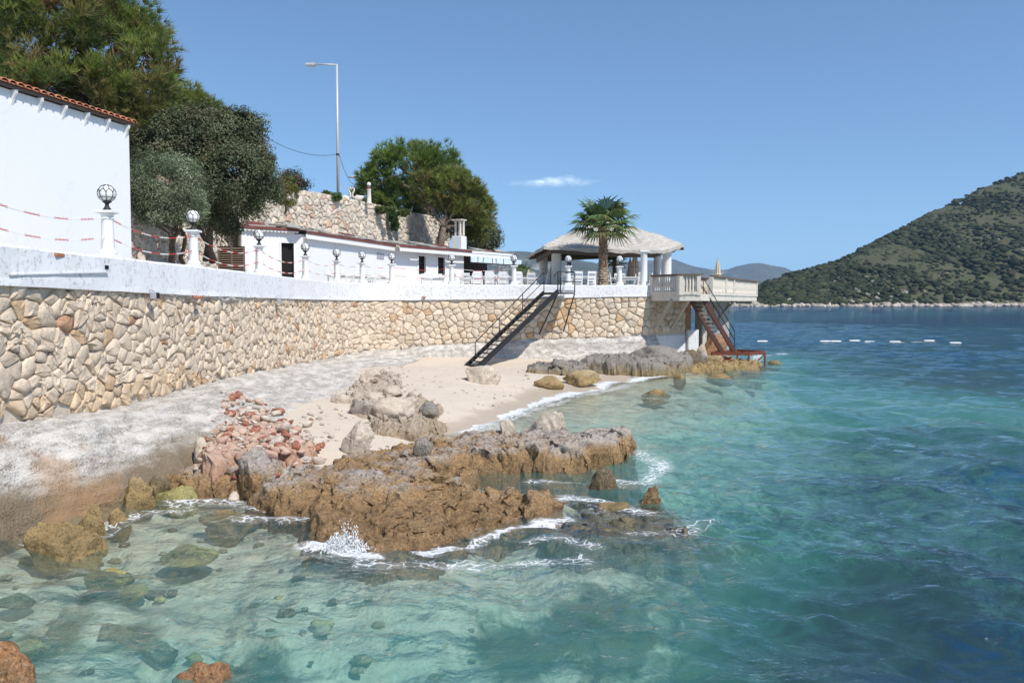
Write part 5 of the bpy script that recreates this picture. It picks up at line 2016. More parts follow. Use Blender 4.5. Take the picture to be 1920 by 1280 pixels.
# pier of the deck: stone return, white base, slender post, grey rear pier
pr = thing('deck_pier', 'stone and whitewashed pier block carrying the deck beside the second stairs', 'pier', (7.6, 40, 0))
RET = Path([(6.75, 39.1), (7.3, 39.75), (8.0, 40.3), (8.45, 40.5)])
mb = MB(pr.location)
strip(mb, RET, [(0, 3.12), (0, 1.4), (-.6, 1.4), (-.6, 3.12)], 0, RET.L, 14)
mb.build('mortar_core', M['mortar'], pr)
cells = stone_cells(RET.L, lambda s: 1.42, lambda s: 3.1, .36, .3, wr2, .013, .36)
stone_wall(pr, RET.w, cells, wr2, pal_far, .08)
b = MB(pr.location); strip(b, RET, [(.02, 1.42), (.05, 1.35), (.12, -.3), (-.6, -.3), (-.6, 1.42)], -.0, RET.L, 14, wob=.03); b.build('white_base', M['parapet'], pr)
b = MB(pr.location); b.box((8.75, 40.75, .7), (.6, .7, 1.9), rz=.35, bev=.03); b.build('white_block', M['parapet'], pr)
b = MB(pr.location); b.box((8.55, 40.72, 2.35), (.34, .4, 1.5), rz=.35, bev=.02); b.build('stone_post', M['rock_orange'], pr)
b = MB(pr.location); b.box((9.95, 42.9, 1.6), (.22, .22, 3.1), bev=.01); b.build('slender_post', M['cream'], pr)
rp = MB((11.2, 46.4, 1)).box((11.2, 46.4, 1.3), (1.5, 1.2, 3.6), rz=.5, bev=.03).build('pier', simple('grey_render', (0.33, 0.32, 0.31), 0.9, 0.2, 3, 0.4, 0.02, dirt=(0.18, 0.17, 0.16), dirt_amt=.1))
rp.location = (11.2, 46.4, 1)
tag(rp, 'grey rendered pier under the far end of the deck', 'pier')
bs = MB((7, 45, 0)); bs.prism([(6.3, 39.2), (7.0, 39.6), (7.9, 40.5), (8.3, 46), (6.5, 60), (2, 60), (2, 42)], -1, 3.35)
tag(bs.build('terrace_base', M['mortar']), kind='structure')
bpy.data.objects['terrace_base'].location = (7, 45, 0)


# ------------------------------------------------------------------ stairs
def stairs(root, topL, topR, botL, botR, n, mt_str, mt_tread, tread_t, depth=.24, sth=(.05, .17)):
    topL, topR, botL, botR = map(Vector, (topL, topR, botL, botR))
    for (a, c) in ((topL, botL), (topR, botR)):
        b = MB(root.location); b.bar(a, c, *sth); b.build('stringer', mt_str, root)
    run = ((botL - topL) * Vector((1, 1, 0))).normalized()
    for i in range(n):
        f_ = (i + .5) / n
        a, c = topL.lerp(botL, f_), topR.lerp(botR, f_)
        w = (c - a).normalized()
        b = MB(root.location)
        lo = [a + w * .03 - run * depth / 2, c - w * .03 - run * depth / 2, c - w * .03 + run * depth / 2, a + w * .03 + run * depth / 2]
        b.add([v - Vector((0, 0, tread_t / 2)) for v in lo] + [v + Vector((0, 0, tread_t / 2)) for v in lo], [(0, 3, 2, 1), (4, 5, 6, 7), (0, 1, 5, 4), (1, 2, 6, 5), (2, 3, 7, 6), (3, 0, 4, 7)])
        b.build('tread', mt_tread, root)


def rail(root, pts, r, mt, nm='handrail'):
    b = MB(root.location); b.tube(pts, r, 7); return b.build(nm, mt, root)


TL, TR = Vector((1.42, 36.95, 3.42)), Vector((2.0, 36.2, 3.42))
BL, BR = Vector((-2.14, 34.1, .14)), Vector((-1.56, 33.35, .14))
s1 = thing('metal_stairs', 'black iron stairs from the parapet down to the beach', 'stairs', (0, 35.5, 1))
stairs(s1, TL, TR, BL, BR, 20, M['black_iron'], M['black_iron'], .03, .22)
up = Vector((0, 0, 1))
for (T, Bt) in ((TL, BL), (TR, BR)):
    far = T is TL
    f0 = .0
    f1 = .83 if far else .0
    if far:
        rail(s1, [T + up * .90, T.lerp(Bt, f1) + up * .62], .022, M['black_iron'])
        rail(s1, [T + up * .48, T.lerp(Bt, .5) + up * .42], .016, M['black_iron'])
        for f_ in (0.0, .27, .55, f1):
            p = T.lerp(Bt, f_)
            rail(s1, [p, p + up * (.90 - .28 * f_ / f1)], .02, M['black_iron'], 'post')
    else:
        rail(s1, [T + up * .90, T.lerp(Bt, .05) + up * .86], .022, M['black_iron'])
        rail(s1, [T + up * .14 + Vector((0, -.03, 0)), Bt + up * .15 + Vector((0, -.03, 0))], .03, M['black_iron'])
LC = [Vector((1.42, 36.95, 3.42)), Vector((2.0, 36.2, 3.42)), Vector((2.78, 36.85, 3.42)), Vector((2.45, 37.85, 3.42)), Vector((1.5, 37.7, 3.42))]
b = MB(s1.location); b.prism([(p.x, p.y) for p in LC], 3.36, 3.42); b.build('landing', M['black_iron'], s1)
for (i, j) in ((1, 2), (2, 3)):
    a, c = LC[i], LC[j]
    for h in (.90, .48, .06):
        rail(s1, [a + up * h, c + up * h], .022 if h > .8 else .018, M['black_iron'])
for p in (LC[1], LC[2], LC[1] + Vector((.12, .1, 0))):
    rail(s1, [p, p + up * .90], .026, M['black_iron'], 'post')
rail(s1, [LC[1] + up * -.05, Vector((1.25, 37.75, 1.55))], .03, M['black_iron'], 'brace')
rail(s1, [LC[2] + up * -.05, Vector((2.35, 37.9, 1.65))], .03, M['black_iron'], 'brace')

M['stair_tread'] = simple('worn_tread', (0.26, 0.21, 0.175), .8, .25, 7, .3, .01)
s2 = thing('metal_stairs', 'rust brown stairs with pale treads from the deck to the rusty landing', 'stairs', (9.5, 39, 1.5))
T2L, T2R = Vector((8.12, 36.95, 3.18)), Vector((8.72, 37.25, 3.18))
T2L, T2R = Vector((8.15, 37.9, 3.15)), Vector((8.75, 38.0, 3.15))
B2L, B2R = Vector((9.85, 38.8, .66)), Vector((10.5, 39.05, .66))
stairs(s2, T2L, T2R, B2L, B2R, 13, M['dark_rust'], M['stair_tread'], .045, .22, (.07, .23))
for (T, Bt, nm) in ((T2L, B2L, 0), (T2R, B2R, 1)):
    mt = M['dark_rust'] if nm == 0 else M['black_iron']
    if nm == 0:
        T_, B_2 = T2R + Vector((-.35, -.1, 0)), B2R + Vector((-.25, -.1, 0))
    else:
        T_, B_2 = T, Bt
    for h in (.95, .55):
        rail(s2, [T_ + up * h, B_2 + up * h], .02, mt)
    for f_ in (.0, .5, 1.0):
        p = T_.lerp(B_2, f_)
        rail(s2, [p, p + up * .95], .02, mt, 'post')

j1 = thing('landing_frame', 'rusty red iron landing frame over the rocks at the stair foot', 'landing', (10.7, 39.6, .5))
J = [Vector((9.25, 38.3, .62)), Vector((10.9, 38.1, .62)), Vector((12.1, 39.6, .60)), Vector((11.0, 40.4, .62)), Vector((10.2, 40.0, .62))]
for i in range(5):
    b = MB(j1.location); b.bar(J[i], J[(i + 1) % 5], .08, .15); b.build('frame_bar', M['rust'], j1)
for f_ in (.2, .4, .6, .8):
    b = MB(j1.location); b.bar(J[0].lerp(J[1], f_), J[4].lerp(J[2], f_), .09, .03); b.build('deck_slat', M['rust'], j1)
for (i, dz) in ((1, -.95), (2, -.95), (0, -.6), (3, -1.0)):
    b = MB(j1.location); b.bar(J[i] + Vector((0, 0, -.05)), J[i] + Vector((.02, 0, dz)), .07, .07, up=(0, 1, 0)); b.build('leg', M['rust'], j1)
b = MB(j1.location); b.bar(J[0] + Vector((0, 0, -.1)), J[1] + Vector((0, 0, -.75)), .06, .06); b.build('brace', M['rust'], j1)
b = MB(j1.location); b.bar(J[1] + Vector((0, 0, -.7)), J[2] + Vector((0, 0, -.1)), .05, .05); b.build('brace', M['rust'], j1)
b = MB(j1.location)
b.add([Vector((9.45, 38.35, .32)), Vector((10.9, 38.1, .05)), Vector((10.9, 39.1, .12)), Vector((9.6, 39.1, .40)), Vector((9.45, 38.35, .36)), Vector((10.9, 38.1, .09)), Vector((10.9, 39.1, .16)), Vector((9.6, 39.1, .44))],
      [(0, 3, 2, 1), (4, 5, 6, 7), (0, 1, 5, 4), (1, 2, 6, 5), (2, 3, 7, 6), (3, 0, 4, 7)])
b.build('rusty_plate', M['rust'], j1)


# ------------------------------------------------------------------ parasols
def parasol(px, D, ztop, zlow, r, label, first):
    q = atd(px, 566, D)
    t = thing('parasol', label, 'parasol', (q.x, q.y, 3.42), 0, 'closed beige parasols')
    b = MB(t.location); b.tube([(q.x, q.y, 3.42), (q.x, q.y, ztop + .03)], .022, 7); b.build('pole', M['brown_wood'], t)
    vs, fs = [], []
    n, H = 24, 9
    for i in range(H):
        f_ = i / (H - 1)
        rad = (.03 + (r - .03) * f_ ** .75) * (1 - .35 * max(0, f_ - .55) * (1 if f_ < .75 else .4))
        for k in range(n):
            a = 2 * math.pi * k / n
            rr_ = rad * (1 if k % 3 else .66)
            vs.append((q.x + rr_ * math.cos(a), q.y + rr_ * math.sin(a), ztop - (ztop - zlow) * f_ + (.04 * (k % 3) if i == H - 1 else 0)))
    for i in range(H - 1):
        for k in range(n):
            fs.append((i * n + k, (i + 1) * n + k, (i + 1) * n + (k + 1) % n, i * n + (k + 1) % n))
    b = MB(t.location); b.add(vs, fs, 0, (1, 1, 1), False); b.build('canopy', M['canvas'], t)
    zz = ztop - (ztop - zlow) * .62
    b = MB(t.location); b.lathe([(r * .82, zz - .03), (r * .86, zz), (r * .80, zz + .03)], (q.x, q.y, 0), 14); b.build('tie_strap', M['canvas'], t)


parasol(1345, 43.5, 5.22, 3.95, .24, 'closed beige parasol standing on the balustraded deck', True)
parasol(1190, 44.0, 5.75, 4.15, .30, 'closed beige parasol behind the single white column', True)
parasol(1181, 46.5, 5.45, 4.2, .22, 'slim closed parasol leaning beside the larger one behind the white column', False)
parasol(1033, 47.5, 5.05, 3.9, .19, 'closed parasol between the two left gazebo columns', False)
parasol(991, 50.0, 4.95, 4.0, .20, 'small closed parasol left of the gazebo columns', False)

# ------------------------------------------------------------------ tables and chairs on the terrace
chr_ = thing('chair', 'white wooden chair', 'chair', (0, 0, 0), 0, 'white chairs on the terrace')
b = MB(); b.box((0, 0, .44), (.42, .42, .035), bev=.008); b.build('seat', M['white_wood'], chr_)
for (x, y) in ((-.18, -.18), (.18, -.18)):
    b = MB(); b.box((x, y, .21), (.045, .045, .42)); b.build('leg', M['white_wood'], chr_)
for x in (-.18, .18):
    b = MB(); b.bar((x, .18, 0), (x, .20, .45), .045, .045, up=(0, 1, 0)); b.bar((x, .20, .45), (x, .27, 1.0), .045, .04, up=(0, 1, 0)); b.build('back_leg', M['white_wood'], chr_)
bk = MB(); bk.bar((-.16, .265, .95), (.16, .265, .95), .03, .09); bk.bar((-.16, .24, .72), (.16, .24, .72), .025, .05); bk.bar((-.16, .215, .56), (.16, .215, .56), .025, .04)
for k in range(4):
    x = -.105 + .07 * k
    bk.bar((x, .218, .57), (x, .262, .92), .022, .02, up=(0, 1, 0))
bk.build('backrest', M['white_wood'], chr_)
b = MB(); b.bar((-.18, -.18, .2), (.18, -.18, .2), .025, .03); b.bar((-.18, -.18, .16), (-.18, .19, .16), .025, .03); b.bar((.18, -.18, .16), (.18, .19, .16), .025, .03); b.build('stretcher', M['white_wood'], chr_)
tbl = thing('table', 'white wooden table', 'table', (0, 0, 0), 0, 'white tables on the terrace')
b = MB(); b.box((0, 0, .765), (1.2, .78, .045), bev=.01); b.build('tabletop', M['white_wood'], tbl)
b = MB(); b.box((0, 0, .69), (1.06, .64, .10)); b.build('apron', M['white_wood'], tbl)
for (x, y) in ((-.53, -.32), (.53, -.32), (-.53, .32), (.53, .32)):
    b = MB(); b.box((x, y, .37), (.06, .06, .74)); b.build('leg', M['white_wood'], tbl)
TB = [(640, 37.2, .3, 'left of the fifth lamp pillar, along the long white wall'), (680, 38.6, .3, 'between the fifth and sixth lamp pillars, along the long white wall'), (714, 39.6, .3, 'between the sixth and seventh lamp pillars, along the long white wall'),
      (812, 41.0, .15, 'below the two dark windows'), (884, 41.5, .1, 'left of the bar opening'), (931, 42.5, -.1, 'before the bar, left of the ninth lamp pillar'), (985, 41.5, .0, 'between the ninth lamp pillar and the gazebo column'),
      (1095, 41.0, .1, 'left of the palm trunk under the gazebo'), (1150, 42.0, 0, 'behind the lamp pillar right of the palm'), (1180, 40.6, .2, 'left of the single white column'), (1010, 44.5, 0, 'far back left of the gazebo columns'),
      (905, 39.3, .05, 'close behind the parapet before the bar opening'), (956, 39.6, 0, 'close behind the parapet at the ninth lamp pillar'), (1092, 39.3, 0, 'close behind the parapet left of the tall palm')]
first_c = first_t = True
CH = [(-.85, 0, math.pi / 2, 'left of'), (.85, .0, -math.pi / 2, 'right of'), (-.3, -.62, math.pi, 'seaward left of'), (.32, -.60, math.pi, 'seaward right of'), (-.3, .62, 0, 'far left of'), (.3, .62, 0, 'far right of')]
for i, (px, D, rz, where) in enumerate(TB):
    q = atd(px, 566, D)
    lab = 'white wooden table ' + where
    if first_t:
        tbl.location, tbl.rotation_euler = (q.x, q.y, 3.42), (0, 0, rz)
        tbl['label'] = lab
        first_t = False
    else:
        dup(tbl, (q.x, q.y, 3.42), rz, lab)
    for k, (cx, cy, cr, pos) in enumerate(CH):
        if (k in (0, 1) and i in (0, 1, 2, 11, 12, 13)) or (i in (1, 8, 9) and k in (2, 5)) or (i in (3,) and k == 3):
            continue
        c, s = math.cos(rz), math.sin(rz)
        loc = (q.x + cx * c - cy * s, q.y + cx * s + cy * c, 3.42)
        lab = 'white chair %s the table %s' % (pos, where.split(', along')[0].replace('and seventh lamp pillars','and seventh pillars'))
        rzz = rz + cr + wr3.uniform(-.2, .2)
        if first_c:
            chr_.location, chr_.rotation_euler = loc, (0, 0, rzz)
            chr_['label'] = lab
            first_c = False
        else:
            dup(chr_, loc, rzz, lab)

# ------------------------------------------------------------------ street lamp, wire, swans, globe pillar, road sign
q = atd(634, 372, 47.0)
zt_ = atd(634, 121, 47.0).z
xl = atd(574, 121, 47.0).x
sl = thing('street_lamp', 'tall grey street lamp with one arm behind the stone wall', 'street lamp', (q.x, q.y, 8.6))
b = MB(sl.location); b.tube([(q.x, q.y, 8.6), (q.x, q.y, zt_)], [.085, .055], 10); b.build('pole', M['pole_metal'], sl)
b = MB(sl.location); b.tube([(q.x, q.y, zt_ - .02), (xl + .45, q.y, zt_ + .02)], .04, 8); b.build('arm', M['pole_metal'], sl)
b = MB(sl.location)
xh = xl + .25
b.add([(xh + sx * .28 * kx, q.y + sy * .11 * ky, zt_ + z) for (z, kx, ky) in ((-.09, .8, .8), (-.04, 1, 1), (.03, 1, 1), (.07, .8, .55)) for (sx, sy) in ((-1, -1), (1, -1), (1, 1), (-1, 1))],
      [(3, 2, 1, 0), (12, 13, 14, 15)] + [(r * 4 + k, r * 4 + (k + 1) % 4, r * 4 + 4 + (k + 1) % 4, r * 4 + 4 + k) for r in range(3) for k in range(4)])
hd = b.build('lamp_head', M['pole_metal'], sl)
b = MB(sl.location); b.box((xh, q.y, zt_ - .105), (.36, .15, .03), bev=.01); b.build('lens', M['glass'], hd)
b = MB(sl.location); b.box((q.x, q.y, atd(634, 290, 47).z), (.16, .16, .10)); b.build('cable_clamp', M['black_iron'], sl)


def sag_wire(a, c, sag, label):
    a, c = Vector(a), Vector(c)
    b = MB(a)
    b.tube([a.lerp(c, i / 24) + Vector((0, 0, -sag * 4 * (i / 24) * (1 - i / 24))) for i in range(25)], .013, 5)
    o = b.build('overhead_wire', M['wire'])
    o.location = a
    return tag(o, label, 'wire')


sag_wire(atd(455, 228, 36), atd(632, 289, 47), .55, 'black overhead wire from the left trees to the street lamp')
sag_wire(atd(636, 291, 47), atd(662, 345, 60), .3, 'thin black wire dropping from the street lamp towards the pines')

swq = atd(659, 376, 48.4)
sw = thing('swan_sculpture', 'pair of white swans with necks forming a heart on the stone wall', 'sculpture', (swq.x, swq.y, 8.75))
for sgn_ in (-1, 1):
    X = lambda dx, dz, dy=0: Vector((swq.x + sgn_ * dx, swq.y + dy, 8.78 + dz))
    b = MB(sw.location)
    b.tube([X(.13, .05), X(.2, .16), X(.35, .22), X(.52, .22), X(.64, .30), X(.70, .36)], [.05, .15, .20, .17, .09, .02], 10)
    b.tube([X(.17, .15), X(.06, .34), X(.06, .50), X(.16, .66), X(.16, .78), X(.08, .84), X(.02, .76), X(.015, .68)], [.07, .055, .05, .048, .046, .045, .05, .015], 8)
    b.build('swan', M['cream'], sw)
gp = atd(692, 384, 49.0)
gpl = thing('globe_pillar', 'short pinkish pillar with a white globe on the stone retaining wall', 'lamp', (gp.x, gp.y, 8.7))
b = MB(gpl.location); b.lathe([(.17, 8.7), (.17, 8.8), (.135, 8.84), (.12, 9.55), (.15, 9.6)], (gp.x, gp.y, 0), 14); b.build('shaft', M['cream'], gpl)
b = MB(gpl.location); b.lathe([(.14, 9.6), (.13, 9.75), (.08, 9.78)], (gp.x, gp.y, 0), 12); b.build('collar', M['maroon'], gpl)
b = MB(gpl.location); b.lathe([(.125 * math.sin(math.pi * i / 12), 9.89 - .125 * math.cos(math.pi * i / 12)) for i in range(1, 12)], (gp.x, gp.y, 0), 16); b.build('globe', M['glass'], gpl)
q = atd(788, 392, 66)
rs = thing('road_sign', 'road sign with a red edged triangle over a blue panel behind the pines', 'sign', (q.x, q.y, 9.5))
ctr = atd(788, 380, 66)
b = MB(rs.location); b.tube([(q.x, q.y + .05, 9.0), (q.x, q.y + .05, ctr.z + .3)], .04, 6); b.build('post', M['pole_metal'], rs)
b = MB(rs.location); b.box((q.x, q.y, ctr.z - .55), (.75, .03, .8)); b.build('blue_panel', simple('blue_sign', (.10, .28, .60), .5, .05), rs)
b = MB(rs.location)
for k in range(3):
    b.box((q.x, q.y - .02, ctr.z - .3 - k * .24), (.6, .01, .045))
b.box((q.x, q.y - .02, ctr.z - .55), (.05, .012, .7))
b.build('white_lines', M['white'], rs)
for (k, mt, dy, nm) in ((.46, 'red_plastic', 0, 'red_triangle'), (.30, 'white', -.02, 'white_triangle')):
    b = MB(rs.location)
    tri = [(-k, -.5 * k), (k, -.5 * k), (0, 1.1 * k)]
    b.add([(q.x + x, q.y + dy - .012, ctr.z + .2 + z) for (x, z) in tri] + [(q.x + x, q.y + dy + .012, ctr.z + .2 + z) for (x, z) in tri], [(0, 1, 2), (5, 4, 3), (0, 3, 4, 1), (1, 4, 5, 2), (2, 5, 3, 0)])
    b.build(nm, M[mt], rs)
q = atd(661, 332, 62)
o = MB(q); o.tube([(q.x - .3, q.y, q.z), (q.x + .3, q.y, q.z + .03)], [.07, .10], 8); o.tube([(q.x + .3, q.y, q.z), (q.x + .5, q.y, q.z - .05), (q.x + .5, q.y, 9.2)], .05, 6)
o = o.build('street_lamp', M['pole_metal']); o.location = q
tag(o, 'pale head of a second street lamp showing beside the rear pine', 'street lamp')
q = atd(265, 484, 19.6)
o = fast_mesh('stump', *boulder_mesh((.24, .24, .9), 77, 3, 4, 1.2), M['rock_pale']); o.location = (q.x, q.y, 3.8)
tag(o, 'mottled pale stump standing at the corner of the plain white building', 'stump')

# ------------------------------------------------------------------ swimming area buoys
BU = [(1547, 641), (1567, 641), (1602, 640), (1631, 642), (1678, 642), (1742, 640), (1791, 644), (1429, 641)]
BUL = ['leftmost white float of the swimming line', 'second white float, touching the leftmost one', 'third white float of the swimming line from the left', 'fourth white float of the swimming line from the left', 'fifth white float of the swimming line, left of a wide gap', 'sixth white float of the swimming line from the left', 'rightmost white float of the swimming line', 'lone white float near the rusty landing']
bp = None
bpts = []
for i, (px, py) in enumerate(BU):
    q = atz(px, py, 0)
    bpts.append(q)
    loc = (q.x, q.y, .05)
    if bp is None:
        bp = thing('buoy', BUL[i], 'buoy', loc, 0, 'white floats of the swimming line')
        b = MB()
        vs = [(-.40, 0, 0), (-.38, 0, 0), (-.3, 0, 0), (.3, 0, 0), (.38, 0, 0), (.40, 0, 0)]
        b.tube(vs, [.028, .045, .060, .060, .045, .028], 12)
        b.build('float', M['white_plastic'], bp)
        b = MB(); b.tube([(.40, 0, 0), (.46, 0, -.01)], .03, 8); b.build('end_cap', M['grey_plastic'], bp)
    else:
        dup(bp, loc, wr3.uniform(-.12, .12), BUL[i])
b = MB(bpts[0])
b.tube([Vector((p.x, p.y, -.02)) for p in bpts[:7]], .018, 5)
o = b.build('buoy_rope', M['white_plastic']); o.location = bpts[0]
tag(o, 'pale rope joining the white floats of the swimming line', 'rope')

# ------------------------------------------------------------------ trees and plants
def rand_dirs(n, rg):
    v = rg.normal(size=(n, 3))
    return v / np.linalg.norm(v, axis=1)[:, None]


def ell(px, py, rx, ry, D, dk=1.0):
    c = atd(px, py, D)
    s = D / F
    return np.array([c.x, c.y, c.z]), np.array([rx * s, (rx + ry) / 2 * s * dk, ry * s])


def clump_points(ells, n_cl, rg, shell=(0.72, 1.0)):
    # clump centres in the outer shell of a union of ellipsoids, no clump deep inside another one
    area = np.array([e[1][0] * e[1][2] for e in ells])
    pick = rg.choice(len(ells), n_cl, p=area / area.sum())
    d = rand_dirs(n_cl, rg)
    r = rg.uniform(shell[0], shell[1], n_cl)
    C = np.array([e[0] for e in ells])[pick]
    A = np.array([e[1] for e in ells])[pick]
    P = C + d * A * r[:, None]
    keep = np.ones(n_cl, bool)
    for i, e in enumerate(ells):
        q = (P - e[0]) / e[1]
        keep &= ~(((q ** 2).sum(1) < 0.55 ** 2) & (pick != i))
    out = d / A
    out /= np.linalg.norm(out, axis=1)[:, None]
    return P[keep], out[keep]


def blades(P, Dv, L, W, tint, rg):
    # one narrow triangle per row: base at P, pointing along Dv
    n = len(P)
    side = np.cross(Dv, rand_dirs(n, rg))
    side /= np.linalg.norm(side, axis=1)[:, None] + 1e-9
    L = np.broadcast_to(np.asarray(L), (n,))[:, None]
    W = np.broadcast_to(np.asarray(W), (n,))[:, None]
    V = np.empty((n, 3, 3))
    V[:, 0] = P - side * W / 2
    V[:, 1] = P + side * W / 2
    V[:, 2] = P + Dv * L
    T = np.repeat(tint[:, None, :], 3, 1)
    return V.reshape(-1, 3), T.reshape(-1, 3)


def leaves(P, N, L, W, tint, rg):
    # one diamond leaf per row (two triangles) lying roughly across N
    n = len(P)
    a = np.cross(N, rand_dirs(n, rg))
    a /= np.linalg.norm(a, axis=1)[:, None] + 1e-9
    s = np.cross(N, a)
    L = np.broadcast_to(np.asarray(L), (n,))[:, None]
    W = np.broadcast_to(np.asarray(W), (n,))[:, None]
    V = np.empty((n, 6, 3))
    b, m1, m2, t = P - a * L / 2, P - s * W / 2 + N * W * .2, P + s * W / 2 + N * W * .2, P + a * L / 2
    V[:, 0], V[:, 1], V[:, 2] = b, m1, t
    V[:, 3], V[:, 4], V[:, 5] = b, t, m2
    T = np.repeat(tint[:, None, :], 6, 1)
    return V.reshape(-1, 3), T.reshape(-1, 3)


def tri_obj(name, V, T, mat, parent, org):
    Fc = np.arange(len(V)).reshape(-1, 3)
    return fast_mesh(name, V - np.array(org), Fc, mat, parent, smooth=False, tint=T)


def pine_crown(ells, n_cl, n_tuft, n_bl, bl, bw, rc, pal, rg, inner=0.35):
    P, O = clump_points(ells, n_cl, rg)
    cv = rg.uniform(0.7, 1.2, len(P))
    ci = rg.choice(len(pal), len(P))
    k = np.repeat(np.arange(len(P)), n_tuft)
    off = rand_dirs(len(k), rg) * (rg.uniform(0, 1, len(k)) ** .45)[:, None] * rc * rg.uniform(.6, 1.25, len(P))[k][:, None]
    tp = P[k] + off
    td = off / rc * .9 + O[k] * .55 + np.array([0, 0, .6])
    td /= np.linalg.norm(td, axis=1)[:, None]
    bi = np.repeat(np.arange(len(k)), n_bl)
    dv = td[bi] * 1.0 + rand_dirs(len(bi), rg) * .75
    dv /= np.linalg.norm(dv, axis=1)[:, None]
    base = np.array(pal)[ci][k][bi] * cv[k][bi][:, None] * rg.uniform(.75, 1.25, len(k))[bi][:, None]
    # needles of upward-pointing tufts get a paler tint
    upward = (td[:, 2] > .6)[bi]
    base = np.where(upward[:, None], base * np.array([1.25, 1.25, 1.05]), base)
    return blades(tp[bi] + rand_dirs(len(bi), rg) * .03, dv, bl * rg.uniform(.7, 1.3, len(bi)), bw, base, rg), P


def branch_mb(mb, a, b, r0, r1, rnd, n=6, wob=.12):
    a, b = Vector(a), Vector(b)
    L = (b - a).length
    pts = []
    for i in range(n + 1):
        f = i / n
        p = a.lerp(b, f)
        if 0 < i < n:
            p = p + Vector((rnd.uniform(-1, 1), rnd.uniform(-1, 1), rnd.uniform(-.4, .8))) * L * wob * .5
        pts.append(p)
    mb.tube(pts, [r0 + (r1 - r0) * i / n for i in range(n + 1)], 7)
    return pts


GREEN_P = [(0.188, 0.231, 0.062), (0.144, 0.188, 0.056), (0.225, 0.250, 0.073), (0.213, 0.188, 0.073), (0.112, 0.150, 0.050), (0.250, 0.181, 0.085)]
rg = np.random.default_rng(40)
rnd = random.Random(40)


def pine(label, base, ells, n_cl, n_tuft, n_bl, bl, bw, rc, pal, trunk_r, limbs, group=None, trunks=None, mat='bark'):
    t = thing('pine_tree', label, 'tree', base, 0, group)
    (V, T), P = pine_crown(ells, n_cl, n_tuft, n_bl, bl, bw, rc, pal, rg)
    tri_obj('crown', V, T, M['needle'], t, base)
    mb = MB(base)
    for (a, b, r0, r1) in (trunks or [(base, ells[0][0], trunk_r, trunk_r * .4)]):
        pts = branch_mb(mb, a, b, r0, r1, rnd, 7, .10)
        for _ in range(limbs):
            p = pts[rnd.randrange(max(1, len(pts) // 3), len(pts))]
            q = Vector(P[rnd.randrange(len(P))])
            sub = branch_mb(mb, p, q, r1 * .75, r1 * .16, rnd, 6, .16)
            for _ in range(2):
                branch_mb(mb, sub[rnd.randrange(2, 6)], Vector(P[rnd.randrange(len(P))]).lerp(sub[3], .55), r1 * .25, r1 * .08, rnd, 4, .2)
    mb.build('trunk', M[mat], t)
    return t


D = 27.0
E = [ell(60, 70, 190, 110, D), ell(200, 105, 115, 90, D), ell(262, 165, 72, 85, D - 1), ell(120, 185, 150, 90, D - 1.5), ell(250, 230, 75, 60, D - 1), ell(305, 215, 42, 50, D), ell(-80, 130, 150, 150, D),
     ell(120, 10, 110, 50, D + 1), ell(225, 40, 60, 42, D), ell(290, 260, 40, 45, D)]
bq = atd(285, 500, 27.5)
pine('large spreading pine rising behind the plain white building at left', Vector((bq.x, bq.y, 4.6)), E, 470, 30, 12, .30, .030, .50, GREEN_P, .20, 12,
     trunks=[(Vector((bq.x, bq.y, 4.6)), E[4][0], .20, .10), (atd(270, 380, 27), atd(330, 150, 26.5), .09, .035), (atd(262, 400, 27.5), atd(150, 140, 27), .13, .06), (atd(275, 330, 26.3), atd(318, 165, 25.6), .045, .02)])
E = [ell(372, 215, 30, 42, 31), ell(350, 190, 16, 30, 31), ell(395, 235, 30, 32, 31)]
pine('small pine top showing between the large pine and the dark evergreen', atd(372, 330, 31.5), E, 60, 26, 12, .26, .030, .36, GREEN_P[:3], .10, 3)

D = 62.0
E = [ell(765, 322, 72, 42, D), ell(818, 315, 42, 32, D), ell(712, 345, 36, 36, D), ell(745, 372, 58, 32, D), ell(795, 300, 40, 22, D), ell(700, 375, 30, 25, D), ell(800, 360, 40, 30, D)]
bq = atd(788, 420, D)
pine('rear umbrella pine above the stone retaining wall', Vector((bq.x, bq.y, 8.8)), E, 210, 26, 10, .42, .055, .75, [(0.163, 0.225, 0.060), (0.125, 0.181, 0.050), (0.206, 0.250, 0.073)], .35, 5,
     trunks=[(Vector((bq.x - .3, bq.y, 8.8)), atd(782, 350, D), .36, .22), (atd(800, 428, D - 2), atd(806, 345, D - 2), .28, .14), (atd(815, 425, D - 2.5), atd(826, 350, D - 2), .16, .08)])
D = 54.0
E = [ell(845, 362, 58, 34, D), ell(884, 385, 34, 34, D), ell(800, 352, 30, 22, D), ell(865, 412, 46, 22, D + 1), ell(905, 405, 14, 24, D), ell(838, 340, 36, 16, D), ell(893, 430, 20, 22, D + 1)]
bq = atd(822, 470, 53)
fork = atd(832, 428, 53.2)
tr = [(Vector((bq.x, bq.y, 6.2)), fork, .26, .17), (atd(818, 468, 53.1), atd(828, 425, 53.5), .18, .12)]
for (px, py) in ((800, 375), (812, 365), (838, 372), (858, 390), (880, 395), (895, 412), (870, 425), (905, 420), (785, 352), (850, 360)):
    tr.append((fork, atd(px, py, D - rnd.uniform(-.8, 1.0)), .085, .03))
pine('front pine with bare forked branches growing behind the grey roof', Vector((bq.x, bq.y, 6.2)), E, 200, 22, 10, .36, .048, .62, [(0.190, 0.230, 0.062), (0.225, 0.240, 0.072), (0.150, 0.185, 0.055), (0.215, 0.190, 0.075)], .22, 1, trunks=tr)


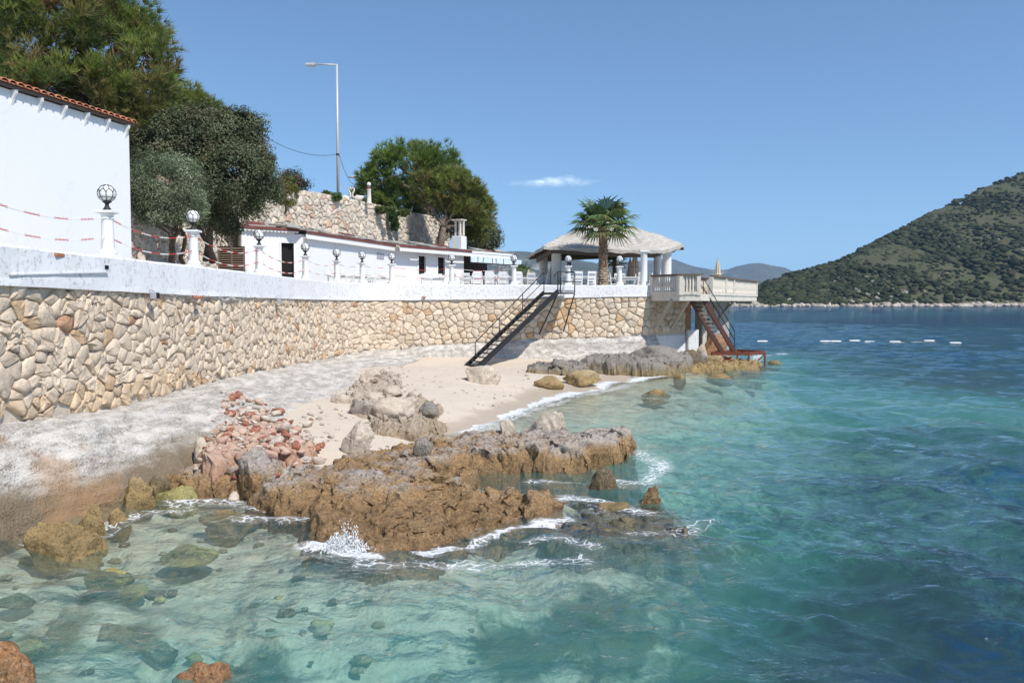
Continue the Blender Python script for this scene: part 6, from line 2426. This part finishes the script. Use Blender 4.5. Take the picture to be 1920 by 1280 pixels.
def leafy(name, label, cat, base, ells, n_cl, n_leaf, L, W, rc, pal, trunks, group=None, mat='bark', shell=(0.65, 1.0), twig=0, sun_up=.5):
    t = thing(name, label, cat, base, 0, group)
    P, O = clump_points(ells, n_cl, rg, shell)
    cv = rg.uniform(.7, 1.25, len(P))
    ci = rg.choice(len(pal), len(P))
    k = np.repeat(np.arange(len(P)), n_leaf)
    off = rand_dirs(len(k), rg) * (rg.uniform(0, 1, len(k)) ** .5)[:, None] * rc * rg.uniform(.5, 1.35, len(P))[k][:, None]
    N = off / rc + O[k] * .5 + np.array([0, 0, sun_up]) + rand_dirs(len(k), rg) * .9
    N /= np.linalg.norm(N, axis=1)[:, None]
    tint = np.array(pal)[ci][k] * cv[k][:, None] * rg.uniform(.7, 1.3, len(k))[:, None]
    V, T = leaves(P[k] + off, N, L * rg.uniform(.7, 1.3, len(k)), W, tint, rg)
    tri_obj('crown', V, T, M['leaf'], t, base)
    if trunks:
        mb = MB(base)
        for (a, b, r0, r1) in trunks:
            pts = branch_mb(mb, a, b, r0, r1, rnd, 6, .14)
            for _ in range(twig):
                branch_mb(mb, pts[rnd.randrange(3, 7)], Vector(P[rnd.randrange(len(P))]), r1 * .6, r1 * .12, rnd, 5, .2)
        mb.build('trunk', M[mat], t)
    return t


D = 26.0
E = [ell(400, 275, 92, 66, D), ell(445, 325, 72, 62, D - .5), ell(345, 255, 52, 42, 24.2), ell(430, 380, 62, 42, D), ell(488, 345, 36, 40, D), ell(410, 415, 40, 24, D), ell(480, 300, 30, 34, D), ell(370, 320, 50, 46, 24.4), ell(292, 275, 34, 45, 23.8), ell(420, 330, 50, 50, 24.6), ell(455, 240, 36, 28, D), ell(395, 225, 34, 22, D)]  # nearer lobes of this crown are added to shade the stone wall behind
leafy('evergreen_tree', 'dense dark evergreen tree overhanging the louvred gate', 'tree', atd(400, 480, 28), E, 520, 210, .095, .042, .36, [(0.110, 0.130, 0.062), (0.085, 0.105, 0.052), (0.140, 0.150, 0.080), (0.120, 0.115, 0.060), (0.095, 0.120, 0.062)],
      [(atd(400, 490, 28), atd(410, 330, 27), .14, .06), (atd(385, 490, 28), atd(370, 300, 27.2), .10, .05)], twig=4)
D = 20.9
E = [ell(312, 340, 62, 46, D), ell(272, 358, 34, 34, D - .3), ell(350, 362, 36, 40, D), ell(312, 392, 60, 30, D), ell(330, 318, 36, 22, D), ell(255, 345, 18, 24, D - .3), ell(360, 395, 26, 24, D)]
leafy('olive_tree', 'round silvery green olive tree at the corner of the plain white building', 'tree', atd(325, 496, 21.2), E, 210, 170, .095, .018, .30, [(0.23, 0.275, 0.165), (0.175, 0.220, 0.125), (0.27, 0.30, 0.195), (0.145, 0.180, 0.095)],
      [(atd(322, 500, 21.4), atd(330, 425, 21.2), .085, .055), (atd(330, 428, 21.2), atd(300, 360, 20.9), .05, .02), (atd(330, 428, 21.2), atd(352, 370, 21), .045, .02), (atd(346, 498, 21.9), atd(340, 400, 21.5), .06, .04), (atd(345, 440, 21.6), atd(385, 405, 21.4), .03, .012)], twig=4, mat='bark_red')
E = [ell(535, 362, 24, 30, 33), ell(520, 345, 14, 18, 33), ell(548, 345, 10, 16, 33)]
leafy('shrub', 'yellow green shrub beside the dark evergreen on the stone wall', 'shrub', atd(535, 392, 33), E, 60, 90, .10, .022, .22, [(0.15, 0.16, 0.035), (0.11, 0.13, 0.03), (0.17, 0.145, 0.045)], [(atd(535, 400, 33.3), atd(530, 350, 33), .05, .02)], twig=2)
E = [ell(551, 338, 22, 16, 44.5), ell(566, 348, 14, 12, 44.5), ell(540, 332, 12, 10, 44.5)]
leafy('oleander_bush', 'oleander bush with pink flowers on top of the stone wall', 'bush', atd(555, 362, 44.6), E, 45, 60, .15, .045, .32, [(0.045, 0.070, 0.030), (0.055, 0.080, 0.035), (0.45, 0.16, 0.20), (0.06, 0.05, 0.04)], [(atd(555, 364, 44.7), atd(552, 340, 44.6), .05, .02)], twig=2)
E = [ell(905, 440, 28, 32, 64), ell(922, 448, 14, 22, 64), ell(893, 455, 22, 18, 64), ell(900, 425, 16, 16, 64)]
leafy('evergreen_tree', 'dark bushy tree behind the chimney at the right end of the pines', 'tree', atd(903, 486, 64.5), E, 110, 90, .22, .09, .6, [(0.105, 0.130, 0.075), (0.080, 0.100, 0.058), (0.140, 0.155, 0.098)], [(atd(903, 486, 64.5), atd(905, 430, 64), .16, .06)], twig=2)
for (E, lab, pal) in (([ell(540, 378, 25, 22, 43.2, .45), ell(528, 392, 16, 12, 43.4, .4)], 'dark ivy hanging over the left end of the stone retaining wall', [(0.030, 0.055, 0.020), (0.040, 0.065, 0.024)]),
                      ([ell(736, 408, 7, 13, 51.4, .5), ell(740, 422, 6, 8, 51.6, .5)], 'narrow ivy tuft hanging on the stone retaining wall below the pines', [(0.045, 0.085, 0.02), (0.035, 0.07, 0.02)]),
                      ([ell(625, 370, 14, 5, 46.2), ell(612, 366, 8, 4, 46)], 'low green plants along the wall top beside the street lamp', [(0.07, 0.12, 0.03), (0.09, 0.13, 0.04)]),
                      ([ell(722, 393, 26, 4, 50.3), ell(755, 399, 20, 4, 52)], 'thin green fringe along the wall top beside the globe pillar', [(0.08, 0.12, 0.03), (0.10, 0.12, 0.04)])):
    b = Vector(E[0][0])
    P, O = clump_points(E, 46, rg, (.2, 1.0))
    k = np.repeat(np.arange(len(P)), 60)
    off = rand_dirs(len(k), rg) * (rg.uniform(0, 1, len(k)) ** .5)[:, None] * .2
    N = np.array([.4, -.7, .5]) + rand_dirs(len(k), rg) * .9
    N /= np.linalg.norm(N, axis=1)[:, None]
    V, T = leaves(P[k] + off, N, .11, .09, np.array(pal)[rg.choice(len(pal), len(k))] * rg.uniform(.6, 1.5, len(k))[:, None], rg)
    o = tri_obj('ivy' if 'ivy' in lab else 'wall_plants', V, T, M['leaf'], None, b)
    o.location = b
    tag(o, lab, 'plant')


# ------------------------------------------------------------------ palms
def palm(label, base, crown_c, n_fr, R_, seed, trunk_r, dead=.25, group=None):
    t = thing('palm_tree', label, 'palm', base, 0, group)
    rd = random.Random(seed)
    base, cc = Vector(base), Vector(crown_c)
    H = (cc - base).length
    vs, fs, tn = [], [], []
    n, rings = 16, max(10, int(H / .06))
    for i in range(rings + 1):
        f = i / rings
        c = base.lerp(cc, f)
        r = trunk_r * (1.12 - .25 * f) * (1 + .10 * (i % 2)) * (1 + .5 * max(0, f - .85))
        for k in range(n):
            a = 2 * math.pi * k / n + (i % 2) * .2
            rr_ = r * (1 + rd.uniform(-.10, .16))
            vs.append(c + Vector((rr_ * math.cos(a), rr_ * math.sin(a), rd.uniform(-.015, .015))))
            v = rd.uniform(.55, 1.35) * (1.0 if f > .35 else 1.25)
            tn.append((v, v * (.92 if f < .4 else .8), v * (.85 if f < .4 else .68)))
    for i in range(rings):
        for k in range(n):
            fs.append((i * n + k, i * n + (k + 1) % n, (i + 1) * n + (k + 1) % n, (i + 1) * n + k))
    b = MB(base)
    b.add(vs, fs, 0, (1, 1, 1), False)
    b.t = tn
    b.build('trunk', M['palm_bark'], t)
    for i in range(n_fr):
        el = math.asin(max(-.5, min(.86, .95 - 1.3 * (i + .5) / n_fr)))
        az = i * 2.39996 + rd.uniform(-.3, .3)
        d = Vector((math.cos(el) * math.cos(az), math.cos(el) * math.sin(az), math.sin(el)))
        pl = R_ * rd.uniform(.40, .60)
        hub = cc + d * pl + Vector((0, 0, -.10 * pl))
        side = d.cross(Vector((0, 0, 1)))
        side = side.normalized() if side.length > .05 else Vector((1, 0, 0))
        upv = side.cross(d).normalized()
        dry = el < -.35 and rd.random() < dead
        g = rd.uniform(.75, 1.2)
        col = (0.20 * g, 0.15 * g, 0.09 * g) if dry else rd.choice([(0.13 * g, 0.185 * g, 0.06 * g), (0.095 * g, 0.15 * g, 0.048 * g), (0.17 * g, 0.215 * g, 0.08 * g)])
        b = MB(base)
        b.tube([cc, cc + d * pl * .5 + upv * .03 * R_, hub], [.018, .014, .010], 5, tint=tuple(c * 1.4 for c in col))
        nb = 22
        for k in range(nb):
            th_ = R(-118 + 236 * (k + .5) / nb)
            bd = (d * math.cos(th_) + side * math.sin(th_)).normalized()
            L = R_ * .58 * (1 - .22 * abs(th_) / R(118)) * rd.uniform(.9, 1.1)
            w = R_ * .052
            up_ = (upv + d * .15).normalized()
            droop = .10 + .28 * rd.random() + (.3 if dry else 0)
            s2 = bd.cross(up_).normalized()
            p1 = hub + bd * L * .55 + up_ * L * .05
            p2 = hub + bd * L - Vector((0, 0, droop * L)) + up_ * L * .02
            b.add([hub, p1 - s2 * w / 2, p1 + up_ * w * .3, p1 + s2 * w / 2, p2], [(0, 1, 2), (0, 2, 3), (1, 4, 2), (2, 4, 3)], 0, tuple(c * rd.uniform(.8, 1.25) for c in col))
        b.build('frond', M['leaf'], t)
    return t


kb = NT('palm_bark')
_t = kb.attr('tint').outputs['Color']
_n = kb.noise(kb.objc(), 16, 5, .7)
_c = kb.mixc(1.0, kb.mixc(kb.maprange(_n, .3, .7), (0.16, 0.12, 0.085), (0.36, 0.31, 0.26)), _t, 'MULTIPLY')
M['palm_bark'] = kb.done(kb.principled(_c, .95, kb.bump(_n, .8, .03), .1))
bq = atd(1131, 538, 39.6)
palm('tall fan palm with a rough trunk standing before the gazebo', (bq.x, bq.y, 3.42), atd(1131, 424, 39.6), 30, 1.72, 5, .205)
for (px, py, D, r, sd, lab) in ((1067, 478, 47.5, .95, 6, 'smaller fan palm under the gazebo behind the black stairs'), (1152, 492, 48.0, .95, 7, 'smaller fan palm under the gazebo right of the tall trunk')):
    if D:
        q = atd(px, 540, D)
        palm(lab, (q.x, q.y, 3.42), atd(px, py, D), 18, r, sd, .11)
q = atd(977, 530, 55)
palm('little palm between the bar end and the gazebo', (q.x, q.y, 3.42), atd(977, 510, 55), 16, .85, 9, .10)

# ------------------------------------------------------------------ far shore: scrub covered hill
HP = [(1150, 569), (1300, 563), (1390, 556), (1420, 541), (1450, 528), (1480, 514), (1520, 503), (1560, 493), (1600, 477), (1640, 455), (1680, 434), (1720, 412), (1760, 391), (1800, 371), (1830, 356), (1860, 345), (1890, 331), (1920, 320), (2000, 296), (2100, 272), (2250, 252), (2450, 268), (2700, 330), (2900, 420), (3100, 566)]
hx = np.array([p[0] for p in HP], float)
hy = np.array([p[1] for p in HP], float)


def hill_pt(px, t):
    # t: 0 at the shore line, 1 on the ridge, 2 behind
    top = np.interp(px, hx, hy)
    px = np.asarray(px, float)
    ds = 560 + 40 * np.sin(px / 260.0) - np.clip(px - 1920, 0, 900) * .18
    dr = ds + 60 + (566 - top) * 1.05
    d = ds + (dr - ds) * t
    zr = (566 - top) / F * dr + CAM_Z
    u = np.clip(t, 0, 1)
    prof = u ** 0.93
    z = np.where(t <= 1, -1.0 + (zr + 1.0) * prof, zr - (zr + 5) * (np.clip(t - 1, 0, 1)) ** 1.3)
    x = (px - 960) / F * d
    return np.stack([x, d, z], -1)


hc = np.concatenate([np.arange(1150, 2000, 4.0), np.arange(2000, 3101, 10.0)])
ht = np.linspace(0, 2, 110)
HC, HT = np.meshgrid(hc, ht)
V = hill_pt(HC.ravel(), HT.ravel())
V[:, 2] += (3.0 * fbm(V * .02, 4, 120) + 1.2 * fbm(V * .09, 3, 121)) * smooth01(HT.ravel() * 6) * np.clip((566 - np.interp(HC.ravel(), hx, hy)) / 60, 0.05, 1)
V[:, 2] += -7.0 * smooth01(HT.ravel() * 3) * np.clip((566 - np.interp(HC.ravel(), hx, hy)) / 120, 0, 1) * np.clip(1 - np.abs(fbm(np.stack([V[:, 0] * .012 + V[:, 2] * .012, V[:, 1] * .002, 0 * V[:, 2]], 1), 3, 125)) * 5, 0, 1)
hm = NT('hill_ground')
_p = hm.pos()
_n = hm.noise(_p, .05, 6, .6)
_n2 = hm.noise(_p, .45, 6, .65)
_z = hm.n('ShaderNodeSeparateXYZ', {0: _p}).outputs['Z']
_c = hm.mixc(hm.maprange(_n2, .35, .68), (0.072, 0.078, 0.043), (0.105, 0.104, 0.062))
_c = hm.mixc(hm.maprange(_n, .42, .62), _c, (0.075, 0.080, 0.040))
_zs = hm.math('ADD', _z, hm.math('MULTIPLY', _n2, 2.5))
_c = hm.mixc(hm.maprange(_zs, 2.2, 4.2, 1, 0), _c, (0.36, 0.31, 0.26))
M['hill'] = hm.done(hm.principled(_c, .95, hm.bump(_n2, .7, 1.0), .1))
HG = fast_mesh('hill', V, grid_faces(len(ht), len(hc)), M['hill'])
tag(HG, kind='structure')


def blob_field(name, P, S, tint, mat, kind_label, sub=2, seed=0, flat=.7, jit=.28):
    Vb, Fb = _bm[sub]
    rg2 = np.random.default_rng(seed)
    nv = len(Vb)
    n = len(P)
    ang = rg2.uniform(0, 6.28, n)
    c, s = np.cos(ang)[:, None], np.sin(ang)[:, None]
    bx = Vb[None, :, 0] * c - Vb[None, :, 1] * s
    by = Vb[None, :, 0] * s + Vb[None, :, 1] * c
    bz = np.broadcast_to(Vb[None, :, 2], bx.shape)
    W = np.stack([bx, by, bz * flat], -1)
    W = W * (1 + rg2.uniform(-jit, jit, (n, nv)))[..., None]
    W = W * S[:, None, None] * np.stack([rg2.uniform(.8, 1.3, n), rg2.uniform(.8, 1.3, n), rg2.uniform(.75, 1.25, n)], 1)[:, None, :]
    V = (W + P[:, None, :]).reshape(-1, 3)
    Fc = (Fb[None] + (np.arange(n) * nv)[:, None, None]).reshape(-1, 3)
    T = np.repeat(tint, nv, 0) * rg2.uniform(.8, 1.2, n * nv)[:, None]
    o = fast_mesh(name, V, Fc, mat, smooth=False, tint=T)
    tag(o, kind='stuff')
    return o


rh = np.random.default_rng(77)
nb = 10600
bpx = rh.uniform(1380, 2170, nb)
bt_ = rh.uniform(0.015, 1.06, nb) ** .9
Pb = hill_pt(bpx, bt_)
dens = fbm(Pb * np.array([.03, .03, .05]), 3, 130)
kp = (dens + rh.uniform(-.35, .6, nb) > -.05) & (np.interp(bpx, hx, hy) < 563)
Pb = Pb[kp]
dens = dens[kp]
Sb = rh.uniform(.7, 2.3, len(Pb)) * (1 + .5 * fbm(Pb * .012, 3, 133)) * (1 + .5 * np.clip(dens, 0, 1)) * np.where(rh.random(len(Pb)) < .06, 1.7, 1.0)
Pb[:, 2] += Sb * .25
palb = np.array([(0.052, 0.066, 0.030), (0.042, 0.055, 0.026), (0.072, 0.080, 0.042), (0.080, 0.084, 0.046), (0.036, 0.049, 0.025), (0.090, 0.088, 0.052)])
tb = palb[rh.choice(6, len(Pb), p=[.26, .22, .18, .12, .14, .08])] * rh.uniform(.75, 1.2, len(Pb))[:, None]
M['scrub'] = simple('scrub', (1, 1, 1), .9, 0.35, .9, .9, .6, .1, bscale=2.0)
blob_field('scrub_cover', Pb, Sb, tb, M['scrub'], '', 2, 5)
no = 420
opx, ot = rh.uniform(1400, 2300, no), rh.beta(1.1, 4.0, no) * .9
Po = hill_pt(opx, ot)
ko = fbm(Po * np.array([.02, .02, .03]), 3, 136) > .08
Po = Po[ko]
blob_field('hill_outcrops', Po, rh.uniform(.6, 2.0, len(Po)), np.array([(0.27, 0.25, 0.20)]) * rh.uniform(.6, 1.1, len(Po))[:, None], M['rubble'], '', 2, 9, .8, .4)
ns = 620
spx = np.sort(rh.uniform(1330, 2400, ns))
Ps = hill_pt(spx, np.abs(rh.normal(0, .018, ns)))
Ps[:, 2] = rh.uniform(-.4, .9, ns)
blob_field('shore_rocks', Ps, rh.uniform(.6, 1.8, ns) * np.where(rh.random(ns) < .15, 1.7, 1), np.array([(0.52, 0.46, 0.40)]) * rh.uniform(.55, 1.1, ns)[:, None], M['rubble'], '', 2, 6, .75, .35)

# ------------------------------------------------------------------ far mountains
def range_(name, prof, D, depth, seed, col):
    xs = np.array([p[0] for p in prof], float)
    ys = np.array([p[1] for p in prof], float)
    cx = np.arange(xs[0], xs[-1] + 1, 5.0)
    tt = np.linspace(0, 1.6, 44)
    CX, TT = np.meshgrid(cx, tt)
    top = np.interp(CX, xs, ys)
    d = D + depth * TT
    zr = (566 - top) / F * (D + depth) + CAM_Z
    z = np.where(TT <= 1, -2 + (zr + 2) * np.clip(TT, 0, 1) ** 1.2, zr * (1 - .5 * (TT - 1)))
    V = np.stack([(CX - 960) / F * d, d, z], -1).reshape(-1, 3)
    amp = smooth01(TT.ravel() * 3) * np.clip((566 - top.ravel()) / 60, .1, 1)
    V[:, 2] += amp * (14 * fbm(V * .004, 5, seed) + 10 * (.3 - np.abs(fbm(V * .0025, 4, seed + 5))))
    k = NT(name + '_scrub')
    p = k.pos()
    n = k.noise(p, .012, 7, .65)
    n2 = k.noise(p, .004, 5, .6)
    c = k.mixc(k.maprange(n, .35, .65), col, tuple(x * 1.5 for x in col))
    zz = k.n('ShaderNodeSeparateXYZ', {0: p}).outputs['Z']
    c = k.mixc(k.math('MULTIPLY', k.maprange(n2, .50, .62), k.maprange(n, .48, .60)), c, (0.34, 0.30, 0.25))
    m = k.done(k.principled(c, 1.0, k.bump(n, .6, 12.0), .0))
    o = fast_mesh('mountain', V, grid_faces(len(tt), len(cx)), m)
    tag(o, kind='structure')
    return o


range_('near_range', [(300, 566), (500, 520), (650, 495), (800, 482), (900, 476), (985, 474), (1030, 477), (1065, 484), (1100, 490), (1135, 500), (1180, 512), (1230, 522), (1280, 530), (1330, 533), (1380, 528), (1420, 524), (1460, 530), (1500, 545), (1560, 566)], 3700, 700, 140, (0.060, 0.065, 0.035))
range_('far_range', [(500, 566), (700, 540), (1000, 500), (1100, 498), (1150, 493), (1185, 491), (1215, 489), (1250, 484), (1265, 486), (1285, 494), (1310, 500), (1335, 505), (1360, 504), (1380, 498), (1405, 495), (1425, 495), (1445, 499), (1470, 503), (1490, 511), (1540, 530), (1650, 545), (2100, 566)], 5600, 900, 150, (0.075, 0.075, 0.050))

# ------------------------------------------------------------------ one thin cloud, far outside the air box
cd = 9500.0
cc = atd(1026, 341, cd)
cl = NT('cloud_vapour')
_lw = cl.n('ShaderNodeLayerWeight', {'Blend': 0.5}).outputs['Facing']
_o = cl.n('ShaderNodeTexCoord').outputs['Object']
_n = cl.noise(_o, 0.012, 5, .6)
_a = cl.math('MULTIPLY', cl.math('POWER', cl.math('SUBTRACT', 1.0, _lw), 1.6), cl.maprange(_n, .38, .62, .01, .13))
_d = cl.n('ShaderNodeAddShader', {0: cl.n('ShaderNodeBsdfDiffuse', {'Color': (.85, .85, .86, 1)}).outputs[0], 1: cl.n('ShaderNodeBsdfTranslucent', {'Color': (.75, .75, .76, 1)}).outputs[0]}).outputs[0]
_m = cl.done(cl.n('ShaderNodeMixShader', {0: _a, 1: cl.n('ShaderNodeBsdfTransparent').outputs[0], 2: _d}).outputs[0])
rc = np.random.default_rng(12)
V, Fc = _bm[3]
VV, FF = [], []
for i in range(70):
    u = rc.beta(1.8, 1.5)
    sz = (1 - abs(u - .62) * 1.3)
    c = np.array([(u - .5) * 1000, rc.normal(0, 90), 30 * (u - .5) + rc.normal(0, 27) * sz])
    r = np.array([rc.uniform(60, 150), rc.uniform(60, 120), rc.uniform(12, 34) * max(.3, sz)])
    dr = 1 + .25 * fbm(V * 1.6 + i * 3.1, 3, i)
    VV.append(V * dr[:, None] * r + c)
    FF.append(Fc + i * len(V))
co = fast_mesh('cloud', np.concatenate(VV), np.concatenate(FF), _m)
co.location = cc
tag(co, 'small thin white cloud low in the blue sky above the gazebo', 'cloud')

# ------------------------------------------------------------------ splash where the wave hits the front shelf
rs_ = random.Random(9)
b0 = atz(650, 1020, 0.0)
mbs = MB(b0)
for i in range(1700):
    px = rs_.gauss(648, 24)
    q = atz(px, 1026 + rs_.gauss(0, 3), 0)
    col_ = .24 * math.exp(-((px - 668) / 7) ** 2) + .30 * math.exp(-((px - 652) / 5) ** 2) + .14 * math.exp(-((px - 634) / 14) ** 2) + .05
    h = rs_.random() ** 1.7 * col_
    p = Vector((q.x + h * rs_.uniform(-.25, .12), q.y + rs_.uniform(-.12, .05) - h * .15, h))
    s = rs_.choice([.002, .0025, .003, .004, .005, .007]) * (1.3 - h)
    st = rs_.uniform(1, 4)
    a = [Vector((s, 0, 0)), Vector((-.5 * s, .87 * s, 0)), Vector((-.5 * s, -.87 * s, 0)), Vector((rs_.uniform(-2 * s, 2 * s), 0, s * st)), Vector((0, 0, -s * st))]
    mbs.add([p + v for v in a], [(0, 1, 3), (1, 2, 3), (2, 0, 3), (1, 0, 4), (2, 1, 4), (0, 2, 4)], 0, (1, 1, 1), True)
o = mbs.build('wave_splash', simple('spray', (.82, .83, .84), .4, .03, 5, 0))
o.location = b0
tag(o, kind='stuff')

# ------------------------------------------------------------------ the air
hz_ = MB()
hz_.box((0, 3500, 150), (11000, 9400, 340))
ho = hz_.build('haze', M['glass'])
hk = NT('haze_air')
_v = hk.n('ShaderNodeVolumePrincipled', {'Color': (0.46, 0.68, 1.0, 1), 'Density': 0.00008, 'Anisotropy': 0.0})
hk.t.links.new(_v.outputs[0], hk.out.inputs['Volume'])
ho.data.materials.clear()
ho.data.materials.append(hk.m)
tag(ho, kind='stuff')
for o in COL.objects:
    if 'category' in o and 'kind' not in o:
        o['kind'] = 'thing'
